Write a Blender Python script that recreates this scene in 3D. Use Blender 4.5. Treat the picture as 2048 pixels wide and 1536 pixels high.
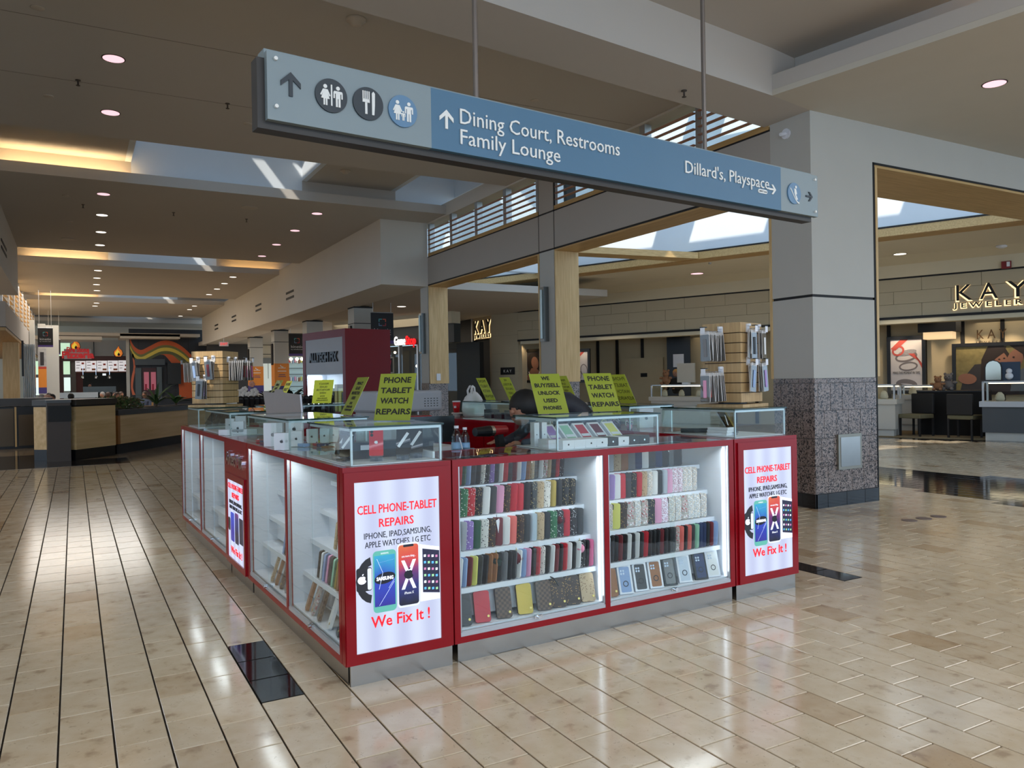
import bpy, bmesh, math, random
from mathutils import Vector, Matrix
for o in list(bpy.data.objects): bpy.data.objects.remove(o)
SC = bpy.context.scene; COL = SC.collection
PI = math.pi; R_ = math.radians
random.seed(7)
# ---------------------------------------------------------------- camera
FPX, PITCH, ROLL, YAW, CH = 1564.5, -0.003197, -0.016524, 0.510735, 1.47
KROT, SROT = 0.029717, 0.09798
_fw = Vector((math.sin(YAW)*math.cos(PITCH), math.cos(YAW)*math.cos(PITCH), math.sin(PITCH)))
_rt = Vector((math.cos(YAW), -math.sin(YAW), 0)); _up = _rt.cross(_fw)
CR = _rt*math.cos(ROLL)+_up*math.sin(ROLL); CU = -_rt*math.sin(ROLL)+_up*math.cos(ROLL)
CAMP = Vector((0, 0, CH))
cd = bpy.data.cameras.new('camera'); cam = bpy.data.objects.new('camera', cd); COL.objects.link(cam)
cd.sensor_width = 36; cd.lens = FPX*36/2048; cd.clip_end = 300
M4 = Matrix((CR, CU, -_fw)).transposed().to_4x4(); M4.translation = CAMP
cam.matrix_world = M4
SC.camera = cam
# ---------------------------------------------------------------- world, sun, exposure
SC.view_settings.view_transform = 'Standard'; SC.view_settings.look = 'None'
SC.view_settings.gamma = 1; SC.view_settings.use_curve_mapping = False
SC.view_settings.exposure = EXPOSURE = 0.0
w = bpy.data.worlds.new('sky'); SC.world = w; w.use_nodes = True
bg = w.node_tree.nodes['Background']; bg.inputs[0].default_value = (0.52, 0.74, 1.0, 1); bg.inputs[1].default_value = 2.3
sl = bpy.data.lights.new('sun', 'SUN'); sl.energy = 4.0; sl.angle = R_(0.7); sl.color = (1, .93, .82)
sun = bpy.data.objects.new('sun', sl); COL.objects.link(sun)
SUND = Vector((0.62, 0.55, -0.80)).normalized()
sun.rotation_euler = SUND.to_track_quat('-Z', 'Y').to_euler()
sun.location = (0, 0, 20)
cy = SC.cycles
cy.max_bounces = 8; cy.diffuse_bounces = 4; cy.glossy_bounces = 3; cy.transmission_bounces = 4; cy.transparent_max_bounces = 48
cy.caustics_reflective = False; cy.caustics_refractive = False
cy.sample_clamp_indirect = 4.0
try: cy.use_denoising = True
except Exception: pass
def area(name, loc, d, sx, sy, power, color, portal=False, spread=180):
    l = bpy.data.lights.new(name, 'AREA'); l.shape = 'RECTANGLE'; l.size = sx; l.size_y = sy
    l.energy = power; l.color = color; l.spread = R_(spread)
    if portal: l.cycles.is_portal = True
    o = bpy.data.objects.new(name, l); COL.objects.link(o); o.location = loc
    o.rotation_euler = Vector(d).to_track_quat('-Z', 'Y').to_euler()
    return o
area('skylight_behind_camera', (2.5, -3.8, 4.85), (0, 0, -1), 7, 3.6, 330, (.95, .96, 1))
area('side_court_fill', (-10, 12, 5.2), (0, 0, -1), 5, 24, 850, (1, .93, .84))  # area light added to brighten the interior from the left side court
area('right_entry_light', (10, -1.0, 4.3), (0, 0, -1), 4, 3, 190, (.95, .97, 1))  # area light below the closed soffit at the right entry
# ---------------------------------------------------------------- pixel -> point on a real plane (camera calibration)
def ray(x, y): return CR*((x-1024)/FPX) + CU*((768-y)/FPX) + _fw
def onz(x, y, z=0): d = ray(x, y); return CAMP + d*((z-CH)/d.z)
def onx(x, y, X): d = ray(x, y); return CAMP + d*(X/d.x)
def ony(x, y, Y): d = ray(x, y); return CAMP + d*(Y/d.y)
# ---------------------------------------------------------------- materials
def lin(c):
    c = [v/255 for v in c]
    return tuple((v/12.92 if v <= .04045 else ((v+.055)/1.055)**2.4) for v in c)+(1,)
MATS = {}
def mat(name, rgb, rough=.5, metal=0, emit=0, var=.06, scale=3.0, spec=.5, coat=0, alpha=1, bump=0):
    if name in MATS: return MATS[name]
    m = bpy.data.materials.new(name); m.use_nodes = True; nt = m.node_tree; b = nt.nodes['Principled BSDF']
    c = lin(rgb); b.inputs['Base Color'].default_value = c; b.inputs['Roughness'].default_value = rough
    b.inputs['Metallic'].default_value = metal; b.inputs['Specular IOR Level'].default_value = spec
    if coat: b.inputs['Coat Weight'].default_value = coat; b.inputs['Coat Roughness'].default_value = .05
    if alpha < 1: b.inputs['Alpha'].default_value = alpha
    if emit:
        b.inputs['Emission Color'].default_value = c; b.inputs['Emission Strength'].default_value = emit
    elif var:
        tc = nt.nodes.new('ShaderNodeTexCoord'); n = nt.nodes.new('ShaderNodeTexNoise'); n.inputs['Scale'].default_value = scale
        n.inputs['Detail'].default_value = 3
        mx = nt.nodes.new('ShaderNodeMix'); mx.data_type = 'RGBA'
        nt.links.new(tc.outputs['Object'], n.inputs['Vector'])
        mx.inputs['A'].default_value = tuple(v*(1-var) for v in c[:3])+(1,)
        mx.inputs['B'].default_value = tuple(min(1, v*(1+var)) for v in c[:3])+(1,)
        nt.links.new(n.outputs['Fac'], mx.inputs['Factor']); nt.links.new(mx.outputs['Result'], b.inputs['Base Color'])
        if bump:
            bp = nt.nodes.new('ShaderNodeBump'); bp.inputs['Strength'].default_value = bump; bp.inputs['Distance'].default_value = .01
            nt.links.new(n.outputs['Fac'], bp.inputs['Height']); nt.links.new(bp.outputs['Normal'], b.inputs['Normal'])
    MATS[name] = m; return m
def nodes(name):
    m = bpy.data.materials.new(name); m.use_nodes = True; MATS[name] = m
    nt = m.node_tree; return m, nt, nt.nodes['Principled BSDF'], nt.nodes.new, nt.links.new
def ramp(nt, stops):
    r = nt.nodes.new('ShaderNodeValToRGB'); e = r.color_ramp.elements
    while len(e) < len(stops): e.new(.5)
    for i, (p, c) in enumerate(stops): e[i].position = p; e[i].color = lin(c)
    return r
def glass_mat(name, tint=(249, 253, 251), k=1.0):
    m, nt, b, N, L = nodes(name); nt.nodes.remove(b); out = nt.nodes['Material Output']
    t = N('ShaderNodeBsdfTransparent'); t.inputs[0].default_value = lin(tint)
    g = N('ShaderNodeBsdfGlossy'); g.inputs['Roughness'].default_value = .01; g.inputs[0].default_value = (1, 1, 1, 1)
    f = N('ShaderNodeFresnel'); f.inputs[0].default_value = 1.5
    ge = N('ShaderNodeNewGeometry'); inv = N('ShaderNodeMath'); inv.operation = 'SUBTRACT'; inv.inputs[0].default_value = k; L(ge.outputs['Backfacing'], inv.inputs[1])
    inv.use_clamp = True
    mm = N('ShaderNodeMath'); mm.operation = 'MULTIPLY'; L(inv.outputs[0], mm.inputs[1])
    mx = N('ShaderNodeMixShader'); L(f.outputs[0], mm.inputs[0]); L(mm.outputs[0], mx.inputs[0]); L(t.outputs[0], mx.inputs[1]); L(g.outputs[0], mx.inputs[2])
    L(mx.outputs[0], out.inputs['Surface']); return m
def wood_mat(name, c1, c2, axis=2, scale=2.0, rough=.45):
    m, nt, b, N, L = nodes(name)
    tc = N('ShaderNodeTexCoord'); mp = N('ShaderNodeMapping'); s = [14, 14, 14]; s[axis] = .7; mp.inputs['Scale'].default_value = [v*scale for v in s]
    n = N('ShaderNodeTexNoise'); n.inputs['Scale'].default_value = 1.5; n.inputs['Detail'].default_value = 4
    L(tc.outputs['Object'], mp.inputs[0]); L(mp.outputs[0], n.inputs['Vector']); r = ramp(nt, [(.3, c1), (.7, c2)])
    L(n.outputs['Fac'], r.inputs[0]); L(r.outputs[0], b.inputs['Base Color']); b.inputs['Roughness'].default_value = rough
    return m
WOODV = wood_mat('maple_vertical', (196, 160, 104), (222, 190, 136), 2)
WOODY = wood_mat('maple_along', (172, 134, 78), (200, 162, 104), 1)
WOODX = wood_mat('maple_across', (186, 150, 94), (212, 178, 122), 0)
OAK = wood_mat('slatwall_oak', (168, 136, 92), (190, 160, 114), 2, 3, .5)
WOODP = wood_mat('planter_maple', (205, 170, 115), (228, 196, 145), 0, .5)
GRANITE, nt, b, N, L = nodes('granite')
tc = N('ShaderNodeTexCoord'); v = N('ShaderNodeTexVoronoi'); v.inputs['Scale'].default_value = 75; L(tc.outputs['Object'], v.inputs['Vector'])
r = ramp(nt, [(0, (38, 34, 33)), (.28, (60, 52, 49)), (.34, (118, 104, 97)), (.7, (136, 120, 112)), (1, (160, 146, 138))])
s = N('ShaderNodeSeparateColor'); L(v.outputs['Color'], s.inputs[0]); L(s.outputs[0], r.inputs[0]); L(r.outputs[0], b.inputs['Base Color']); b.inputs['Roughness'].default_value = .3
BLACKG = mat('black_granite', (22, 22, 23), .12, var=.3, scale=20)
# polished limestone floor: per-tile tint, veins and brown blotches
def marble(name, base, alt, rough):
    m, nt, b, N, L = nodes(name)
    tc = N('ShaderNodeTexCoord'); gi = N('ShaderNodeNewGeometry'); oi = N('ShaderNodeObjectInfo')
    ad = N('ShaderNodeMath'); ad.operation = 'ADD'; L(gi.outputs['Random Per Island'], ad.inputs[0]); L(oi.outputs['Random'], ad.inputs[1])
    fr = N('ShaderNodeMath'); fr.operation = 'FRACT'; L(ad.outputs[0], fr.inputs[0])
    wv = N('ShaderNodeMath'); wv.operation = 'MULTIPLY'; wv.inputs[1].default_value = 37; L(fr.outputs[0], wv.inputs[0])
    n4 = N('ShaderNodeTexNoise'); n4.noise_dimensions = '4D'; n4.inputs['Scale'].default_value = 9; n4.inputs['Detail'].default_value = 5
    L(gi.outputs['Position'], n4.inputs['Vector']); L(wv.outputs[0], n4.inputs['W'])
    r1 = ramp(nt, [(0, alt), (.14, base), (.8, base), (1, tuple(min(255, c+10) for c in base))])
    L(fr.outputs[0], r1.inputs[0])
    r2 = ramp(nt, [(.30, (150, 112, 72)), (.40, (235, 225, 210)), (.62, (255, 255, 255)), (.72, (215, 200, 178))]); L(n4.outputs['Fac'], r2.inputs[0])
    n2 = N('ShaderNodeTexNoise'); n2.noise_dimensions = '4D'; n2.inputs['Scale'].default_value = 45; n2.inputs['Detail'].default_value = 6; n2.inputs['Distortion'].default_value = 1.5
    L(gi.outputs['Position'], n2.inputs['Vector']); L(wv.outputs[0], n2.inputs['W'])
    r3 = ramp(nt, [(.30, (120, 95, 70)), (.37, (255, 255, 255))]); L(n2.outputs['Fac'], r3.inputs[0])
    a = N('ShaderNodeMix'); a.data_type = 'RGBA'; a.blend_type = 'MULTIPLY'; a.inputs['Factor'].default_value = .5
    L(r1.outputs[0], a.inputs['A']); L(r2.outputs[0], a.inputs['B'])
    c = N('ShaderNodeMix'); c.data_type = 'RGBA'; c.blend_type = 'MULTIPLY'; c.inputs['Factor'].default_value = .36
    L(a.outputs['Result'], c.inputs['A']); L(r3.outputs[0], c.inputs['B']); L(c.outputs['Result'], b.inputs['Base Color'])
    mr = N('ShaderNodeMapRange'); mr.inputs['To Min'].default_value = rough; mr.inputs['To Max'].default_value = rough+.07; L(n4.outputs['Fac'], mr.inputs['Value'])
    L(mr.outputs[0], b.inputs['Roughness']); b.inputs['Specular IOR Level'].default_value = .6
    return m
TILEM = marble('limestone_tile', (216, 200, 174), (188, 162, 128), .10)
TILEB = mat('black_tile', (16, 16, 18), .07, var=.5, scale=12, spec=.6)
GROUT = mat('grout', (40, 34, 30), .85)
WALL = mat('painted_wall', (176, 167, 156), .85, scale=1.2, var=.03)
WALLW = mat('painted_wall_light', (214, 208, 198), .85, scale=1.2, var=.03)
CEIL = mat('ceiling_paint', (196, 190, 182), .9, scale=.8, var=.03)
SHAFT = mat('shaft_paint', (225, 232, 238), .9, var=.02)
PANELG = mat('column_panel', (190, 188, 180), .7, var=.03)
BLK = mat('reveal_black', (14, 12, 12), .6, var=0)
RED = mat('red_laminate', (146, 6, 20), .16, var=.05, spec=.35)
STEEL = mat('brushed_steel', (176, 172, 166), .28, 1, var=.08, scale=8)
ALU = mat('aluminium', (190, 192, 194), .35, .8, var=.05)
CHROME = mat('chrome', (220, 220, 222), .08, 1, var=0)
WHITE = mat('white_plastic', (228, 230, 236), .4, var=.02)
WHITEL = mat('white_laminate', (232, 236, 242), .35, var=.02)
BLACKP = mat('black_plastic', (20, 20, 22), .35, var=.1)
GLASS = glass_mat('clear_glass'); GLASSG = glass_mat('glass_edge', (90, 165, 135))
GLASSD = glass_mat('sliding_glass', (250, 253, 252), 1.0)
CLEAR = glass_mat('clear_acrylic', (225, 228, 235), 1.2)
# ---------------------------------------------------------------- geometry
class B:
    def __init__(s): s.v = []; s.f = []; s.m = []
    def poly(s, pts, mi=0):
        n = len(s.v); s.v += [tuple(p) for p in pts]; s.f.append(tuple(range(n, n+len(pts)))); s.m.append(mi); return s
    def hexa(s, p, mi=0):
        n = len(s.v); s.v += [tuple(q) for q in p]
        for q in ((0, 3, 2, 1), (4, 5, 6, 7), (0, 1, 5, 4), (1, 2, 6, 5), (2, 3, 7, 6), (3, 0, 4, 7)):
            s.f.append(tuple(n+i for i in q)); s.m.append(mi)
        return s
    def box(s, x0, x1, y0, y1, z0, z1, mi=0):
        return s.hexa([(x0, y0, z0), (x1, y0, z0), (x1, y1, z0), (x0, y1, z0), (x0, y0, z1), (x1, y0, z1), (x1, y1, z1), (x0, y1, z1)], mi)
    def obox(s, c, ax, ay, az, mi=0):
        c = Vector(c); ax = Vector(ax); ay = Vector(ay); az = Vector(az)
        return s.hexa([c-ax-ay-az, c+ax-ay-az, c+ax+ay-az, c-ax+ay-az, c-ax-ay+az, c+ax-ay+az, c+ax+ay+az, c-ax+ay+az], mi)
    def prism(s, pts, d, mi=0, mi2=None):
        n = len(s.v); k = len(pts); d = Vector(d)
        s.v += [tuple(p) for p in pts]+[tuple(Vector(p)+d) for p in pts]
        s.f.append(tuple(range(n+k-1, n-1, -1))); s.m.append(mi); s.f.append(tuple(range(n+k, n+2*k))); s.m.append(mi)
        for i in range(k): j = (i+1) % k; s.f.append((n+i, n+j, n+k+j, n+k+i)); s.m.append(mi if mi2 is None else mi2)
        return s
    def cyl(s, p0, p1, r0, r1=None, n=12, mi=0, caps=True):
        r1 = r0 if r1 is None else r1; p0 = Vector(p0); p1 = Vector(p1); d = (p1-p0).normalized()
        a = d.orthogonal().normalized(); b_ = d.cross(a); k = len(s.v)
        for p, r in ((p0, r0), (p1, r1)):
            for i in range(n): t = 2*PI*i/n; s.v.append(tuple(p+a*(r*math.cos(t))+b_*(r*math.sin(t))))
        for i in range(n): j = (i+1) % n; s.f.append((k+i, k+j, k+n+j, k+n+i)); s.m.append(mi)
        if caps:
            s.f.append(tuple(range(k+n-1, k-1, -1))); s.m.append(mi); s.f.append(tuple(range(k+n, k+2*n))); s.m.append(mi)
        return s
    def lathe(s, prof, c=(0, 0, 0), n=16, mi=0, sx=1, sy=1):
        k = len(s.v); c = Vector(c)
        for r, z in prof:
            for i in range(n): t = 2*PI*i/n; s.v.append((c.x+r*sx*math.cos(t), c.y+r*sy*math.sin(t), c.z+z))
        for j in range(len(prof)-1):
            for i in range(n): i2 = (i+1) % n; a = k+j*n; s.f.append((a+i, a+i2, a+n+i2, a+n+i)); s.m.append(mi)
        s.f.append(tuple(range(k+n-1, k-1, -1))); s.m.append(mi); e = k+(len(prof)-1)*n; s.f.append(tuple(range(e, e+n))); s.m.append(mi)
        return s
    def ball(s, c, r, n=12, m=8, sc=(1, 1, 1), mi=0, jit=0):
        k = len(s.v); c = Vector(c)
        for j in range(m+1):
            ph = PI*j/m
            for i in range(n):
                t = 2*PI*i/n; rr = r*(1+random.uniform(-jit, jit))
                s.v.append((c.x+rr*sc[0]*math.sin(ph)*math.cos(t), c.y+rr*sc[1]*math.sin(ph)*math.sin(t), c.z+rr*sc[2]*math.cos(ph)))
        for j in range(m):
            for i in range(n): i2 = (i+1) % n; a = k+j*n; s.f.append((a+i, a+n+i, a+n+i2, a+i2)); s.m.append(mi)
        return s
    def tube(s, pts, r, n=8, mi=0):
        for a, b_ in zip(pts[:-1], pts[1:]): s.cyl(a, b_, r, n=n, mi=mi)
        return s
    def build(s, name, mats, parent=None, smooth=False, label=None, cat=None, group=None, kind=None):
        me = bpy.data.meshes.new(name); me.from_pydata(s.v, [], s.f)
        if not isinstance(mats, (list, tuple)): mats = [mats]
        for m in mats: me.materials.append(m)
        if len(mats) > 1: me.polygons.foreach_set('material_index', s.m)
        if smooth: me.polygons.foreach_set('use_smooth', [True]*len(s.f))
        me.update()
        o = bpy.data.objects.new(name, me); COL.objects.link(o)
        if parent: o.parent = parent
        return tag(o, label, cat, group, kind)
def tag(o, label=None, cat=None, group=None, kind=None):
    if label: o['label'] = label
    if cat: o['category'] = cat
    if group: o['group'] = group
    if kind: o['kind'] = kind
    return o
def bevel(o, w=.004, seg=2):
    md = o.modifiers.new('bevel', 'BEVEL'); md.width = w; md.segments = seg; md.limit_method = 'ANGLE'; return o
def thing(name, label, cat, loc=(0, 0, 0), rz=0, group=None):
    o = bpy.data.objects.new(name, None); COL.objects.link(o); o.location = loc; o.rotation_euler = (0, 0, rz)
    o.empty_display_size = .1
    return tag(o, label, cat, group)
def struct(name, b, m, parent=None, label=None, **k):
    o = b.build(name, m, parent, **k)
    if not parent: o['kind'] = 'structure'; o['label'] = label or name.replace('_', ' ')
    return o
def dup(root, loc=None, rz=None, label=None, group=None, parent=None):
    r = root.copy(); COL.objects.link(r)
    if loc is not None: r.location = loc
    if rz is not None: r.rotation_euler = (0, 0, rz)
    if label: r['label'] = label
    if group: r['group'] = group
    if parent: r.parent = parent
    for ch in list(root.children):
        c = ch.copy(); COL.objects.link(c); c.parent = r
        for g in ch.children: d = g.copy(); COL.objects.link(d); d.parent = c
    return r
FONTC = None
def text(s, size, m, parent=None, loc=(0, 0, 0), ex=(1, 0, 0), ey=(0, 0, 1), name='lettering', depth=.0015, bold=0, align='CENTER', sx=1, mirror=False, space=1, line=1.0, width=None, **k):
    cu = bpy.data.curves.new(name, 'FONT'); cu.body = s; cu.size = size; cu.extrude = depth; cu.offset = bold; cu.align_x = align; cu.resolution_u = 2
    cu.space_character = space; cu.space_line = line
    t = bpy.data.objects.new(name, cu); me = bpy.data.meshes.new_from_object(t); bpy.data.objects.remove(t); bpy.data.curves.remove(cu)
    ex = Vector(ex).normalized(); ey = Vector(ey).normalized(); ez = ex.cross(ey); loc = Vector(loc)
    if width and len(me.vertices):
        xs = [v.co.x for v in me.vertices]; sx = width/(max(xs)-min(xs))
    if mirror: sx = -sx
    for v in me.vertices: v.co = loc+ex*(v.co.x*sx)+ey*v.co.y+ez*v.co.z
    me.materials.clear(); me.materials.append(m); me.name = name
    o = bpy.data.objects.new(name, me); COL.objects.link(o)
    if parent: o.parent = parent
    return tag(o, **k)
# ================================================================ SETTING
CZ, SZ = 5.15, 4.42            # main ceiling and beam soffit heights
TW, TL, TX0, TY0 = .2032, .3048, .7335, 3.736
floor = struct('floor', B().box(-16, 26, -9, 62, -.3, -.0098), GROUT, label='cream limestone tile floor of the mall walkway')
def black_at(ix, iy, x, y):
    if ix == 0 and iy in (0, 1, 2): return True
    if ix == 20 and iy in (0, 1, 2): return True
    # dark border bands under and beyond the arches, and by the trash units
    a = Vector((11.38, 7.0, 0)); 
    if x > 7.9:
        t = (x*-.34+y*.94)  # unused helper
        for (p, q, r_, s_) in (((11.33, 8.12), (11.43, 5.97), (9.45, 6.78), (9.11, 4.77)),):
            xa = q[0]+(p[0]-q[0])*(y-q[1])/(p[1]-q[1]); xb = s_[0]+(r_[0]-s_[0])*(y-s_[1])/(r_[1]-s_[1])
            if xb < x < xa: return True
    if 16.0 < x+.37*(y-10.7)-.75 < 17.2: return True
    if 13.2 < y < 14.6 and -3 < x < 1.05 and False: return True
    return False
def tile_box(b, x0, y0, x1, y1, mi, h=0):
    g = .0038; c = .002; z = h
    x0 += g; y0 += g; x1 -= g; y1 -= g; n = len(b.v)
    b.v += [(x0, y0, -.01), (x1, y0, -.01), (x1, y1, -.01), (x0, y1, -.01), (x0, y0, z-c), (x1, y0, z-c), (x1, y1, z-c), (x0, y1, z-c),
            (x0+c, y0+c, z), (x1-c, y0+c, z), (x1-c, y1-c, z), (x0+c, y1-c, z)]
    for q in ((0, 1, 5, 4), (1, 2, 6, 5), (2, 3, 7, 6), (3, 0, 4, 7), (4, 5, 9, 8), (5, 6, 10, 9), (6, 7, 11, 10), (7, 4, 8, 11), (8, 9, 10, 11)):
        b.f.append(tuple(n+i for i in q)); b.m.append(mi)
_tb = B(); tile_box(_tb, 0, 0, TW, TL, 0)
_tm = _tb.build('tile', TILEM); _tk = _tm.data.copy(); _tk.materials.clear(); _tk.materials.append(TILEB)
bpy.data.objects.remove(_tm)
_tl = bpy.data.meshes.new('tile_l'); _tl.from_pydata(_tb.v, [], _tb.f); _tl.materials.append(TILEM)
cand = []
for ix in range(-30, 95):
    off = .5 if ix % 2 else 0
    for j in range(-12, 60):
        x = TX0+ix*TW; y = TY0+(j+off)*TL
        if y > 17.0 or x > 18.3 or y < 1.4: continue
        xc, yc = x+TW/2, y+TL/2
        v = Vector((xc, yc, -CH)); d = v.dot(_fw)
        if d < .6: continue
        px = 1024+FPX*v.dot(CR)/d; py = 768-FPX*v.dot(CU)/d
        if px < -160 or px > 2210 or py > 1640: continue
        if 1.35 < xc < 4.2 and 4.35 < yc < 8.2: continue
        cand.append((d, ix, j, x, y, black_at(ix, j, xc, yc) if not off or ix > 30 else (black_at(99, 99, xc, yc))))
cand.sort()
# the 300 that show largest are parts, the rest one part
rest = B()
for k, (d, ix, j, x, y, bl) in enumerate(cand):
    h = random.uniform(-.0003, .0003)
    if k < 296 or (bl and ix in (0, 20)):
        o = bpy.data.objects.new('tile', _tk if bl else _tl); COL.objects.link(o); o.parent = floor; o.location = (x, y, h)
    else: tile_box(rest, x, y, x+TW, y+TL, 1 if bl else 0, h)
ro = rest.build('floor_tiles', [TILEM, TILEB], floor); ro['kind'] = 'stuff'
# far floor beyond the built tiles
far, nt, b, N, L = nodes('far_floor')
tc = N('ShaderNodeTexCoord'); mp = N('ShaderNodeMapping'); mp.inputs['Rotation'].default_value = (0, 0, PI/2)
L(tc.outputs['Object'], mp.inputs[0]); br = N('ShaderNodeTexBrick'); br.inputs['Scale'].default_value = 1
br.inputs['Color1'].default_value = lin((196, 176, 148)); br.inputs['Color2'].default_value = lin((176, 150, 118)); br.inputs['Mortar'].default_value = lin((62, 54, 48))
br.inputs['Brick Width'].default_value = TL; br.inputs['Row Height'].default_value = TW; br.inputs['Mortar Size'].default_value = .004
L(mp.outputs[0], br.inputs['Vector']); L(br.outputs['Color'], b.inputs['Base Color']); b.inputs['Roughness'].default_value = .1; b.inputs['Specular IOR Level'].default_value = .6
fb = B(); fb.box(-16, 26, 17.0, 62, -.006, -.001); fb.box(-16, -5.3, -9, 17, -.006, -.001); fb.box(18.3, 26, -9, 17, -.006, -.001); fb.box(-5.3, 18.3, -9, 1.35, -.006, -.001)
fb.build('far_paving', far, floor)
db = B(); db.box(-1.6, -.1, 17.05, 20.5, 0, .002); db.box(-.1, .95, 17.05, 18.4, 0, .002); db.box(-3, -1.6, 15, 17, 0, .002)
db.build('dark_border_paving', mat('dark_far_tile', (52, 48, 46), .1, var=.2), floor)
bpy.data.meshes.remove(_tb) if False else None
# ---- main ceiling with transverse coffers
def ceil_slab(b, x0, x1, y0, y1, z=CZ, t=.035): b.box(x0, x1, y0, y1, z, z+t)
COF = [(12.88, 15.6), (23.82, 26.5), (34.7, 37.4), (45.2, 47.6)]
cb = B(); y = 6.4
for a, c in COF: ceil_slab(cb, -6, 7.16, y, a); y = c+.045
ceil_slab(cb, -6, 7.16, y, 49)
ceiling = struct('ceiling', cb, CEIL, label='taupe painted drywall ceiling between skylight coffers')
# thin control joints in the first bay
B().box(-6, 7.1, 9.0, 9.006, CZ-.002, CZ).box(-6, 7.1, 10.7, 10.706, CZ-.002, CZ).build('joint_line', mat('joint', (120, 110, 100), .9, var=0), ceiling)
COVE = mat('cove_lamp', (255, 205, 130), emit=9)
def coffer(i, y0, y1, xs0=.98, xs1=4.1, xL=-6, detail=True):
    zc = 5.6; yb = y1+.28; b = B(); xe = 6.1 if i == 0 else 7.16; SH = ((xs0, xs1), (6.1, 7.5)) if i == 0 else ((xs0, xs1),)
    b.box(xL, 7.16, y0-.1, y0-.001, CZ+.036, zc+.3)                     # near wall
    b.box(xL, 7.16, y1, y1+.04, CZ, CZ+.185)                     # far lip
    b.box(xL, xs0, yb-.001, yb+.1, CZ+.036, zc-.001); b.box(xs1, xe, yb-.001, yb+.1, CZ+.036, zc-.001)
    b.box(xL, xs0-.101, y0, yb+.1, zc, zc+.15); b.box(xs1+.101, xe-(.101 if i == 0 else 0), y0, yb+.1, zc, zc+.15)
    o = struct('ceiling_coffer', b, CEIL, label='recessed ceiling coffer with a skylight shaft, number %d from the camera' % (i+1))
    s = B(); H = 8.2                                              # skylight shafts
    for (a, c) in SH:
        s.box(a-.1, a, y0, yb+.1, zc, H); s.box(c, c+.1, y0, yb+.1, zc, H)
        s.box(a, c, yb, yb+.1, CZ+.04, H); s.box(a, c, y0-.1, y0, zc, H)
    s.build('skylight_shaft', SHAFT, o)
    g = B()
    for (a, c) in SH:
        n = 4 if c-a > 2 else 2
        for k in range(n+1): x = a+(c-a)*k/n; g.box(x-.16, x+.16, y0-.2, yb+.2, H, H+.3)
        g.box(a-.2, c+.2, (y0+yb)/2-.06, (y0+yb)/2+.06, H, H+.2)
    g.build('skylight_bars', ALU, o)
    for (a, c) in SH:
        area('skylight_portal', ((a+c)/2, (y0+yb)/2, H+.35), (0, 0, -1), c-a, yb-y0, 1, (1, 1, 1), portal=True)
    if i < 3:
        B().box(-1.15, xs0-.05, y1+.1, y1+.16, CZ+.05, CZ+.08).build('cove_light', COVE, o)
        area('cove_lamp', (-.1, y1+.16, CZ+.1), (0, -.5, 1), 2.0, .06, 9 if i == 0 else 7, (1, .76, .45))
    if i == 1:
        B().box(xs1+.3, 6.0, y1+.1, y1+.16, CZ+.05, CZ+.08).build('cove_light', COVE, o)
    if i == 0:
        B().box(4.65, 5.65, 12.98, 13.4, zc-.02, zc-.002).build('air_vent', mat('vent_grey', (92, 90, 84), .7), o)
        v = B()
        for k in range(12): v.box(4.66, 5.64, 13.0+k*.034, 13.006+k*.034, zc-.024, zc-.018)
        v.build('vent_slats', mat('vent_slat', (60, 58, 54), .6), o)
    return o
for i, (a, c) in enumerate(COF): coffer(i, a, c)
# ---- soffit beam and the raised ceiling near the camera
def ly(x, a): return a[1]+(x-a[0])*.119
n0 = (6.43, 5.80); f0 = (5.77, 6.42)
b = B()
b.prism([(-6, ly(-6, n0), SZ), (6.43, n0[1], SZ), (7.16, 5.93, SZ), (7.16, ly(7.16, f0), SZ), (-6, ly(-6, f0), SZ)], (0, 0, .9))
struct('ceiling_beam', b, CEIL, label='wide painted ceiling beam crossing above the hanging sign')
b = B()
b.prism([(6.43, 5.80, SZ), (7.16, 5.93, SZ), (16, 5.93, SZ), (16, -6, SZ), (8.4, -6, SZ)], (0, 0, .06))
struct('ceiling_soffit', b, mat('ceiling_right', (206, 200, 186), .9, var=.03), label='lower painted ceiling above the column and arch at right')
b = B(); e = Vector((1.97, -11.8, 0)).normalized(); nrm = Vector((e.y, -e.x, 0))*-1
p = Vector((6.43, 5.80, SZ)); L1 = 12.0
nrm = -nrm if nrm.x < 0 else nrm
b.obox(p+e*L1/2+Vector((0, 0, .138))+nrm*.02, e*L1/2, nrm*.02, (0, 0, .077))
struct('trim_1', b, CEIL, label='drywall cove lip at the edge of the raised ceiling')
b = B(); b.obox(p+e*L1/2+nrm*.47+Vector((0, 0, .29)), e*L1/2, nrm*.03, (0, 0, .225))
b.build('cove_slot', CEIL, None, label='back of the cove slot beside the raised ceiling', kind='structure')
b = B(); q = p+nrm*.46+Vector((0, 0, .5)); b.prism([(-6, 5.9, 4.92), (6.9, 5.9, 4.92), q, q+e*L1, (-6, -6, 4.92)], (0, 0, .06))
b.build('ceiling_raised', CEIL, None, label='raised ceiling over the walkway near the camera', kind='structure')
b = B(); b.obox(p+e*4.4+nrm*.12+Vector((0, 0, .08)), e*2.2, nrm*.02, (0, 0, .012)); b.build('cove_light', COVE, bpy.data.objects['trim_1'])
al = area('cove_lamp', p+e*4.6+nrm*.2+Vector((0, 0, .12)), (-.35, 0, 1), 3.6, .08, 16, (1, .78, .48))
zz = Vector((.3, 0, -1)); yy = Vector((e.x, e.y, 0)); xx = yy.cross(zz).normalized(); zz = xx.cross(yy).normalized()
mm_ = Matrix((yy, zz.cross(yy), zz)).transposed().to_4x4(); mm_.translation = al.location; al.matrix_world = mm_
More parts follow.
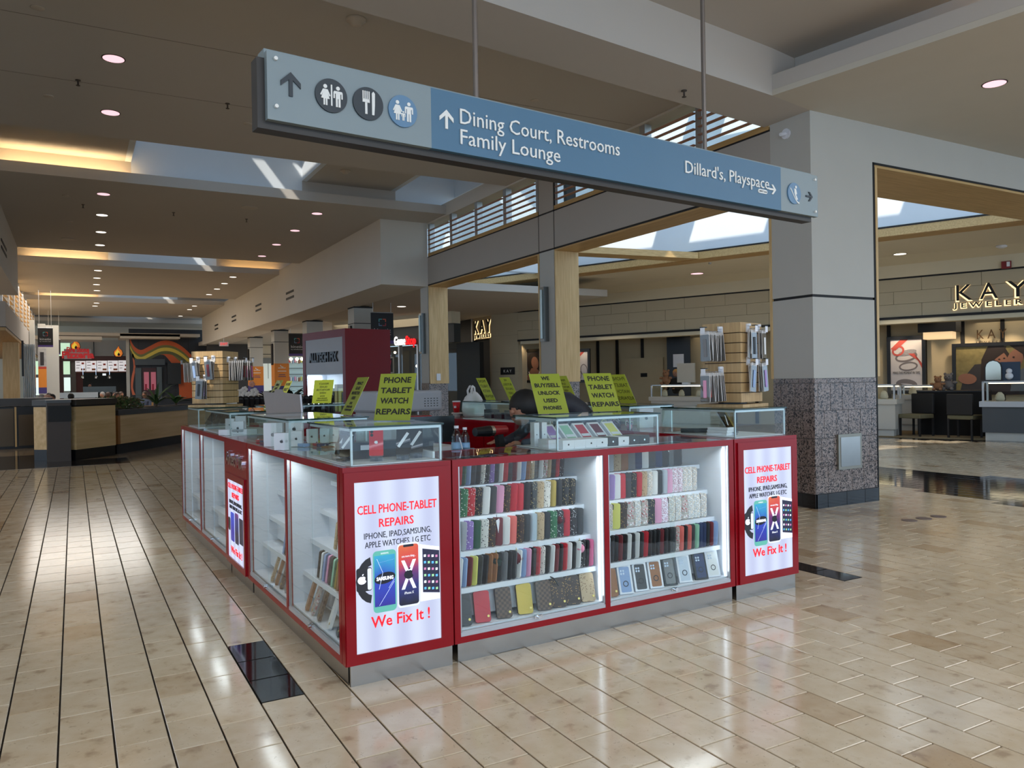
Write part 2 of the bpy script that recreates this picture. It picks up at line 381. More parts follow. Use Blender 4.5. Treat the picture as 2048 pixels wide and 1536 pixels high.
# ---- right bulkhead and lower ceiling beyond the arches
b = B(); b.box(6.03, 7.16, 16.66, 44.5, 3.69, 5.3)
struct('wall_bulkhead', b, WALLW, label='long pale drywall bulkhead stepping along the right side')
B().box(7.16, 12.6, 17.14, 48, 3.72, 3.9).box(6.03, 7.16, 44.5, 48, 3.72, 3.9).build('ceiling_lower', CEIL, None, label='low ceiling over the shop fronts beyond the bulkhead', kind='structure')
# vents in the bulkhead face, pairs of black slots
for (px, py) in ((580, 590), (517, 615), (468, 637), (433, 654)):
    P = onx(px, py, 6.03); g = thing('bulkhead_vent', 'pair of black slot vents on the bulkhead, %s' % {580: 'nearest the corner', 517: 'second from the corner', 468: 'third from the corner', 433: 'farthest from the corner'}[px], 'vent', (6.03, P.y, P.z), 0, 'slot vents on the bulkhead')
    for k in (-1, 1): B().box(-.012, -.001, -.5, .5, k*.09-.035, k*.09+.035).build('slot', BLK, g)
# left bulkhead with soffit
b = B(); b.box(-6, -1.21, 6.4, 23.8, 3.9, 5.3); struct('wall_left', b, WALLW, label='pale bulkhead wall on the left side of the walkway')
P = onx(9, 500, -1.21)
g = thing('bulkhead_vent', 'pair of black slots on the left bulkhead', 'vent', (-1.21, P.y, P.z), 0)
for k in (-1, 1): B().box(.001, .012, -.9, .5, k*.07-.028, k*.07+.028).build('slot', BLK, g)
# left arcade beyond: fascia, clerestory, pillar, white sheeting
b = B(); b.box(-1.95, -1.5, 23.9, 46, 3.1, 3.75); struct('trim_2', b, WALL, label='taupe fascia beam over the left arcade')
B().box(-1.95, -1.49, 23.9, 46, 3.08, 3.1).build('black_reveal', BLK, bpy.data.objects['trim_2'])
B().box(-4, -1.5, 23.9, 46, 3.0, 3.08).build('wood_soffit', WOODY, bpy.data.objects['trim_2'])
wl = struct('window_1', B().box(-1.75, -1.7, 24, 46, 3.8, 3.86).box(-1.75, -1.7, 24, 46, 5.05, 5.15), ALU, label='warm lit clerestory window on the far left')
B().box(-1.9, -1.86, 24, 46, 3.86, 5.1).build('pane', mat('lit_blind', (255, 238, 205), emit=1.6), wl)
for k in range(7): B().box(-1.72, -1.62, 24, 46, 4.0+k*.16, 4.02+k*.16).build('slat', WOODY, wl)
for k in range(9): B().box(-1.78, -1.6, 24.5+k*2.5, 24.62+k*2.5, 3.8, 5.15).build('mullion', ALU, wl)
pl = thing('pillar', 'maple clad pillar with granite foot on the far left', 'pillar', (-1.75, 30, 0)); pl['kind'] = 'structure'
B().box(-.22, .22, -.22, .22, 1.18, 3.0).build('cladding', WOODV, pl); B().box(-.24, .24, -.24, .24, 0, 1.18).build('granite_base', GRANITE, pl)
B().box(.3, .36, -.3, -.2, 1.9, 3.05).build('wall_sconce', mat('sconce_dark', (50, 48, 46), .4, .6), pl)
b = B(); pts = []
for k in range(25): pts.append((-1.45+k*.023*.62, 30.6+.05*math.sin(k*1.7)))
for (x0, y0), (x1, y1) in zip(pts[:-1], pts[1:]): b.poly([(x0*1.0, y0, .02), (x1*1.0+.0, y1, .02), (x1*.98-.04, y1, 2.98), (x0*.98-.04, y0, 2.98)])
o = b.build('plastic_sheeting', mat('white_sheeting', (225, 235, 242), .5, var=.05), None, True, 'tall hanging white plastic sheeting beside the left pillar', 'sheet')
md = o.modifiers.new('s', 'SOLIDIFY'); md.thickness = .01
B().box(-1.15, -.55, 40.2, 40.6, 0, 4.3).build('wall_pier', PANELG, None, label='slim grey panelled pier behind the banner', kind='structure')
# outer light on the far left: open glazed side court
B().box(-16, -15.8, -9, 60, 0, .9).box(-16, -15.8, -9, 60, 3.9, 6).build('wall_left_outer', WALLW, None, label='outer wall of the left side court', kind='structure')
B().box(-16, -6, -9, 60, 5.3, 5.5).build('ceiling_left', CEIL, None, label='ceiling of the left side court', kind='structure')
area('side_portal', (-15.7, 20, 2.4), (1, 0, 0), 60, 3.0, 1, (1, 1, 1), portal=True)
area('end_portal', (4, -8.9, 2.5), (0, 1, 0), 24, 4.8, 1, (1, 1, 1), portal=True)
# ---- right colonnade: clerestory wall in the plane X = 7.16
XW, XB = 7.16, 7.62
cw = thing('wall_right', 'grey panelled colonnade wall with maple lined openings', None, (0, 0, 0)); cw['kind'] = 'structure'
OPN = [(6.50, 11.24), (11.73, 16.66)]
B().box(XW, XB, 6.50, 11.22, 3.735, 4.35).build('panel', WALL, cw)
B().box(XW, XB, 11.25, 11.72, 3.735, 4.35).build('panel', WALL, cw)
B().box(XW, XB, 11.75, 17.14, 3.735, 4.35).build('panel', WALL, cw)
B().box(XW, XB, 11.25, 11.72, 4.38, 5.4).build('panel', WALL, cw)
B().box(XW+.01, XB-.01, 6.5, 17.14, 4.35, 4.375).box(XW+.01, XB-.01, 6.5, 17.14, 3.705, 3.735).box(XW+.01, XB-.01, 11.22, 11.25, 1.5, 5.4).box(XW+.01, XB-.01, 11.72, 11.75, 1.5, 5.4).build('black_reveal', BLK, cw)
for (a, c) in OPN:
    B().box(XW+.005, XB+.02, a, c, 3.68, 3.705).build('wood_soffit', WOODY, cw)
    B().box(XW+.005, XB+.02, c-.025, c, 1.45, 3.68).build('wood_jamb', WOODV, cw)
    B().box(XW-.012, XB+.02, a, a+.03, 1.45, 3.68).build('wood_jamb', WOODV, cw)
def pillar(y0, y1, lab):
    p = thing('pillar', lab, None); p['kind'] = 'structure'
    B().box(XW, XB, y0, y1, 1.46, 3.705).build('panel', PANELG, p)
    for j in range(5):
        B().box(XW-.01, XB+.01, y0-.02, y1+.0, .155+j*.262+.004, .155+(j+1)*.262).build('granite_course', GRANITE, p)
    B().box(XW-.005, XB+.005, y0-.015, y1, 0, .155).build('black_base', BLACKG, p)
    ym = (y0+y1)/2+.02
    s = thing('wall_sconce', 'tall steel wall sconce on %s' % lab, 'wall lamp', (XW, ym, 2.62), 0)
    B().box(-.1, -.002, -.07, .07, -.47, .47).build('housing', mat('sconce_steel', (120, 124, 124), .35, .9), s)
    B().cyl((-.11, 0, -.42), (-.11, 0, .42), .03, n=12).build('tube', mat('sconce_tube', (165, 175, 172), .3, .5), s)
pillar(11.25, 11.72, 'the pillar between the two arches')
pillar(16.69, 17.12, 'the far pillar by the dark shop front')
# light switch plate on the second pillar jamb
P = ony(877, 754, 16.63); B().box(-.05, .05, -.012, 0, -.08, .08).build('outlet_plate', WHITE, None, label='white outlet plate on the far maple jamb', cat='outlet').location = (P.x, 16.63, P.z)
# clerestory glazing bars and slats
def clerestory(idx, a, c, z1, nm, sec):
    w_ = struct('window_%d' % idx, B().box(XW+.0, XW+.3, a, c, 4.375, 4.445), WOODY, label=nm)
    yy = [a+.03+(c-a-.06)*k/sec for k in range(sec+1)]
    for y_ in yy: B().box(XW+.02, XW+.14, y_-.06, y_+.06, 4.445, z1).build('mullion', ALU, w_)
    nz = int((z1-4.5)/.105)
    sm = mat('slat_wood', (176, 128, 106), .5)
    for k in range(nz):
        z = 4.53+k*.105
        for y0, y1 in zip(yy[:-1], yy[1:]): B().box(XW-.02, XW+.04, y0+.065, y1-.02, z, z+.014).build('slat', sm, w_)
    B().box(XW+.2, XW+.21, a, c, 4.44, z1).build('pane', GLASS, w_)
clerestory(2, 6.52, 11.22, 5.12, 'slatted clerestory window above the near arch', 4)
clerestory(3, 11.75, 16.64, 5.12, 'slatted clerestory window above the far arch', 4)
B().box(XW, XW+.3, 6.5, 17.14, 5.12, 5.4).build('wall_right_upper', WALLW, None, label='strip of wall above the clerestory', kind='structure')
# exterior roof court seen through the clerestory
B().box(XW+1.2, XW+6, 17.5, 17.7, 4.3, 7).build('wall_roof', SHAFT, None, label='pale roof parapet beyond the clerestory', kind='structure')
# ---- big corner column with granite tiles
col = thing('corner_column', 'wide grey corner column with a speckled granite tile base', None); col['kind'] = 'structure'
B().box(XW, 8.22, 5.93, 6.50, 1.45, 2.355).build('panel', PANELG, col)
B().box(XW, 8.22, 5.93, 6.50, 2.385, SZ).build('panel', PANELG, col)
B().box(XW+.01, 8.21, 5.94, 6.49, 2.355, 2.385).build('black_reveal', BLK, col)
B().box(XW+.01, 8.22, 5.945, 6.49, 0, 1.45).build('granite_core', mat('granite_grout', (150, 138, 128), .8), col)
rows = [(.158, .467), (.467, .776), (.776, 1.086), (1.086, 1.395), (1.395, 1.45)]
gt = 0
for ri, (z0, z1) in enumerate(rows):
    off = (0, .1, .05, .15, 0)[ri]
    x = XW-off
    while x < 8.25:
        a = max(x, XW-.004); c = min(x+.2045, 8.235)
        if c-a > .03: B().box(a+.003, c-.003, 5.925, 5.95, z0+.003, z1-.003).build('granite_tile', GRANITE, col)
        x += .2045
    y = 5.93-off
    while y < 6.5:
        a = max(y, 5.926); c = min(y+.2045, 6.505)
        if c-a > .03: B().box(XW-.006, XW+.02, a+.003, c-.003, z0+.003, z1-.003).build('granite_tile', GRANITE, col)
        y += .2045
for (a, c) in ((XW-.005, 7.35), (7.353, 7.67), (7.673, 7.99), (7.993, 8.235)): B().box(a, c-.003, 5.92, 5.95, 0, .155).build('base_tile', BLACKG, col)
for (a, c) in ((5.92, 6.1), (6.103, 6.5)): B().box(XW-.01, XW+.02, a, c, 0, .155).build('base_tile', BLACKG, col)
ap = thing('access_panel', 'square stainless access panel on the granite column', 'panel', (7.715, 5.925, .61))
B().box(-.2, .2, -.025, 0, -.2, .2).build('frame', mat('panel_frame', (150, 146, 134), .4, .6), ap); B().box(-.165, .165, -.03, -.025, -.165, .165).build('door', STEEL, ap)
for cnt, (px, py) in enumerate(((1573, 268),)):
    P = onx(px, py, XW); o = B().cyl((0, 0, 0), (-.02, 0, 0), .06).cyl((-.02, 0, 0), (-.1, 0, -.02), .02).build('camera_mount', WHITE, None, label='small white mount high on the corner column', cat='bracket'); o.location = P
# ---- front wall to the right with the maple lined opening
fw = struct('wall_front', B().box(8.22, 16, 5.93, 6.9, 3.975, SZ), PANELG, label='grey wall with a wide maple lined opening at right')
B().box(8.222, 16, 5.925, 5.95, 3.95, 3.975).box(8.222, 8.25, 5.925, 5.95, 0.0, 3.96).build('black_reveal', BLK, fw)
B().box(8.25, 16, 5.935, 6.92, 3.92, 3.95).build('wood_soffit', WOODX, fw)
B().box(8.25, 8.29, 5.92, 6.52, 1.46, 3.92).build('wood_jamb', WOODV, fw)
B().box(7.62, 8.22, 6.5, 6.9, 3.7, SZ).build('panel', PANELG, fw)
# ---- rotunda beyond: ceiling, skylight frame, storefront wall in its own frame
T1 = R_(21.4); dS = Vector((-math.sin(T1), math.cos(T1), 0)); nS = Vector((dS.y, -dS.x, 0))
PS = Vector((17.4, 10.7, 0)); RS = math.atan2(-dS.y, -dS.x)
ZR = 4.2
e1 = Vector((14.69, 7.62, 0)); e2 = Vector((9.59, 20.29, 0)); ed = (e2-e1).normalized(); en = Vector((ed.y, -ed.x, 0))
b = B()
A0 = e1-ed*9; A1 = e2+ed*1.5
b.prism([A0+Vector((0, 0, ZR)), A1+Vector((0, 0, ZR)), A1+en*7+Vector((0, 0, ZR)), A0+en*7+Vector((0, 0, ZR))], (0, 0, .12))
b.prism([(7.63, 17.3, ZR), (7.63, 30, ZR), (16, 30, ZR), (10.2, 19.8, ZR), (9.6, 20.3, ZR)], (0, 0, .1))
rc = struct('ceiling_rotunda', b, mat('rotunda_ceiling', (222, 212, 190), .9, var=.03), label='cream ceiling of the court beyond the arches')
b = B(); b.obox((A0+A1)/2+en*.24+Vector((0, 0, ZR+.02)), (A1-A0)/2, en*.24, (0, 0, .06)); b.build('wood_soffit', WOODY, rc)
b = B(); b.obox((A0+A1)/2+Vector((0, 0, ZR+.05)), (A1-A0)/2, en*.02, (0, 0, .08)); b.build('wood_fascia', WOODX, rc)
b = B(); b.obox((A0+A1)/2+Vector((0, 0, ZR+.145)), (A1-A0)/2, en*.03, (0, 0, .015)); b.build('black_trim', BLK, rc)
b = B(); c0 = Vector((9.3, 13.95, 0)); c1 = Vector((12.35, 13.55, 0)); bd = (c1-c0); bn = Vector((-bd.y, bd.x, 0)).normalized()
b.obox((c0+c1)/2-bd*.32+Vector((0, 0, ZR+.04)), bd*.82, bn*.24, (0, 0, .07)); b.build('wood_beam', WOODX, rc)
# skylight shaft of the rotunda
b = B(); b.obox((A0+A1)/2+en*.1+Vector((0, 0, 6.1)), (A1-A0)/2, en*.05, (0, 0, 1.72))
b.obox(A1+Vector((0, 0, 6.2))-en*.3, en*.9, ed*.05, (0, 0, 1.8))
b.build('skylight_shaft', SHAFT, rc)
b = B()
for k in range(9):
    q = A0+(A1-A0)*((k+.5)/9); b.obox(q-en*4+Vector((0, 0, 7.9)), en*4.6, ed*.42, (0, 0, .15))
for k in range(3): b.obox((A0+A1)/2-en*(1.5+k*2.2)+Vector((0, 0, 7.9)), (A1-A0)/2, en*.4, (0, 0, .12))
b.build('skylight_bars', WHITE, rc)
# storefront wall
sf = thing('storefront_wall', 'cream stone storefront wall of the jewelry store', None, PS, RS); sf['kind'] = 'structure'
STONE = mat('stone_panel', (188, 174, 146), .7, var=.04); CREAM = mat('cream_upper', (214, 202, 174), .85, var=.03)
B().box(-24, 12, -.15, .1, 3.76, 4.35).build('upper_wall', CREAM, sf)
b = B()
for k in range(20): t = PI/2*k/20
b.prism([(-24, -.15, 4.05), (-24, -.6, 4.2), (-24, -.15, 4.2)], (36, 0, 0)); b.build('cove_curve', CREAM, sf)
B().box(-24, 12, -.12, .1, 3.73, 3.76).build('black_reveal', BLK, sf)
B().box(-12.5, 12, .02, .1, 2.82, 3.73).build('panel_core', mat('stone_joint', (160, 148, 122), .8), sf)
for ri in range(3):
    z0 = 2.84+ri*.297; x = -12.5+(.6 if ri % 2 else 0); first = -12.5
    while x < 12:
        a = max(x, -12.5); B().box(a+.004, min(x+1.2, 12)-.004, -.1, .03, z0, z0+.291).build('stone_panel', STONE, sf)
        x += 1.2
    if ri % 2: B().box(-12.5, -11.9-.004, -.1, .03, z0, z0+.291).build('stone_panel', STONE, sf)
B().box(-12.5, 12, -.13, .05, 2.78, 2.835).build('black_track', BLK, sf)
B().box(-13.66, -12.5, -.1, .1, 0, 3.73).build('stone_pier', STONE, sf)
for z in (.6, 1.2, 1.8, 2.4, 3.0): B().box(-13.66, -12.5, -.104, -.1, z, z+.008).build('stone_joint', mat('stone_joint2', (160, 148, 122), .8), sf)
B().box(-12.4, 12, -.1, .3, 2.68, 2.78).build('header_ceiling', CREAM, sf)
# store interior
intr = thing('store_interior', 'panelled cream interior walls of the jewelry store', None, PS, RS); intr['kind'] = 'structure'
B().box(-13, 12, 0, 3.5, .001, .02).build('carpet', mat('carpet_beige', (140, 122, 92), .95, var=.1, scale=30), intr)
B().box(-13, 12, 3.4, 3.5, 0, 2.9).build('back_wall', mat('store_wall', (206, 188, 152), .85), intr)
B().box(-13, 12, .3, 3.5, 2.86, 2.95).build('store_ceiling', mat('store_ceiling', (150, 138, 114), .9), intr)
B().box(-13, -12.9, 0, 3.5, 0, 2.9).build('end_wall', mat('store_wall', (206, 188, 152), .85), intr)
for x in (-11.7, -10.9, -9.9, -8.9, -8.4, -6.6, -5.9, -4.2, -3.2, -2.1, -1.2, -.3, .6, 1.5, 2.4, 3.3, 4.2): B().box(x, x+.09, 3.34, 3.4, .05, 2.86).build('black_strip', BLK, intr)
# ================================================================ KIOSK
KO = Vector((1.12, 3.68, 0)); KU = Vector((math.cos(KROT), math.sin(KROT), 0)); KV = Vector((-KU.y, KU.x, 0))
def KP(u, v, z=0): return KO+KU*u+KV*v+Vector((0, 0, z))
CT = 1.067
LED = mat('led_strip', (225, 234, 248), emit=.95)
TRIM = mat('door_track', (196, 198, 202), .35, .5)
INNER = mat('cabinet_inner', (226, 230, 236), .5, var=.02)
def lit_panel():
    m, nt, b, N, L = nodes('lit_panel'); tc = N('ShaderNodeTexCoord'); wv = N('ShaderNodeTexWave'); wv.inputs['Scale'].default_value = 2.1
    wv.bands_direction = 'X'; L(tc.outputs['Object'], wv.inputs['Vector']); r = ramp(nt, [(0, (196, 204, 236)), (1, (216, 226, 250))]); L(wv.outputs['Fac'], r.inputs[0])
    L(r.outputs[0], b.inputs['Emission Color']); b.inputs['Emission Strength'].default_value = 1.0; b.inputs['Base Color'].default_value = lin((60, 60, 66)); b.inputs['Roughness'].default_value = .2
    return m
LITP = lit_panel()
def em(name, rgb, k=.8): return mat('print_'+name, rgb, .3, emit=k)
def gradm(name, stops, z0, z1, k=.85):
    m, nt, b, N, L = nodes(name); tc = N('ShaderNodeTexCoord'); s = N('ShaderNodeSeparateXYZ'); L(tc.outputs['Object'], s.inputs[0])
    mr = N('ShaderNodeMapRange'); mr.inputs['From Min'].default_value = z0; mr.inputs['From Max'].default_value = z1; L(s.outputs['Z'], mr.inputs['Value'])
    n = N('ShaderNodeTexNoise'); n.inputs['Scale'].default_value = 9; L(tc.outputs['Object'], n.inputs['Vector'])
    a = N('ShaderNodeMath'); a.operation = 'MULTIPLY_ADD'; a.inputs[1].default_value = .5; L(n.outputs['Fac'], a.inputs[0])
    su = N('ShaderNodeMath'); su.operation = 'ADD'; su.inputs[1].default_value = -.25; L(mr.outputs[0], a.inputs[2]); L(a.outputs[0], su.inputs[0])
    r = ramp(nt, stops); L(su.outputs[0], r.inputs[0]); L(r.outputs[0], b.inputs['Emission Color']); b.inputs['Emission Strength'].default_value = k
    b.inputs['Base Color'].default_value = (.02, .02, .02, 1); b.inputs['Roughness'].default_value = .2
    return m
def rrect(x0, x1, z0, z1, r, y, n=4):
    p = []
    for cx, cz, a0 in ((x1-r, z0+r, -PI/2), (x1-r, z1-r, 0), (x0+r, z1-r, PI/2), (x0+r, z0+r, PI)):
        for i in range(n+1): t = a0+PI/2*i/n; p.append((cx+r*math.cos(t), y, cz+r*math.sin(t)))
    return p
def apple(cx, cz, r, y):
    p = []
    for i in range(20):
        t = 2*PI*i/20; rr = r*(1+.08*math.cos(2*t))
        if abs(math.atan2(math.sin(t-.15), math.cos(t-.15))) < .45: rr *= .72
        if abs(t-PI/2) < .2: rr *= .88
        p.append((cx+rr*math.cos(t), y, cz+rr*math.sin(t)))
    return p
def apple_mark(name, cx, cz, r, y, m, parent):
    b = B(); b.poly(apple(cx, cz, r, y)); b.poly([(cx, y, cz+r*1.05), (cx+r*.3, y, cz+r*1.1), (cx+r*.42, y, cz+r*1.5), (cx+r*.1, y, cz+r*1.4)])
    return b.build(name, m, parent)
RT = em('red_text', (225, 30, 45), .75); KT_ = em('dark_text', (25, 25, 35), .6)
SAMG = gradm('phone_blue', [(0, (50, 45, 170)), (.5, (50, 80, 215)), (1, (60, 190, 235))], .36, .64)
IPXG = gradm('phone_sunset', [(0, (20, 22, 50)), (.3, (40, 50, 130)), (.55, (150, 60, 130)), (.8, (240, 80, 70)), (1, (245, 120, 70))], .36, .66)
def light_box_print(t, x0, x1, z0, z1):
    # x0..x1, z0..z1: lit area; y = 0 is the cabinet face
    s = (x1-x0)/.455; Y = -.006; X = lambda v: x0+(v-.05)*s
    cx = (x0+x1)/2
    B().poly([(x0, Y+.003, z0), (x1, Y+.003, z0), (x1, Y+.003, z1), (x0, Y+.003, z1)]).build('lit_panel', LITP, t)
    text('CELL PHONE-TABLET', .060, RT, t, (cx, Y, .835), width=.425*s, bold=.0008)
    text('REPAIRS', .058, RT, t, (cx-.01*s, Y, .765), width=.185*s, bold=.0008)
    text('IPHONE, IPAD,SAMSUNG,', .042, KT_, t, (cx, Y, .712), width=.36*s)
    text('APPLE WATCHES, LG ETC', .042, KT_, t, (cx, Y, .668), width=.35*s)
    text('We Fix It !', .078, RT, t, (cx+.01*s, Y, .275), width=.315*s, bold=.001)
    g = B().poly(rrect(X(.055), X(.135), .46, .575, .012, Y)); 
    for k in range(10):
        a0 = PI*.56+k*PI*.088; a1 = a0+PI*.09; c = (X(.145), .51)
        g.poly([(c[0]+r_*s*math.cos(a), Y+.001, c[1]+r_*1.25*math.sin(a)) for r_, a in ((.092, a0), (.092, a1), (.06, a1), (.06, a0))][::-1])
    g.build('printed_watch', em('watch', (38, 38, 42), .5), t)
    B().poly(rrect(X(.112), X(.133), .465, .57, .008, Y-.001)).build('printed_watch_rim', em('silver', (205, 208, 215), .8), t)
    apple_mark('printed_mark', X(.084), .515, .021*s, Y-.001, em('white', (235, 238, 250), .9), t)
    B().poly(rrect(X(.14), X(.262), .345, .648, .02, Y-.002)).build('printed_phone_frame', em('teal', (90, 165, 150), .7), t)
    B().poly([(X(.147), Y-.003, .375), (X(.255), Y-.003, .375), (X(.255), Y-.003, .625), (X(.147), Y-.003, .625)]).build('printed_screen', SAMG, t)
    B().poly([(X(.201)+.055*s*math.cos(a), Y-.004, .512+.028*math.sin(a)+.006*math.cos(a)) for a in [2*PI*k/20 for k in range(20)]]).build('printed_badge', KT_, t)
    text('SAMSUNG', .024, em('white', (235, 238, 250), .9), t, (X(.201), Y-.005, .503), width=.088*s, bold=.0008)
    text('SAMSUNG', .010, em('silver', (205, 208, 215), .8), t, (X(.201), Y-.004, .631), width=.04*s)
    cr = B()
    for (a, c) in (((.25, .49), (.17, .38)), ((.16, .61), (.19, .54)), ((.19, .54), (.17, .46)), ((.22, .46), (.25, .50)), ((.17, .59), (.25, .60))):
        dx = .0012; cr.poly([(X(a[0])-dx, Y-.0045, a[1]), (X(a[0])+dx, Y-.0045, a[1]), (X(c[0])+dx, Y-.0045, c[1]), (X(c[0])-dx, Y-.0045, c[1])])
    cr.build('printed_cracks', em('crack', (190, 205, 240), .8), t)
    B().poly(rrect(X(.268), X(.388), .35, .672, .018, Y-.003)).build('printed_phone_frame', em('silver', (205, 208, 215), .8), t)
    B().poly(rrect(X(.274), X(.382), .36, .662, .014, Y-.004)).build('printed_screen', IPXG, t)
    B().poly(rrect(X(.30), X(.356), .651, .663, .004, Y-.005)).build('printed_notch', KT_, t)
    x = B()
    for sx_ in (1, -1):
        x.poly([(X(.328-sx_*.04), Y-.005, .44), (X(.328-sx_*.022), Y-.005, .44), (X(.328+sx_*.04), Y-.005, .585), (X(.328+sx_*.022), Y-.005, .585)][::sx_])
    x.build('printed_cross', em('white', (235, 238, 250), .9), t)
    apple_mark('printed_mark', X(.328), .512, .024*s, Y-.006, KT_, t)
    text('iPhone X', .018, em('silver', (205, 208, 215), .8), t, (X(.328), Y-.005, .415), width=.05*s)
    text('one more thing...', .016, em('silver', (205, 208, 215), .8), t, (X(.328), Y-.005, .60), width=.075*s)
    B().poly([(X(.392), Y-.002, .365), (X(.5), Y-.002, .365), (X(.5), Y-.002, .63), (X(.392), Y-.002, .655)]).build('printed_tablet_frame', em('tabwhite', (222, 225, 240), .9), t)
    B().poly([(X(.405), Y-.003, .41), (X(.499), Y-.003, .395), (X(.499), Y-.003, .612), (X(.405), Y-.003, .632)]).build('printed_screen', em('dark_screen', (40, 38, 62), .5), t)
    ic = B(); k = 0
    for i in range(4):
        for j in range(6):
            xx = X(.412+i*.0215); zz = .60-j*.033-i*.003; ic.poly([(xx, Y-.004, zz-.012), (xx+.012*s, Y-.004, zz-.012), (xx+.012*s, Y-.004, zz), (xx, Y-.004, zz)], k % 4); k += 1
    ic.build('printed_icons', kind='stuff', parent=t, mats=[em('white', (235, 238, 250), .9), em('ic1', (90, 170, 220), .8), em('ic2', (190, 120, 160), .8), em('ic3', (150, 200, 150), .8)])
def frame_rect(b, x0, x1, z0, z1, wd, y0, y1, mi=0):
    b.box(x0, x1, y0, y1, z1-wd, z1, mi); b.box(x0, x1, y0, y1, z0, z0+wd, mi); b.box(x0, x0+wd, y0, y1, z0+wd, z1-wd, mi); b.box(x1-wd, x1, y0, y1, z0+wd, z1-wd, mi)
SHV = [(.885, .27), (.72, .20), (.548, .14), (.365, .09), (.172, .03)]
def cabinet(label, u, v, rz, W_, bays=(), boxes=(), D=.54, name='display_cabinet', shelves=True, drawers=False):
    t = thing(name, label, 'cabinet', KP(u, v), KROT+rz)
    B().box(.03, W_-.002, .03, D-.03, 0, .108).build('plinth', STEEL, t)
    b = B(); b.box(0, W_-.002, 0, D, .107, .14)
    edges = sorted([0]+[e for bb in bays for e in bb]+[W_-.002]); spans = []
    xs = [(0, bays[0][0] if bays else W_-.002)]
    for i, bb in enumerate(bays): xs.append((bb[1], bays[i+1][0] if i+1 < len(bays) else W_-.002))
    for a, c in xs: b.box(a, c, 0, .03 if bays else D, .14, 1.03)
    if bays: b.box(0, .012, .03, D, .14, 1.03); b.box(W_-.014, W_-.002, .03, D, .14, 1.03)
    b.build('carcass', RED, t)
    if bays:
        b = B(); frame_rect(b, 0, 1, 0, 1, .1, 0, 1); b = B()
        b.box(0, W_-.002, 0, .035, 1.03, CT); b.box(0, W_-.002, D-.035, D, 1.03, CT); b.box(0, .035, .035, D-.035, 1.03, CT); b.box(W_-.037, W_-.002, .035, D-.035, 1.03, CT)
        b.build('top_rail', RED, t)
        B().box(.035, W_-.037, .035, D-.035, CT-.012, CT-.001).build('glass_top', GLASS, t)
        B().box(.012, W_-.014, D-.02, D-.002, .14, 1.03).build('back_panel', INNER, t)
    else:
        B().box(0, W_-.002, 0, D, 1.03, CT).build('counter_top', RED, t)
    for bb in bays:
        x0, x1 = bb
        B().box(x0-.012, x0, .03, D-.02, .14, 1.03).box(x1, x1+.012, .03, D-.02, .14, 1.03).build('side_panel', INNER, t)
        if shelves:
            for k, (z, y) in enumerate(SHV):
                s = B(); s.box(x0, x1, y, D-.02, z-.008, z); zn = SHV[k+1][0] if k < 4 else .14
                s.box(x0, x1, y+.055 if k < 4 else y+.001, y+.06, max(zn, z-.17), z-.008); s.box(x0, x1, y, y+.004, z-.028, z-.008)
                s.build('shelf', WHITEL, t)
        b = B(); b.box(x0, x1, .002, .026, .14, .158); b.box(x0, x1, .004, .012, .158, .168)
        b.build('door_track', TRIM, t)
        xm = (x0+x1)/2
        B().box(x0, xm+.02, .006, .010, .16, 1.03).build('sliding_door', GLASSD, t)
        B().box(xm-.01, x1, .014, .018, .16, 1.03).build('sliding_door', GLASSD, t)
        for xe_ in (x0, x1-.008): B().box(xe_, xe_+.008, .004, .02, .16, 1.03).build('door_edge', ALU, t)
        lk = B().cyl((xm+.005, -.022, .168), (xm+.005, .004, .168), .011, n=14).box(xm-.02, xm+.03, -.006, .004, .16, .176).build('door_lock', CHROME, t)
        B().box(x1-.012, x1-.001, .032, .05, .16, 1.02).build('led_strip', LED, t)
        l_ = area('bay_lamp', (0, 0, 0), (0, 0, -1), .85, .05, 2.2, (.88, .94, 1)); l_.parent = t; l_.location = ((x0+x1)/2, .06, 1.02); l_.rotation_euler = (R_(-28), 0, 0)
        l_ = area('bay_lamp', (0, 0, 0), (0, 0, -1), .04, .8, .5, (.88, .94, 1)); l_.parent = t; l_.location = (x1-.02, .05, .6); l_.rotation_euler = (R_(-90), 0, R_(55))
    for (x0, x1) in boxes:
        b = B(); frame_rect(b, x0-.05, x1+.05, .11, 1.042, .05, -.012, 0); b.build('sign_frame', RED, t)
        light_box_print(t, x0, x1, .16, .992)
    return t
cabinet('red corner cabinet with a big lit repair poster facing the walkway', 0, 0, 0, .582, boxes=[(.053, .507)], name='light_box_cabinet', D=.048)
cabinet('long red front cabinet with two glass bays full of phone cases', .588, 0, 0, 2.052, bays=[(.035, .985), (1.02, 2.01)])
cabinet('red end cabinet with a lit repair poster nearest the granite column', 2.648, 0, 0, .61, boxes=[(.072, .545)], name='light_box_cabinet', D=.54)
HP = -PI/2
# left flank, far to near (local x runs from the far end towards the corner)
cabinet('red side cabinet at the far left end with two nearly empty glass bays', 0, 5.12, HP, 2.3, bays=[(.04, 1.1), (1.15, 2.26)])
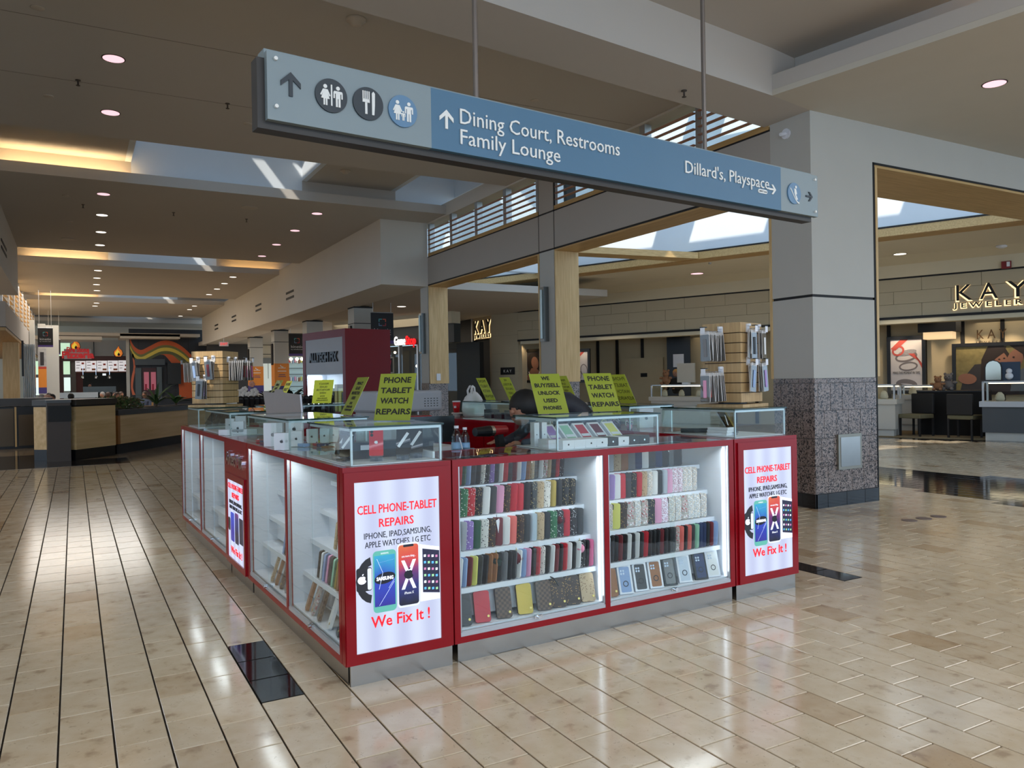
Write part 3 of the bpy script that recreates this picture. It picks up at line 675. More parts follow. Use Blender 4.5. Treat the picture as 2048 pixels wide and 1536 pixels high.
# sign cabinet with the shop name
t = cabinet('narrow red side cabinet with chrome shop name lettering over a lit poster', 0, 2.815, HP, .745, name='light_box_cabinet')
b = B(); frame_rect(b, .04, .70, .11, .80, .045, -.012, 0); b.build('sign_frame', RED, t)
_sv = [o for o in t.children]
def mini_print(t):
    B().poly([(.085, -.003, .155), (.655, -.003, .155), (.655, -.003, .755), (.085, -.003, .755)]).build('lit_panel', LITP, t)
    text('CELL PHONE-TABLET', .055, RT, t, (.37, -.006, .69), width=.52); text('REPAIRS', .055, RT, t, (.37, -.006, .625), width=.24)
    text('IPHONE, IPAD,SAMSUNG,', .038, KT_, t, (.37, -.006, .575), width=.44); text('APPLE WATCHES, LG ETC', .038, KT_, t, (.37, -.006, .535), width=.43)
    text('We Fix It !', .07, RT, t, (.38, -.006, .20), width=.38, bold=.001)
    B().poly(rrect(.19, .32, .29, .51, .02, -.006)).build('printed_screen', SAMG, t); B().poly(rrect(.34, .47, .29, .52, .02, -.006)).build('printed_screen', IPXG, t)
    B().poly(rrect(.49, .62, .31, .5, .01, -.006)).build('printed_screen', em('dark_screen', (40, 38, 62), .5), t); B().poly(rrect(.1, .18, .36, .46, .02, -.006)).build('printed_watch', em('watch', (38, 38, 42), .5), t)
mini_print(t)
text('Alltech fix', .15, mat('chrome_letters', (235, 225, 235), .1, 1), t, (.37, -.002, .87), width=.6, depth=.012, bold=.003)
t = cabinet('red side cabinet nearest the corner with two glass bays of cases', 0, 2.062, HP, 2.01, bays=[(.035, 1.0), (1.04, 1.975)])
# inner side, right flank and back row
def plain_cabinet(label, u, v, rz, W_, doors=2, D=.54):
    t = thing('storage_cabinet', label, 'cabinet', KP(u, v), KROT+rz)
    B().box(.02, W_-.02, .02, D-.02, 0, .1).build('plinth', STEEL, t); B().box(0, W_, 0, D, .1, CT-.03).build('carcass', RED, t)
    B().box(-.0, W_, -.01, D+.005, CT-.03, CT).build('counter_top', RED, t)
    for k in range(doors):
        x0 = .03+k*(W_-.06)/doors; d = B().box(x0, x0+(W_-.06)/doors-.02, -.016, 0, .14, .95).build('cabinet_door', RED, t)
        B().cyl((x0+.2, -.03, .9), (x0+.2, -.016, .9), .01).build('lock', CHROME, d)
    return t
# right flank faces inward (towards -u)
plain_cabinet('red inner cabinet under the paper cups and carrier bag', 2.72, 4.75, HP, 1.9, 3)
plain_cabinet('red inner cabinet under the glass case of small gadgets', 2.72, 2.845, HP, 2.3, 3)
plain_cabinet('red cabinet across the back of the booth', .56, 4.6, 0, 1.6, 2)
# ---------------------------------------------------------------- glass showcases
def showcase(label, u0, u1, v0, v1, h=.195, deck=True, pile=None):
    t = thing('glass_showcase', label, 'showcase', KP(u0, v0, CT), KROT); W_ = u1-u0; D = v1-v0
    B().box(.004, W_-.004, 0, .004, .002, h-.01).box(.004, W_-.004, D-.004, D, .002, h-.01).box(0, .004, .0, D, .002, h-.01).box(W_-.004, W_, 0, D, .002, h-.01).build('glass_wall', GLASS, t)
    B().box(-.004, W_+.004, -.004, D+.004, h-.008, h-.001).build('glass_top', GLASS, t)
    b = B(); z0, z1 = h-.009, h
    b.box(-.005, W_+.005, -.006, -.003, z0, z1); b.box(-.005, W_+.005, D+.003, D+.006, z0, z1); b.box(-.006, -.003, -.005, D+.005, z0, z1); b.box(W_+.003, W_+.006, -.005, D+.005, z0, z1)
    b.build('glass_edge', mat('glass_edge_dark', (14, 48, 38), .1), t)
    b = B()
    b.box(.006, W_-.006, .006, .016, h-.024, h-.010); b.box(.006, .016, .006, D-.006, h-.024, h-.010); b.box(.006, W_-.006, D-.016, D-.006, h-.024, h-.01)
    b.box(.005, .015, .005, .015, .002, h-.02); b.box(W_-.015, W_-.005, .005, .015, .002, h-.02)
    b.build('metal_profile', ALU, t)
    if deck: B().box(.01, W_-.01, .01, D-.01, .001, .006).build('deck', WHITEL, t)
    B().box(.02, W_-.02, .018, .024, h-.014, h-.011).build('led_strip', mat('led_cool', (225, 235, 255), emit=5), t)
    return t
ST = CT+.195
showcase('corner glass showcase holding the red phone and black phones', .05, .55, .03, .72)
showcase('glass showcase of white gadget boxes beside the corner one', .05, .56, 1.14, 2.28, deck=False)
showcase('glass showcase of white boxes behind the grey carton', .06, .55, 2.95, 4.05)
showcase('glass showcase with leaning tablets at the far left end', .06, .55, 4.45, 5.08)
showcase('glass showcase of boxed phones in the middle of the front', 1.28, 2.05, .05, .52)
showcase('glass showcase with leaning tablets under the wooden tower at right', 2.72, 3.22, .06, .78)
showcase('glass showcase of tangled gadgets on the right flank', 2.76, 3.22, 1.2, 2.75, deck=False)
showcase('glass showcase of dark boxes on the far right flank', 2.76, 3.22, 3.0, 4.1)
showcase('glass showcase on the back row of the booth', .75, 2.1, 4.62, 5.1)
# ---------------------------------------------------------------- phone cases
def pattern(name, c1, c2, scale, kind='vor', rough=.4, metal=0):
    m, nt, b, N, L = nodes(name); tc = N('ShaderNodeTexCoord')
    if kind == 'check':
        n = N('ShaderNodeTexChecker'); n.inputs['Scale'].default_value = scale; L(tc.outputs['Object'], n.inputs['Vector']); n.inputs['Color1'].default_value = lin(c1); n.inputs['Color2'].default_value = lin(c2); L(n.outputs[0], b.inputs['Base Color'])
    else:
        n = N('ShaderNodeTexVoronoi'); n.inputs['Scale'].default_value = scale; L(tc.outputs['Object'], n.inputs['Vector'])
        if kind == 'glit':
            s = N('ShaderNodeSeparateColor'); L(n.outputs['Color'], s.inputs[0]); r = ramp(nt, [(0, c1), (.55, c1), (.6, c2), (1, (250, 250, 250))]); L(s.outputs[0], r.inputs[0])
        else: r = ramp(nt, [(0, c2), (.22, c2), (.28, c1), (1, c1)]); L(n.outputs['Distance'], r.inputs[0])
        L(r.outputs[0], b.inputs['Base Color'])
    b.inputs['Roughness'].default_value = rough; b.inputs['Metallic'].default_value = metal; return m
CC = {  # code: (colour words, material)
 'p': ('pale pink', mat('c_pink', (226, 158, 190), .4)), 'P': ('bright pink', mat('c_pink2', (222, 110, 150), .4)), 'k': ('black', mat('c_black', (26, 24, 25), .35)),
 'd': ('dark grey', mat('c_dgrey', (58, 58, 60), .4)), 'g': ('grey', mat('c_grey', (120, 120, 122), .4)), 'w': ('white', mat('c_white', (226, 226, 224), .4)),
 'b': ('light blue', mat('c_blue', (140, 165, 205), .4)), 'B': ('navy blue', mat('c_navy', (38, 52, 92), .4)), 'G': ('dark green', mat('c_green', (36, 82, 58), .4)),
 'm': ('mint green', mat('c_mint', (150, 200, 170), .4)), 'r': ('red', mat('c_red', (192, 34, 48), .35)), 'R': ('dark red', mat('c_dred', (110, 26, 34), .4)),
 'c': ('coral', mat('c_coral', (226, 110, 100), .4)), 'y': ('pale yellow', mat('c_yel', (222, 220, 110), .4)), 'o': ('tan brown', mat('c_tan', (150, 100, 62), .5)),
 'l': ('lilac', mat('c_lilac', (168, 140, 200), .4)), 's': ('silver grey', mat('c_silver', (178, 182, 188), .3, .4)), 'q': ('gold', mat('c_gold', (176, 150, 70), .35, .5)),
 'M': ('brown gold dotted', pattern('c_mono', (58, 40, 30), (170, 130, 70), 85)), 'D': ('black gold dotted', pattern('c_monob', (24, 22, 22), (190, 165, 110), 90)),
 'W': ('white black dotted', pattern('c_monow', (225, 222, 215), (50, 48, 46), 85)), 'T': ('red white dotted', pattern('c_monor', (190, 30, 40), (235, 225, 220), 85)),
 'E': ('green white dotted', pattern('c_monog', (46, 110, 70), (225, 230, 215), 80)), 'C': ('brown chequered', pattern('c_check', (66, 48, 38), (102, 78, 60), 70, 'check')),
 'K': ('clear glitter', pattern('c_glit', (190, 186, 182), (225, 190, 150), 260, 'glit', .2, .2)), 'L': ('pink glitter', pattern('c_glit2', (200, 160, 170), (235, 220, 230), 260, 'glit', .2, .2)),
 'F': ('red flowered clear', pattern('c_flower', (186, 178, 168), (170, 50, 50), 120, 'glit', .25)), 'V': ('purple white dotted', pattern('c_monov', (150, 120, 190), (235, 230, 240), 80)),
 'S': ('black white spotted', pattern('c_spot', (40, 38, 40), (220, 220, 220), 95)), 'x': ('beige patterned', pattern('c_beige', (190, 165, 130), (120, 90, 60), 90)),
}
CAMM = mat('lens_black', (18, 18, 20), .15); CAMR = mat('lens_ring', (170, 170, 176), .2, .7); CAMW = mat('cutout_white', (225, 228, 232), .4)
_cm = {}
def case_mesh(code, w_=.078, h=.156, t=.011):
    k = (code, w_)
    if k not in _cm:
        b = B(); b.prism([(x, -t/2, z) for x, _, z in rrect(-w_/2, w_/2, 0, h, .012, 0, 3)][::-1], (0, t, 0)); o = b.build('phone_case', CC[code][1]); _cm[k] = o.data; bpy.data.objects.remove(o)
    return _cm[k]
def cam_mesh(kind):
    if kind not in _cm:
        b = B()
        b.prism([(x, -.0075, z) for x, _, z in rrect(-.033, -.001, .112, .150, .008, 0, 3)][::-1], (0, .0025, 0), 0)
        if kind == 'camD':
            for (x, z) in ((-.024, .141), (-.024, .122), (-.009, .131)): b.cyl((x, -.0095, z), (x, -.007, z), .0062, n=8, mi=1)
        o = b.build('camera_window', [CAMW if kind == 'camW' else CAMM, CAMR]); _cm[kind] = o.data; bpy.data.objects.remove(o)
    return _cm[kind]
def ordn(i):
    return {1: 'first', 2: 'second', 3: 'third', 4: 'fourth', 5: 'fifth', 6: 'sixth', 7: 'seventh', 8: 'eighth', 9: 'ninth', 10: 'tenth', 11: 'eleventh', 12: 'twelfth'}.get(i, '%d%s' % (i, 'st' if i == 21 else 'nd' if i == 22 else 'rd' if i == 23 else 'th'))
SHN = ['top', 'second', 'third', 'fourth', 'bottom']
def put_case(code, M, lab, grp, cam_='camD'):
    o = bpy.data.objects.new('phone_case', case_mesh(code)); COL.objects.link(o); o.matrix_world = M; tag(o, lab, 'phone case', grp)
    c = bpy.data.objects.new('camera_window', cam_mesh(cam_)); COL.objects.link(c); c.parent = o
    return o
def place_row(front, bay, sh, x0, x1, codes, yaw=-58, camk=None, gaps=0):
    """front: (origin u, v, rot) of the cabinet; cases stand like books, backs turned towards the camera"""
    u, v, rz = front; base = Matrix.Translation(KP(u, v)) @ Matrix.Rotation(KROT+rz, 4, 'Z'); z, y = SHV[sh]
    n = len(codes); cnt = {}; tot = {c: codes.count(c) for c in codes}
    for i, c in enumerate(codes):
        cnt[c] = cnt.get(c, 0)+1
        x = x0+(x1-x0)*(i+.5)/n+random.uniform(-.002, .002)
        a = R_(yaw+random.uniform(-5, 5)); tl = R_(-9+random.uniform(-2, 2))
        yy = y+.036
        M = base @ Matrix.Translation((x, yy, z+.003)) @ Matrix.Rotation(a, 4, 'Z') @ Matrix.Rotation(tl, 4, 'X') @ Matrix.Translation((0, 0, 0))
        s = '' if tot[c] == 1 else '%s of its colour, ' % ordn(cnt[c])
        ty = ('phone case, %s%s shelf, %s' % (s, SHN[sh], bay))
        k = camk or ('camW' if (c in 'MDWTEVSGrpd' and sh < 2) else 'camD')
        put_case(c, M, CC[c][0]+' '+ty, 'phone cases on the %s shelf of the %s' % (SHN[sh], bay), k)
FR = (.588, 0, 0)
b1, b2 = 'left front bay', 'right front bay'
place_row(FR, b1, 0, .06, .88, 'pMdrGbdkWSVdwrdRwboxkwFxkrS', camk='camW')
place_row(FR, b1, 1, .05, .92, 'dMETDwdpMrrkDxWqkDD', -50)
place_row(FR, b1, 2, .05, .93, 'DsVGWMRwcMdsxkESrSd', -46)
place_row(FR, b1, 3, .05, .96, 'wbRydkoodgkdwbpkrWkwRkrwkwSkP')
place_row(FR, b2, 0, 1.05, 1.86, 'dgdsxogBwdBkkk', -40, camk='camW')
place_row(FR, b2, 1, 1.05, 1.92, 'pKklwrdDrxKwkspLLKKK', -48)
place_row(FR, b2, 2, 1.05, 1.95, 'KKyMFKFDpLKKFKKK', -44)
place_row(FR, b2, 3, 1.05, 1.98, 'wkkRkwkwkrkkkRkkdFckcdmBBkRb')
SL = (0, 2.062, HP); s1, s2 = 'corner side bay', 'second side bay'
place_row(SL, s1, 0, 1.76, 1.95, 'bpdw', -30); place_row(SL, s1, 1, 1.62, 1.95, 'lKKKKgK', -50); place_row(SL, s1, 2, 1.42, 1.95, 'xWMxMFwoMWdS', -50); place_row(SL, s1, 3, 1.26, 1.95, 'kwbpdmqoRybrkw', -50)
place_row(SL, s2, 0, .84, .98, 'crw', -40); place_row(SL, s2, 1, .70, .98, 'doMxg', -50); place_row(SL, s2, 2, .58, .98, 'dMxWoM', -50); place_row(SL, s2, 3, .50, .98, 'bdxoxxwg', -50)
# wallets and boxed cases on the bottom shelves
def wallet(front, x, code, lab, grp, w_=.088, h=.165, strap=False, name='phone_wallet'):
    u, v, rz = front; base = Matrix.Translation(KP(u, v)) @ Matrix.Rotation(KROT+rz, 4, 'Z')
    M = base @ Matrix.Translation((x, .06, .174)) @ Matrix.Rotation(R_(-14), 4, 'Z') @ Matrix.Rotation(R_(-18), 4, 'X')
    t = bpy.data.objects.new(name, None); COL.objects.link(t); t.matrix_world = M; tag(t, lab, 'phone wallet' if name == 'phone_wallet' else 'boxed case', grp)
    m = CC[code][1] if isinstance(code, str) else code
    if name == 'phone_wallet':
        B().prism([(a, -.011, c) for a, _, c in rrect(-w_/2, w_/2, 0, h, .014, 0, 3)][::-1], (0, .018, 0)).build('cover', m, t)
        B().box(-w_/2-.002, -w_/2+.004, -.009, .007, .01, h-.01).build('spine', mat('wallet_edge', (60, 46, 38), .6), t)
        B().cyl((w_/2-.014, -.014, .03), (w_/2-.014, -.010, .03), .007, n=10).build('clasp', mat('brass', (200, 170, 100), .25, .9), t)
        if strap: B().tube([(w_/2-.02, 0, h), (w_/2+.0, -.01, h+.018), (w_/2+.03, -.012, h), (w_/2+.05, -.012, h-.04)], .004, 6).build('wrist_strap', BLACKP, t)
    else:
        B().box(-w_/2, w_/2, -.009, .009, 0, h).build('box', WHITE if code in 'wsbdo' else BLACKP, t)
        B().poly(rrect(-w_/2+.012, w_/2-.012, .01, h-.012, .008, -.0095)).build('case_window', m, t)
        lens = B()
        for (a, c) in ((-.022, .137), (-.006, .137), (-.022, .12), (-.006, .12)): lens.cyl((a, -.0105, c), (a, -.009, c), .0065, n=10)
        lens.build('lens_holes', CAMR, t)
        q = B()
        for k in range(24):
            a0, a1 = 2*PI*k/24, 2*PI*(k+1)/24
            q.poly([(r_*math.cos(a), -.0105, .06+r_*math.sin(a)) for r_, a in ((.013, a0), (.013, a1), (.018, a1), (.018, a0))][::-1])
        q.build('round_logo', mat('ring_dark', (40, 40, 46), .5) if code != 'k' else CAMR, t)
        B().box(-.012, .012, -.004, .004, h, h+.012).build('hanger_tab', BLACKP if code in 'kd' else WHITE, t)
for i, (x, c, nm, st) in enumerate(((.085, 'd', 'dark grey wallet case at the left end, bottom shelf of the left front bay', 0), (.20, 'r', 'red wallet case with a tassel on the bottom shelf of the left front bay', 0), (.335, 'C', 'brown chequered wallet case left of the gold one', 0), (.47, 'q', 'embossed gold wallet case beside the door lock', 0),
        (.60, 'C', 'brown chequered wallet case with a looped black strap', 1), (.70, 'M', 'brown dotted wallet case with a pink top edge', 0), (.80, 'M', 'brown dotted wallet case beside the grey one', 0), (.905, 'x', 'beige honeycomb wallet case at the right end of the bottom shelf', 0))):
    wallet(FR, x, c, nm, 'wallet cases on the bottom shelf of the left front bay', strap=bool(st))
for x, c, nm in ((1.075, 'o', 'tan leather wallet case at the left end of the right front bay'), ): wallet(FR, x, c, nm, 'wallet cases on the bottom shelf')
for x, c, nm in ((1.19, 'b', 'boxed pale blue case with a black hanger loop'), (1.31, 'd', 'boxed dark slate case with a black hanger loop'), (1.43, 'o', 'boxed brown leather case beside the door lock'), (1.545, 'g', 'boxed grey case just right of the door lock'), (1.67, 's', 'boxed clear case with a small blue sticker'), (1.81, 'B', 'boxed dark blue case second from the right end'), (1.92, 'w', 'boxed white case at the right end of the bottom shelf')):
    wallet(FR, x, c, nm, 'boxed cases on the bottom shelf of the right front bay', .092, .172, name='boxed_case')
for k, (x, c) in enumerate(((1.22, 'o'), (1.33, 'F'), (1.45, 'C'), (1.63, 'w'), (1.78, 'd'), (1.89, 'k'))): wallet(SL, x, c, '%s wallet case, %s on the bottom shelf, corner side bay' % (CC[c][0], ordn(k+1)), 'wallet cases in the corner side bay')
for k, (x, c) in enumerate(((.42, 'x'), (.53, 'o'), (.65, 'C'), (.77, 'g'), (.89, 'p'))): wallet(SL, x, c, '%s wallet case, %s on the bottom shelf, second side bay' % (CC[c][0], ordn(k+1)), 'wallet cases in the second side bay')
# pompom and tag key charms hanging off the shelves
def pompom(x, sh, m, lab, r=.032):
    z, y = SHV[sh]; P = KP(.588, 0)+KU*x+KV*(y-.012)+Vector((0, 0, z-.075))
    o = thing('pompom_charm', lab, 'key charm', P, KROT)
    b = B(); b.ball((0, 0, 0), r, 14, 10, jit=.12); b.build('pompom', m, o, True); B().cyl((0, 0, r*.9), (0, .006, .06), .002, n=6).build('chain', mat('brass', (200, 170, 100), .25, .9), o)
pompom(.33, 2, mat('fluff_green', (30, 48, 42), .95), 'dark green pompom charm hanging in the left front bay'); pompom(.46, 2, mat('fluff_red', (90, 18, 30), .95), 'maroon pompom charm beside the green one')
pompom(.90, 2, mat('fluff_pink', (226, 140, 165), .95), 'pink pompom charm at the right of the left front bay', .028); pompom(.80, 1, mat('fluff_red', (90, 18, 30), .95), 'dark red pompom charm left of the pink one', .03)
o = thing('hang_tag', 'white paper price tag hanging on the second shelf', 'tag', KP(.588, 0)+KU*.37+KV*.17+Vector((0, 0, .66)), KROT+.3)
B().obox((0, 0, 0), (.013, 0, .004), (0, .0008, 0), (-.009, 0, .036)).build('card', WHITE, o); B().cyl((-.01, 0, .035), (-.015, .003, .065), .0015, n=6).build('cord', BLACKP, o)
# ---------------------------------------------------------------- yellow acrylic signs
YEL, nt, b, N, L = nodes('yellow_paper'); b.inputs['Base Color'].default_value = lin((232, 240, 84)); b.inputs['Roughness'].default_value = .35; b.inputs['Specular IOR Level'].default_value = .6
tl_ = N('ShaderNodeBsdfTranslucent'); tl_.inputs[0].default_value = lin((210, 220, 60)); mx = N('ShaderNodeMixShader'); mx.inputs[0].default_value = .25
L(b.outputs[0], mx.inputs[1]); L(tl_.outputs[0], mx.inputs[2]); L(mx.outputs[0], nt.nodes['Material Output'].inputs[0])
INK = mat('ink', (28, 30, 26), .5, var=0); INKF = mat('ink_faded', (120, 124, 60), .5, var=0); INKB = mat('ink_bleed', (108, 112, 40), .5, var=0)
def counter_sign(label, u, v, yawd, lines, lean=24, w_=.216, h=.28, back=False, ink=None, z=ST, grp='yellow counter signs'):
    t = thing('counter_sign', label, 'sign', KP(u, v, z+.002), KROT+R_(yawd), grp)
    s, c = math.sin(R_(lean)), math.cos(R_(lean)); ey = Vector((0, s, c)); nn = Vector((0, -c, s))
    p = [Vector((-w_/2, 0, .002)), Vector((w_/2, 0, .002)), Vector((w_/2, 0, .002))+ey*h, Vector((-w_/2, 0, .002))+ey*h]
    B().prism([q-nn*.0022 for q in p], nn*.0016).build('paper', YEL, t)
    B().prism([q-nn*.0008 for q in p], nn*.0010).build('acrylic_sheet', CLEAR, t)
    B().box(-w_/2, w_/2, 0, .075, 0, .002).build('foot', CLEAR, t)
    for (txt, sz, hh, wd) in lines:
        P = ey*(hh*h)+nn*.0007+Vector((0, 0, .002))
        text(txt, sz, ink or INK, t, P, (1, 0, 0), ey, width=wd, depth=.0002, bold=.0013)
        P2 = ey*(hh*h)-nn*.0026+Vector((0, 0, .002))
        text(txt, sz, INKB, t, P2, (1, 0, 0), ey, width=wd, depth=.0002, bold=.0006, name='show_through')
    return t
PT = [('PHONE', .048, .80, .165), ('TABLET', .046, .58, .185), ('WATCH', .046, .36, .168), ('REPAIRS', .046, .13, .205)]
WB = [('WE', .036, .84, .058), ('BUY/SELL', .038, .66, .178), ('UNLOCK', .036, .47, .155), ('USED', .036, .28, .10), ('PHONES', .034, .10, .128)]
PG = [('PRIVACY', .03, .80, .11), ('GLASS', .03, .67, .085), ('PROTECTOR', .03, .54, .15), ('HERE', .03, .41, .07), ('FITS', .022, .28, .05), ('PHONE AND', .02, .19, .11), ('SCREENGUARD', .018, .11, .13)]
counter_sign('bright yellow PHONE TABLET WATCH REPAIRS sign on the corner showcase', .42, .40, -46, PT, 22)
counter_sign('bright yellow WE BUY/SELL UNLOCK USED PHONES sign on the middle showcase', 1.50, .40, -6, WB, 27)
counter_sign('bright yellow PHONE TABLET WATCH REPAIRS sign on the middle showcase', 1.92, .40, -6, PT, 27)
counter_sign('yellow sign with reversed PHONE TABLET lettering on the right flank', 3.1, 1.62, 90, PT, 27)
counter_sign('yellow sign with reversed PRIVACY GLASS lettering behind the middle sign', 3.12, 2.5, 90, PG, 27)
counter_sign('faded yellow sign standing at the far right end of the booth', 3.08, 4.0, 90, PT, 27, ink=INKF)
counter_sign('yellow sign half hidden behind the WE BUY/SELL sign', 3.12, 3.55, 90, WB, 27)
counter_sign('tall olive PRIVACY GLASS PROTECTOR HERE sign before the red kiosk', .50, 1.40, -90, PG, 27)
counter_sign('lime green sign with its back turned on the back row', 1.41, 4.85, 180, PG, 24)
counter_sign('olive PRIVACY GLASS sign standing behind the grey carton', .49, 3.52, -90, PG, 27)
counter_sign('small olive sign farthest back beside the wooden tower', .95, 4.9, -90, PT, 27)
# ================================================================ THINGS ON THE COUNTERS
def uvz(px, py, z): q = onz(px, py, z)-KO; return q.dot(KU), q.dot(KV)
DK = CT+.007
def smart(name, label, u, v, yawd, body, w_=.072, h=.148, lean=20, sticker=False, stand=True, cat='phone', grp=None, z=DK, logo=False):
    t = thing(name, label, cat, KP(u, v, z), KROT+R_(yawd), grp); s, c = math.sin(R_(lean)), math.cos(R_(lean))
    ey = Vector((0, s, c)); nn = Vector((0, -c, s)); o = Vector((0, 0, .022))
    pts = [o+Vector((a, 0, 0))+ey*zz for a, _, zz in rrect(-w_/2, w_/2, 0, h, .009, 0, 3)]
    B().prism([p for p in pts], nn*.008).build('body', body, t)
    if sticker:
        q = o+nn*.0088+ey*(h*.55); d1 = (Vector((1, 0, 0))*.55+ey*.84).normalized(); d2 = nn.cross(d1)
        B().obox(q, d1*.045, d2*.0075, nn*.0003).build('price_sticker', WHITE, t)
    if logo:
        lm = B()
        for (a, zz) in ((-.022, .13), (-.022, .112)): lm.cyl(o+Vector((a, 0, 0))+ey*zz+nn*.008, o+Vector((a, 0, 0))+ey*zz+nn*.0105, .008, n=12)
        lm.build('camera_lens', CAMM, t)
        pts = apple(0, 0, .009, 0); B().poly([o+ey*(h*.5+p[2])+Vector((p[0], 0, 0))+nn*.0086 for p in pts]).build('logo', WHITE, t)
    if stand:
        b = B(); b.box(-.032, .032, -.03, -.026, 0, .03); b.box(-.032, .032, -.03, .03, .018, .021); b.box(-.008, .008, -.02, .03, 0, .018); b.box(-.03, .03, .02, .024, 0, .05)
        b.build('acrylic_stand', CLEAR, t)
    return t
PHB = mat('phone_glass_black', (12, 12, 14), .04, coat=.5, var=0); PHR = mat('phone_red', (200, 20, 38), .12, coat=.5, var=0)
smart('smartphone', 'red phone showing its back, standing in the corner showcase', .235, .16, -22, PHR, logo=True)
smart('smartphone', 'black phone with a slanted white sticker, right of the red phone', .37, .13, -28, PHB, sticker=True)
smart('smartphone', 'black phone with a slanted white sticker at the right end of the corner showcase', .47, .19, -25, PHB, sticker=True)
smart('smartphone', 'black phone with a sticker just left of the showcase corner', .10, .25, -60, PHB, sticker=True)
smart('smartphone', 'black phone farthest left in the corner showcase', .11, .36, -66, PHB, sticker=True)
def carton(name, label, u, v, yawd, sx, sy, sz, m, z=DK, cat='box', grp=None, tab=None, mark=None):
    t = thing(name, label, cat, KP(u, v, z), KROT+R_(yawd), grp)
    B().box(-sx/2, sx/2, -sy/2, sy/2, 0, sz*.8).build('tray', m, t); B().box(-sx/2-.001, sx/2+.001, -sy/2-.001, sy/2+.001, sz*.2, sz).build('lid', m, t)
    if mark: apple_mark('logo', 0, sz*.5, min(sx, sz)*.11, -sy/2-.002, mark, t)
    if tab: B().box(sx*.05, sx*.35, -sy/2-.002, -sy/2-.001, sz*.55, sz*.85).build('label', WHITE, t)
    return t
carton('product_box', 'black product box with a barcode label behind the red phone', .20, .36, -6, .2, .1, .085, BLACKP, tab=1)
carton('product_box', 'black product box with a barcode label behind the right hand phones', .42, .38, -6, .2, .1, .085, BLACKP, tab=1)
B().box(0, .012, 0, .55, 0, .035).build('display_divider', WHITEL, None, label='white raised edge at the right side of the corner showcase', cat='divider').matrix_world = Matrix.Translation(KP(.525, .1, DK)) @ Matrix.Rotation(KROT, 4, 'Z')
gm = mat('mark_grey', (70, 72, 76), .5)
GB = 'white gadget boxes in the second showcase'
for lab, px, py, sx, sz in (('tall white gadget box at the back left of the second showcase', 548, 893, .12, .155), ('narrow white box with grey side nearest the glass corner', 565, 900, .09, .105), ('tall white box with round marks behind the glass corner', 590, 880, .12, .16), ('small white box second from the corner', 594, 893, .075, .1), ('small white box third from the corner', 625, 888, .07, .1), ('grey white box fourth from the corner', 650, 886, .06, .1), ('grey white box nearest the black phones', 668, 884, .06, .098)):
    u, v = uvz(px, py, CT); carton('gadget_box', lab, u, v, -25, sx, .05, sz, WHITE, CT+.002, grp=GB, mark=gm)
cols = ['r', 'B', 'o', 'w', 'k', 'y', 'g', 'p', 'b', 'x']
for i in range(14):
    px = 515+i*12+random.uniform(-3, 3); u, v = uvz(px, 884+random.uniform(-3, 5)+ (i*.9), CT); u = min(max(u, .12), .5); v = min(max(v, 1.2), 2.2)
    o = thing('earphone_pouch', '%s flat gadget pouch, %s from the left in the second showcase' % (CC[cols[i % 10]][0], ordn(i+1)), 'pouch', KP(u, v, CT+.002), random.uniform(0, 3), 'flat pouches in the second showcase')
    B().prism([(a, c, 0) for a, _, c in rrect(-.04, .04, -.028, .028, .01, 0, 3)], (0, 0, .012+i % 3*.004)).build('body', CC[cols[i % 10]][1], o); B().cyl((.03, 0, .012+i % 3*.004), (.03, 0, .02+i % 3*.004), .005, n=8).build('button', CHROME, o)
for lab, px, py, sx, sz, m in (('white gadget box at the left of the third showcase', 448, 872, .09, .11, WHITE), ('white box with a small logo in the third showcase', 461, 862, .075, .11, WHITE), ('taller white box at the right of the third showcase', 482, 858, .09, .12, WHITE), ('small teal box lying in the third showcase', 470, 866, .06, .04, mat('teal', (60, 140, 170), .4)), ('long white base box in the third showcase', 472, 871, .3, .045, WHITE)):
    u, v = uvz(px, py, CT); carton('gadget_box', lab, min(max(u, .15), .46), min(max(v, 3.05), 3.95), -20, sx, .06, sz, m, CT+.002, grp='boxes in the third showcase', mark=gm if m is WHITE else None)
for i, (u, v) in enumerate(((.18, 4.6), (.26, 4.7), (.34, 4.8))): smart('tablet', 'dark tablet leaning in the far left showcase, %s from the left' % ordn(3-i), u, v, -70, PHB, .12, .15, 35, cat='tablet', grp='leaning tablets in the far left showcase', z=DK-.005)
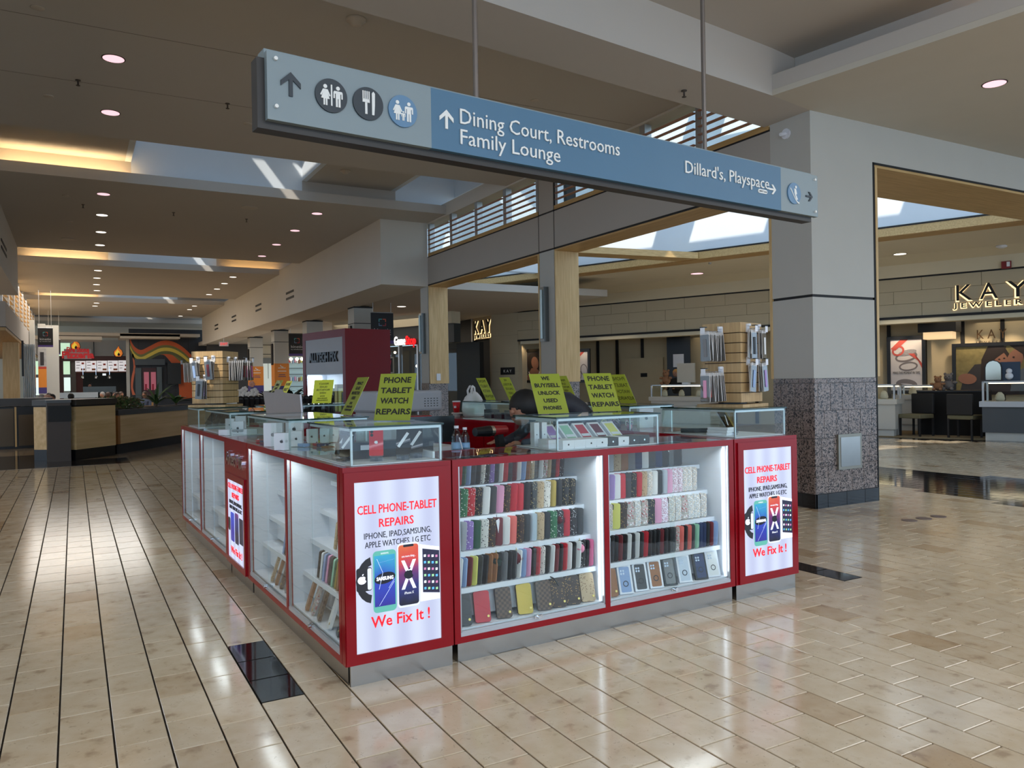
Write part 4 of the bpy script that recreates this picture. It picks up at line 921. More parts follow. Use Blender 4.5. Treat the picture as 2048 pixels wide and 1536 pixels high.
# boxed phones in the middle showcase
BX = [('s', 1), ('w', 0), ('w', 1), ('w', 1), ('d', 1), ('s', 1), ('d', 1), ('k', 2)]
for i, (c, mk) in enumerate(BX):
    u = 1.375+i*.0815; m = WHITE if c in 'ws' else mat('box_charcoal', (52, 54, 58), .5) if c == 'd' else BLACKP
    carton('phone_box', '%s phone box in the front line, %s from the glass corner' % ({'s': 'pale grey', 'w': 'white', 'd': 'charcoal', 'k': 'black'}[c], ordn(i+1)), u, .14, 0, .079, .14, .05, m, grp='boxed phones in the front line of the middle showcase', mark=(None, BLK if c in 'ws' else CHROME, CHROME)[mk])
carton('phone_box', 'white phone box lying endwise at the left of the front line', 1.325, .2, -8, .02+.05, .14, .052, WHITE, grp='boxed phones in the front line of the middle showcase')
for i, (c, cn) in enumerate((('l', 'lilac'), ('m', 'pale green'), ('r', 'red'), ('R', 'dark red'), ('y', 'yellow'))):
    t = thing('open_phone_box', 'tilted white box picturing a %s phone' % cn, 'box', KP(1.46+i*.118, .33, DK), KROT, 'tilted open boxes in the middle showcase'); s, c_ = math.sin(R_(52)), math.cos(R_(52)); ey = Vector((0, s, c_)); nn = Vector((0, -c_, s))
    B().obox(Vector((0, .02, .045))+ey*.03, (.045, 0, 0), ey*.08, nn*.014).build('box', WHITE, t)
    B().obox(Vector((0, .02, .045))+ey*.03+nn*.0145, (.032, 0, 0), ey*.062, nn*.0008).build('printed_phone', CC[c][1], t)
    B().obox(Vector((0, .02, .045))-ey*.005+nn*.0156, (.03, 0, 0), ey*.012, nn*.0004).build('printed_band', WHITE, t)
for i, u in enumerate((1.33, 1.385)): carton('phone_box', 'upright white phone box, %s from the back left glass' % ordn(i+1), u, .36, -12, .03, .07, .145, WHITE, mark=gm, grp='upright white phone boxes')
# right end showcase under the tower
smart('tablet', 'black tablet with a white sticker leaning in the right end showcase', 2.86, .22, 25, PHB, .115, .16, 30, sticker=True, cat='tablet')
smart('tablet', 'silver edged tablet leaning behind the black one', 2.93, .30, 25, CC['s'][1], .12, .165, 32, cat='tablet')
smart('tablet', 'gold edged tablet leaning at the back of the right end showcase', 3.02, .36, 25, CC['q'][1], .12, .165, 32, cat='tablet')
for i in range(3): carton('gadget_box', 'flat white box stacked left of the black tablet, %s from the bottom' % ordn(i+1), 2.80+.005*i, .27, 10, .09, .16, .018, WHITE, DK+i*.019, grp='flat white boxes')
carton('gadget_box', 'long black and white box lying in the right end showcase', 2.88, .60, -45, .2, .05, .03, BLACKP)
cl2 = 'pkVgwBdlwkgpwyP'
for i, c in enumerate(cl2):
    v = 1.3+.088*i; u = 2.84+.09*((i*7) % 4)/1.2
    t = thing('earbud_case', '%s earbud gadget, %s from the near end of the right flank showcase' % (CC[c][0], ordn(i+1)), 'gadget', KP(u, v, CT+.002), random.uniform(0, 3), 'gadgets heaped in the right flank showcase')
    b = B(); b.lathe([(.012, 0), (.03, .006), (.034, .02), (.03, .034), (.012, .04)], n=14, sx=1.1, sy=.7); b.build('shell', CC[c][1], t, True)
    ring = [(.04*math.cos(a)+.02, .03*math.sin(a), .045+.02*math.sin(a*2)) for a in [2*PI*k/10 for k in range(11)]]; B().tube(ring, .0035, 6).build('loop_cable', CC['wkpVy'[i % 5]][1] if 'wkpVy'[i % 5] in CC else BLACKP, t)
carton('gadget_box', 'upright white tablet box in the right flank showcase', 3.05, 1.35, -10, .13, .04, .16, WHITE, CT+.002, mark=gm)
for i in range(4): carton('gadget_box', 'dark product box in the far right showcase, %s from the near end' % ordn(i+1), 2.98, 3.15+i*.22, 90, .16, .1, .07+.03*(i % 2), mat('box_navy', (30, 36, 52), .4), CT+.002, grp='dark boxes in the far right showcase')
# ---------------------------------------------------------------- slatwall towers with hanging packets
def tower(label, u, v, yawd, wd, h, nsl):
    t = thing('slatwall_tower', label, 'display stand', KP(u, v, ST+.002), KROT+R_(yawd))
    B().box(-wd/2-.03, wd/2+.03, -wd/2-.03, wd/2+.03, 0, .022).build('base', OAK, t); B().cyl((0, 0, .022), (0, 0, .034), .1, n=20).build('turntable', BLACKP, t)
    B().box(-wd/2+.012, wd/2-.012, -wd/2+.012, wd/2-.012, .034, h).build('core', mat('slot_dark', (60, 40, 24), .7), t)
    st = (h-.036)/nsl
    for k in range(nsl):
        z0 = .036+k*st; b = B(); a = wd/2
        b.box(-a, a, -a, -a+.014, z0, z0+st-.006); b.box(-a, a, a-.014, a, z0, z0+st-.006); b.box(-a, -a+.014, -a+.014, a-.014, z0, z0+st-.006); b.box(a-.014, a, -a+.014, a-.014, z0, z0+st-.006)
        b.build('slat', OAK, t)
    B().box(-wd/2, wd/2, -wd/2, wd/2, h-.006, h).build('cap', OAK, t)
    return t
PKW = mat('packet_white', (222, 220, 218), .35); PKC = glass_mat('packet_clear', (215, 214, 212), 1.2)
def hook(tw, face, x, z, reach, packs, what):
    """face: 0 front, 1 right, 2 back, 3 left of the tower; returns world frame"""
    wd = tw['wd']; M = Matrix.Rotation(face*PI/2, 4, 'Z')
    def W_(p): return M @ Vector(p)
    h_ = bpy.data.objects.new('peg_hook', None); COL.objects.link(h_); h_.parent = tw
    y0 = -wd/2
    b = B(); b.obox(W_((x, y0-.004, z+.005)), M.to_3x3() @ Vector((.018, 0, 0)), M.to_3x3() @ Vector((0, .006, 0)), (0, 0, .028)); b.cyl(W_((x, y0-.01, z+.02)), W_((x, y0-.01, z+.036)), .018, n=10)
    b.build('bracket', WHITE, h_); B().cyl(W_((x, y0, z)), W_((x, y0-reach, z)), .003, n=6).build('rod', CHROME, h_)
    B().obox(W_((x, y0-reach, z)), M.to_3x3() @ Vector((.017, 0, 0)), M.to_3x3() @ Vector((0, .001, 0)), (0, 0, .022)).build('price_tag', WHITE, h_)
    B().obox(W_((x, y0-reach+.012, z+.022)), M.to_3x3() @ Vector((.02, 0, 0)), M.to_3x3() @ Vector((0, .014, 0)), (0, 0, .003)).build('cover', BLACKP, h_)
    n = len(packs); base = tw.matrix_basis
    for i, c in enumerate(packs):
        y = y0-.02-(reach-.035)*(i+.5)/n; Mx = base @ M @ Matrix.Translation((x, y, z-.008)) @ Matrix.Rotation(R_(random.uniform(-7, 7)), 4, 'Y') @ Matrix.Rotation(R_(random.uniform(-4, 4)), 4, 'Z')
        o = bpy.data.objects.new('watch_strap_pack', None); COL.objects.link(o); o.matrix_world = Mx
        tag(o, '%s strap packet, %s from the wood, %s' % (CC[c][0] if c != '-' else 'plain white', ordn(i+1), what), 'strap packet', 'strap packets on the '+what)
        for key, mk in (('pk_card', lambda: B().prism([(a, -.002, zz) for a, _, zz in rrect(-.034, .034, -.20, 0, .006, 0, 2)][::-1], (0, .004, 0)).build('packet', PKW)), ('pk_clear', lambda: B().prism([(a, -.0045, zz) for a, _, zz in rrect(-.034, .034, -.20, -.02, .006, 0, 2)][::-1], (0, .002, 0)).build('window', PKC))):
            if key not in _cm: q = mk(); _cm[key] = q.data; bpy.data.objects.remove(q)
        p1 = bpy.data.objects.new('packet', _cm['pk_card']); COL.objects.link(p1); p1.parent = o
        if c != '-':
            p2 = bpy.data.objects.new('sleeve', _cm['pk_clear']); COL.objects.link(p2); p2.parent = o
            k = 'strap'+c
            if k not in _cm:
                q = B().prism([(a, -.008, zz) for a, _, zz in rrect(-.012, .012, -.17, -.05, .004, 0, 2)][::-1], (0, .003, 0)).build('strap', CC[c][1]); _cm[k] = q.data; bpy.data.objects.remove(q)
            p3 = bpy.data.objects.new('strap', _cm[k]); COL.objects.link(p3); p3.parent = o
tR = tower('oak slatwall tower of watch straps on the right end showcase', 3.0, .34, 14, .30, .59, 8); tR['wd'] = .30
hook(tR, 0, -.055, .545, .07, 'wwk', 'upper left hook of the right tower'); hook(tR, 0, .09, .545, .07, 'www', 'upper right hook of the right tower')
hook(tR, 0, -.055, .315, .07, 'wwb', 'lower left hook of the right tower'); hook(tR, 0, .09, .315, .07, 'wwl', 'lower right hook of the right tower')
hook(tR, 1, 0, .53, .22, '--------', 'upper right side arm of the right tower'); hook(tR, 1, 0, .30, .21, '--------', 'lower right side arm of the right tower')
hook(tR, 3, 0, .53, .24, 'gPkPdgkPwgyg', 'upper left side arm of the right tower'); hook(tR, 3, 0, .25, .24, 'pbpwowkwcwbp', 'lower left side arm of the right tower')
tL = tower('oak slatwall tower of watch straps at the far left end', .29, 4.78, -38, .33, .56, 8); tL['wd'] = .33
hook(tL, 0, -.09, .47, .14, 'gpb', 'left hook of the far tower'); hook(tL, 0, .07, .48, .16, 'RcR', 'upper middle hook of the far tower'); hook(tL, 0, -.02, .29, .15, 'Vbk', 'lower middle hook of the far tower')
hook(tL, 1, -.06, .47, .2, 'gogdgogR', 'near right arm of the far tower'); hook(tL, 1, .09, .47, .2, 'dwkwdPRP', 'far right arm of the far tower'); hook(tL, 3, 0, .46, .2, 'gxgx', 'left side arm of the far tower')
for t_ in (tR, tL): del t_['wd']
# ---------------------------------------------------------------- odds and ends
t = thing('grey_carton', 'back of a grey cardboard display with a top tab, between the showcases', 'display card', KP(.40, 2.62, CT), KROT+R_(-28))
GC = mat('grey_card', (150, 140, 134), .8)
B().prism([(-.1, 0, 0), (.10, 0, 0), (.14, .05, .14), (.12, .09, .325), (-.01, .09, .345), (-.02, .095, .37), (-.075, .095, .372), (-.085, .09, .345), (-.17, .08, .355)], (0, .012, 0)).build('panel', GC, t)
B().box(-.1, .1, 0, .12, 0, .01).build('foot', GC, t); B().prism([(.10, -.002, 0), (.112, -.002, 0), (.152, .048, .14), (.132, .088, .33), (.12, .088, .325), (.14, .048, .14)], (0, .016, 0)).build('white_edge', WHITE, t)
t = thing('heat_press', 'grey boxy heat press with a black handle behind the yellow sign', 'machine', KP(1.28, 2.35, 0), KROT+.15)
GM = mat('machine_grey', (150, 152, 156), .45)
bevel(B().box(-.32, .3, -.2, .2, 1.24, 1.41).build('head', GM, t), .02); B().box(-.3, -.12, -.18, .18, .95, 1.24).build('column', GM, t)
B().box(.0, .24, -.12, .12, 1.06, 1.2).build('red_body', mat('machine_red', (190, 18, 24), .3), t); B().cyl((.3, 0, 1.34), (.40, 0, 1.34), .018, n=12).build('handle', BLACKP, t)
b = B()
for i in range(5):
    for j in range(4): b.box(.12+i*.03, .13+i*.03, -.203, -.2, 1.28+j*.02, 1.286+j*.02)
b.build('vent_holes', BLK, t, kind='stuff'); B().box(-.4, .4, -.3, .3, .9, .95).build('bench_top', WHITEL, t); B().box(-.36, .36, -.26, .26, 0, .9).build('bench', RED, t)
P = KP(.62, .75, 0)
t = thing('monitor', 'small dark monitor seen through the corner showcase', 'monitor', KP(1.02, 1.25, 0), KROT-.1)
B().box(-.2, .2, -.015, .015, 1.06, 1.24).build('screen', mat('screen_off', (30, 34, 36), .15), t); B().box(-.04, .04, -.02, .02, .88, 1.06).build('stand', BLACKP, t); B().box(-.3, .5, -.1, .25, .85, .88).build('desk', WHITEL, t); B().box(-.28, .48, -.08, .23, 0, .85).build('desk_cabinet', RED, t)
def bottle(label, u, v, z, r, h, liquid, capm, lab=None):
    t = thing('bottle', label, 'bottle', KP(u, v, z), 0)
    B().lathe([(r*.85, 0), (r, .01), (r, h*.55), (r*.93, h*.6), (r, h*.66), (r*.55, h*.82), (r*.38, h*.88), (r*.38, h*.92)], n=18).build('body', liquid, t, True)
    B().cyl((0, 0, h*.92), (0, 0, h), r*.45, n=14).build('cap', capm, t); B().lathe([(r*1.01, h*.22), (r*1.01, h*.48)], n=18).build('label', lab or WHITE, t)
    return t
WAT = glass_mat('water_plastic', (205, 216, 222), 1.3)
t = thing('work_shelf', 'dark shelf behind the front counter carrying bottles', 'shelf', KP(1.12, .75, 0), KROT); B().box(-.5, .35, -.1, .12, .98, 1.0).build('shelf_board', BLACKP, t); B().box(-.48, .33, -.08, .1, 0, .98).build('shelf_body', BLACKP, t)
bottle('clear water bottle left of the pair behind the counter', .98, .72, 1.0, .033, .20, WAT, WHITE, mat('label_blue', (150, 190, 225), .5)); bottle('clear water bottle right of the pair behind the counter', 1.055, .75, 1.0, .031, .185, WAT, WHITE, mat('label_blue', (150, 190, 225), .5))
bottle('amber spray bottle behind the corner showcase', .70, .76, 1.0, .035, .22, mat('amber', (190, 130, 40), .15), WHITE)
t = thing('clear_cup', 'clear plastic food cup with a spoon before the water bottles', 'cup', KP(1.0, .66, 1.0)); B().lathe([(.05, 0), (.066, .055), (.068, .06)], n=18).build('cup', PKC, t, True); B().cyl((.0, 0, .02), (-.03, 0, .13), .004, n=6).build('spoon', WHITE, t)
t = thing('cordless_drill', 'black and red cordless drill lying behind the counter', 'drill', KP(1.27, .74, 1.08), KROT+.2)
B().cyl((-.17, 0, .075), (-.05, 0, .075), .028, .036, n=14).build('motor_housing', BLACKP, t); B().cyl((-.05, 0, .075), (-.02, 0, .075), .034, n=14).build('collar', CHROME, t); B().cyl((-.02, 0, .075), (.09, 0, .075), .035, .03, n=14).build('red_body', mat('drill_red', (150, 20, 26), .35), t)
B().obox((.04, 0, -.01), (.022, 0, .012), (0, .02, 0), (.012, 0, -.07)).build('grip', BLACKP, t); B().box(-.01, .09, -.035, .035, -.1, -.06).build('battery', BLACKP, t)
# cups, tray, bag on the right flank
P = KP(3.0, 4.56, CT)
t = thing('cup_tray', 'moulded white tray under the red paper cups', 'tray', P, KROT-.5); B().box(-.12, .12, -.08, .08, .035, .05).build('tray_top', mat('pulp', (205, 200, 190), .9), t)
for sx_ in (-1, 1): B().cyl((sx_*.06, 0, 0), (sx_*.06, 0, .04), .04, .05, n=14).build('tray_foot', mat('pulp', (205, 200, 190), .9), t)
for sx_, nm in ((-1, 'left'), (1, 'right')):
    q = P+Matrix.Rotation(KROT-.5, 3, 'Z') @ Vector((sx_*.062, 0, .05)); t = thing('paper_cup', 'red paper cup on the %s of the white tray' % nm, 'cup', q)
    B().lathe([(.034, 0), (.047, .125)], n=20).build('cup', mat('cup_red', (200, 16, 28), .4), t, True); B().lathe([(.049, .122), (.049, .134), (.044, .138)], n=20).build('lid', WHITE, t)
    B().obox((-.03, -.03, .065), (.009, -.009, 0), (.006, .006, 0), (0, 0, .012)).build('logo', PKW, t)
t = thing('carrier_bag', 'white plastic carrier bag beside the red cups', 'bag', KP(3.0, 4.27, CT), .3)
random.seed(3); b = B(); b.lathe([(.10, 0), (.135, .02), (.15, .09), (.14, .17), (.11, .23), (.06, .275), (.02, .30)], n=22, sx=1, sy=.75)
b.v = [(x*(1+random.uniform(-.07, .07)), y*(1+random.uniform(-.07, .07)), z+random.uniform(-.006, .006) if z > .01 else 0) for x, y, z in b.v]
b.build('bag_body', mat('bag_white', (222, 220, 218), .35), t, True)
for s_ in (-1, 1): B().tube([(-.05, s_*.03, .24), (-.06, s_*.03, .31), (-.03, s_*.02, .36), (0, s_*.02, .34), (.01, s_*.02, .26)], .011, 8).build('bag_handle', mat('bag_white', (222, 220, 218), .35), t)
# ---------------------------------------------------------------- people
SKIN = mat('skin', (176, 128, 104), .55, spec=.3); SKIND = mat('skin_dark', (140, 98, 78), .55); HAIRK = mat('hair_black', (18, 15, 14), .6); HAIRB = mat('hair_brown', (70, 48, 34), .6); HAIRG = mat('hair_grey', (150, 146, 142), .7)
def skin_body(name, verts, edges, m, parent, sub=1):
    me = bpy.data.meshes.new(name); me.from_pydata([v[:3] for v in verts], edges, []); me.materials.append(m)
    o = bpy.data.objects.new(name, me); COL.objects.link(o); o.parent = parent
    sk = o.modifiers.new('skin', 'SKIN'); sk.use_smooth_shade = True
    if not me.skin_vertices: me.attributes.new if False else None
    bm = bmesh.new(); bm.from_mesh(me); lay = bm.verts.layers.skin.verify(); bm.verts.ensure_lookup_table()
    for i, v in enumerate(verts): bm.verts[i][lay].radius = v[3] if isinstance(v[3], tuple) else (v[3], v[3]); bm.verts[i][lay].use_root = i == 0
    bm.to_mesh(me); bm.free()
    if sub: s_ = o.modifiers.new('sub', 'SUBSURF'); s_.levels = sub; s_.render_levels = sub
    return o
def head(parent, c, r, sk, hair, face=(0, -1), hairy=True):
    c = Vector(c); fx, fy = face; f = Vector((fx, fy, 0)).normalized(); s_ = Vector((-f.y, f.x, 0))
    b = B(); b.ball(c, r, 14, 10, (.82, .92, 1.12)); b.ball(c+f*r*.9-Vector((0, 0, r*.12)), r*.16, 8, 6); b.ball(c+s_*r*.8, r*.18, 6, 5, (.6, .6, 1)); b.ball(c-s_*r*.8, r*.18, 6, 5, (.6, .6, 1))
    b.build('head', sk, parent, True)
    e = B()
    for q in (-1, 1): e.ball(c+f*r*.8+s_*r*.33*q+Vector((0, 0, r*.1)), r*.09, 6, 4)
    e.obox(c+f*r*.86-Vector((0, 0, r*.48)), s_*r*.22, f*r*.05, (0, 0, r*.04)); e.build('face', HAIRK, parent, kind='stuff')
    if hairy: B().ball(c-f*r*.16+Vector((0, 0, r*.24)), r*1.06, 14, 9, (.9, .95, 1.02)).build('hair', hair, parent, True)
def person(label, loc, rz, shirt, hair, sk=SKIN, sit=True, trousers=None, grp=None, arm=1):
    t = thing('person', label, 'person', loc, rz, grp); zs = .45 if sit else .9
    V = [(0, 0, zs+.08, (.17, .12)), (0, .01, zs+.30, (.15, .11)), (0, .0, zs+.52, (.19, .10)), (0, -.01, zs+.60, .055)]; E = [(0, 1), (1, 2), (2, 3)]
    for s_ in (-1, 1):
        k = len(V); V += [(s_*.2, 0, zs+.5, .055), (s_*.25, -.08, zs+.25, .045), (s_*.16, -.28, zs+.26, .036), (s_*.13, -.36, zs+.27, .03)]; E += [(2, k), (k, k+1), (k+1, k+2), (k+2, k+3)]
    skin_body('body', V, E, shirt, t)
    V = [(0, 0, zs+.06, (.16, .12))]; E = []
    for s_ in (-1, 1):
        k = len(V)
        if sit: V += [(s_*.1, -.12, zs+.05, .085), (s_*.12, -.42, zs+.04, .06), (s_*.12, -.44, .1, .045), (s_*.12, -.52, .05, .04)]
        else: V += [(s_*.1, 0, zs-.05, .085), (s_*.11, -.02, zs*.52, .06), (s_*.11, 0, .09, .045), (s_*.11, -.1, .045, .04)]
        E += [(0, k), (k, k+1), (k+1, k+2), (k+2, k+3)]
    skin_body('trousers', V, E, trousers or mat('jeans', (48, 54, 70), .8), t)
    for s_ in (-1, 1):
        hb = B(); p = Vector((s_*.13, -.40, zs+.27)); hb.ball(p, .035, 8, 6, (1, 1.2, .6))
        for f_ in range(4): hb.cyl(p+Vector((-.024+f_*.016, -.03, 0)), p+Vector((-.026+f_*.017, -.075-.01*(f_ in (1, 2)), -.012)), .008, .006, n=6)
        hb.cyl(p+Vector((-s_*.03, 0, 0)), p+Vector((-s_*.052, -.035, -.004)), .009, .007, n=6); hb.build('hand', sk, t, True)
    head(t, (0, -.02, zs+.74), .105, sk, hair)
    return t
def cafe_chair(label, loc, rz, grp=None):
    t = thing('cafe_chair', label, 'chair', loc, rz, grp); W = mat('chair_wood', (214, 170, 110), .4)
    B().box(-.21, .21, -.2, .2, .43, .455).build('seat', W, t); B().prism([(-.2, .19, .6), (.2, .19, .6), (.21, .21, .9), (-.21, .21, .9)], (0, .02, 0)).build('backrest', W, t)
    for sx_ in (-1, 1):
        for y_ in (-.17, .19): B().cyl((sx_*.18, y_, 0), (sx_*.18, y_, .44 if y_ < 0 else .62), .014, n=8).build('leg', mat('chair_metal', (60, 60, 62), .3, .8), t)
    return t
# shopkeeper bent over the counter inside the booth
t = thing('person', 'shopkeeper in a dark hooded jacket bending over behind the WE BUY/SELL sign', 'person', KP(2.25, 1.55, 0), KROT)
JK = mat('jacket_dark', (44, 46, 54), .6)
V = [(.34, .0, .95, (.17, .16)), (.28, .0, 1.16, (.16, .15)), (.12, -.02, 1.30, (.16, .13)), (-.06, -.03, 1.30, (.13, .10)), (-.18, -.03, 1.27, .06)]; E = [(0, 1), (1, 2), (2, 3), (3, 4)]
for s_ in (-1, 1):
    k = len(V); V += [(-.04, s_*.2, 1.24, .06), (-.12, s_*.24, 1.05, .05), (-.3, s_*.18, 1.0, .04), (-.38, s_*.14, 1.0, .033)]; E += [(3, k), (k, k+1), (k+1, k+2), (k+2, k+3)]
skin_body('jacket', V, E, JK, t)
V = [(.34, 0, .92, (.16, .14))]; E = []
for s_ in (-1, 1): k = len(V); V += [(.34, s_*.1, .85, .09), (.3, s_*.11, .48, .062), (.34, s_*.11, .09, .045), (.24, s_*.11, .045, .04)]; E += [(0, k), (k, k+1), (k+1, k+2), (k+2, k+3)]
skin_body('trousers', V, E, mat('jeans', (48, 54, 70), .8), t)
head(t, (-.30, -.03, 1.25), .11, SKIN, HAIRK, (-1, -.3))
B().ball((-.26, -.03, 1.28), .13, 16, 10, (1, 1, 1.02)).build('hair', HAIRK, t, True)
B().lathe([(.09, 0), (.105, .03), (.075, .06)], (-.10, -.03, 1.30), n=16).build('hood', mat('hood_lining', (190, 160, 150), .8), t, True)
for s_ in (-1, 1):
    hb = B(); p = Vector((-.42, s_*.14, 1.0)); hb.ball(p, .036, 8, 6, (1.2, 1, .6))
    for f_ in range(4): hb.cyl(p+Vector((-.03, -.024+f_*.016, 0)), p+Vector((-.08-.008*(f_ in (1, 2)), -.024+f_*.016, -.015)), .008, .006, n=6)
    hb.cyl(p+Vector((0, -s_*.03, 0)), p+Vector((-.035, -s_*.055, -.004)), .009, .007, n=6); hb.build('hand', SKIN, t, True)
# ================================================================ HANGING SIGN
SA = Vector((.67, 3.09, 0)); DKG = mat('sign_dark', (48, 56, 62), .5); SGY = mat('sign_grey', (132, 146, 150), .45); SBL = mat('sign_blue', (74, 114, 142), .45); SBD = mat('sign_edge', (52, 48, 44), .5)
SWH = mat('sign_white', (235, 235, 230), .5, var=0); SBL2 = mat('sign_blue_disc', (92, 132, 165), .4)
t = thing('hanging_sign', 'long grey and blue hanging wayfinding sign on two steel rods', 'sign', SA, SROT)
B().box(-.03, 3.53, .03, .10, 2.47, 2.745).build('backing_board', SBD, t)
B().box(0, .72, 0, .03, 2.5, 2.765).build('grey_panel', SGY, t); B().box(.72, 3.18, 0, .03, 2.5, 2.765).build('blue_panel', SBL, t); B().box(3.18, 3.56, 0, .03, 2.5, 2.765).build('grey_panel', SGY, t)
B().box(.0, 3.54, .035, .11, 2.746, 2.785).build('top_board', SGY, t)
for (x, z) in ((.033, 2.738), (.033, 2.553), (3.525, 2.735), (3.525, 2.53)): B().cyl((x, -.012, z), (x, 0, z), .0075, n=12).build('bolt', SWH, t)
for x in (1.0, 2.57): B().cyl((x, .07, 2.78), (x, .07, 4.93 if x < 2 else 4.93), .013, n=12).build('rod', mat('rod_grey', (120, 112, 106), .4, .6), t)
def arrow(cx, cz, s, ang, m, nm='arrow'):
    w_ = .16*s; pts = [(-w_/2, -.5*s), (w_/2, -.5*s), (w_/2, .18*s), (.42*s, -.12*s), (.42*s, .1*s), (0, .5*s), (-.42*s, .1*s), (-.42*s, -.12*s), (-w_/2, .18*s)]
    ca, sa = math.cos(ang), math.sin(ang)
    B().prism([(cx+x*ca-z*sa, -.006, cz+x*sa+z*ca) for x, z in pts], (0, .006, 0)).build(nm, m, t)
arrow(.092, 2.65, .095, 0, DKG); arrow(.795, 2.638, .085, 0, SWH); arrow(3.09, 2.618, .07, -PI/2, SWH); arrow(3.465, 2.62, .07, -PI/2, DKG)
def disc(cx, cz, r, m):
    d = B().cyl((cx, -.008, cz), (cx, 0, cz), r, n=36).build('icon_disc', m, t); return d
def pict(d, cx, cz, s, woman):
    y = -.011; b = B(); b.cyl((cx, y, cz+.42*s), (cx, y+.003, cz+.42*s), .10*s, n=14)
    if woman: P = [(-.12, .28), (.12, .28), (.27, -.02), (.20, -.05), (.12, .12), (.22, -.18), (.10, -.18), (.10, -.5), (.02, -.5), (.02, -.18), (-.02, -.18), (-.02, -.5), (-.10, -.5), (-.10, -.18), (-.22, -.18), (-.12, .12), (-.20, -.05), (-.27, -.02)]
    else: P = [(-.2, .28), (.2, .28), (.24, .22), (.24, -.08), (.17, -.08), (.17, .15), (.12, .15), (.12, -.5), (.02, -.5), (.02, -.1), (-.02, -.1), (-.02, -.5), (-.12, -.5), (-.12, .15), (-.17, .15), (-.17, -.08), (-.24, -.08), (-.24, .22)]
    b.prism([(cx+x*s, y, cz+z*s) for x, z in P][::-1], (0, .003, 0)); b.build('pictogram', SWH, d, kind='stuff')
d = disc(.258, 2.637, .068, DKG); pict(d, .231, 2.635, .082, True); pict(d, .285, 2.635, .082, False); B().box(.2545, .2605, -.011, -.008, 2.595, 2.68).build('divider', SWH, d)
d = disc(.419, 2.635, .068, DKG)
b = B()
for k in range(4): b.box(.392+k*.009, .397+k*.009, -.011, -.008, 2.65, 2.685)
b.box(.392, .424, -.011, -.008, 2.638, 2.652); b.box(.403, .413, -.011, -.008, 2.59, 2.64); b.prism([(.434, -.011, 2.59), (.444, -.011, 2.59), (.447, -.011, 2.63), (.448, -.011, 2.68), (.441, -.011, 2.688), (.434, -.011, 2.68)], (0, .003, 0)); b.build('cutlery', SWH, d, kind='stuff')
d = disc(.579, 2.633, .068, SBL2); pict(d, .552, 2.632, .082, True); pict(d, .606, 2.632, .082, False); pict(d, .579, 2.612, .04, False)
d = disc(3.305, 2.62, .066, SBL2); b = B(); b.cyl((3.318, -.011, 2.66), (3.318, -.008, 2.66), .009, n=12)
b.prism([(3.30, -.011, 2.65), (3.318, -.011, 2.648), (3.328, -.011, 2.618), (3.318, -.011, 2.612), (3.336, -.011, 2.585), (3.322, -.011, 2.58), (3.302, -.011, 2.62)][::-1], (0, .003, 0))
for k in range(8): x0 = 3.262+k*.011; z0 = 2.652-.085*math.sin(k/8*PI/2)**1.2; x1 = x0+.011; z1 = 2.652-.085*math.sin((k+1)/8*PI/2)**1.2; b.prism([(x0, -.011, z0), (x1, -.011, z1), (x1, -.011, z1-.009), (x0, -.011, z0-.009)][::-1], (0, .003, 0))
b.build('pictogram', SWH, d, kind='stuff')
text('Dining Court, Restrooms', .098, SWH, t, (.858, -.004, 2.632), align='LEFT', width=.965, depth=.003)
text('Family Lounge', .098, SWH, t, (.858, -.004, 2.54), align='LEFT', width=.57, depth=.003)
text("Dillard's, Playspace", .098, SWH, t, (2.315, -.004, 2.614), align='LEFT', width=.735, depth=.003)
B().prism(rrect(2.955, 3.04, 2.582, 2.606, .011, -.005)[::-1], (0, .005, 0)).build('pill_logo', SWH, t); text('LIBERTY fords', .015, DKG, t, (2.998, -.0055, 2.589), width=.07, depth=.0005)
# ================================================================ CEILING FITTINGS
LENS = mat('downlight_lens', (255, 205, 215), emit=1.15); LENSW = mat('downlight_warm', (255, 244, 228), emit=2.2); RING = mat('downlight_ring', (60, 50, 46), .5)
def downlight(lab, px, py, z, r=.11, m=LENS, grp='recessed downlights'):
    P = onz(px, py, z); t = thing('downlight', lab, 'ceiling light', P, 0, grp)
    B().lathe([(r*1.12, -.004), (r*1.12, 0)], n=24).build('ring', RING, t); B().lathe([(r, -.006), (r, -.0045)], n=24).build('lens', m, t); return t
LROW = [(227, 117), (221, 225), (207, 388), (204, 430), (202, 464), (200, 490), (196, 541), (194, 556), (193, 569), (194, 581), (193, 606), (190, 612)]
RROW = [(795, 303), (634, 427), (590, 461), (553, 489), (524, 512), (466, 554), (449, 567), (434, 578), (418, 589), (389, 612), (379, 619), (361, 632)]
for i, (x, y) in enumerate(LROW): downlight('recessed downlight, %s from the camera in the left row' % ordn(i+1), x, y, CZ, m=LENS if i < 3 else LENSW)
for i, (x, y) in enumerate(RROW): downlight('recessed downlight, %s from the camera in the right row' % ordn(i+1), x, y, CZ, m=LENS if i < 5 else LENSW)
downlight('recessed downlight in the low ceiling above the corner column', 1989, 167, SZ, .105, LENS); downlight('bright downlight in the court ceiling near the store sign', 1800, 508, ZR, .13, LENSW); downlight('pinkish downlight in the court ceiling above the gadget store', 1394, 547, ZR, .16, LENS); downlight('downlight in the low ceiling before the game shop', 803, 613, 3.715, .13, LENSW)
def fitting(name, lab, px, py, z, prof, m, cat, grp=None):
    P = onz(px, py, z); o = B().lathe(prof, n=16).build(name, m, None, True, lab, cat, grp); o.location = P; return o
SPK = mat('fitting_dark', (70, 60, 52), .5); FW = mat('fitting_white', (196, 186, 172), .5)
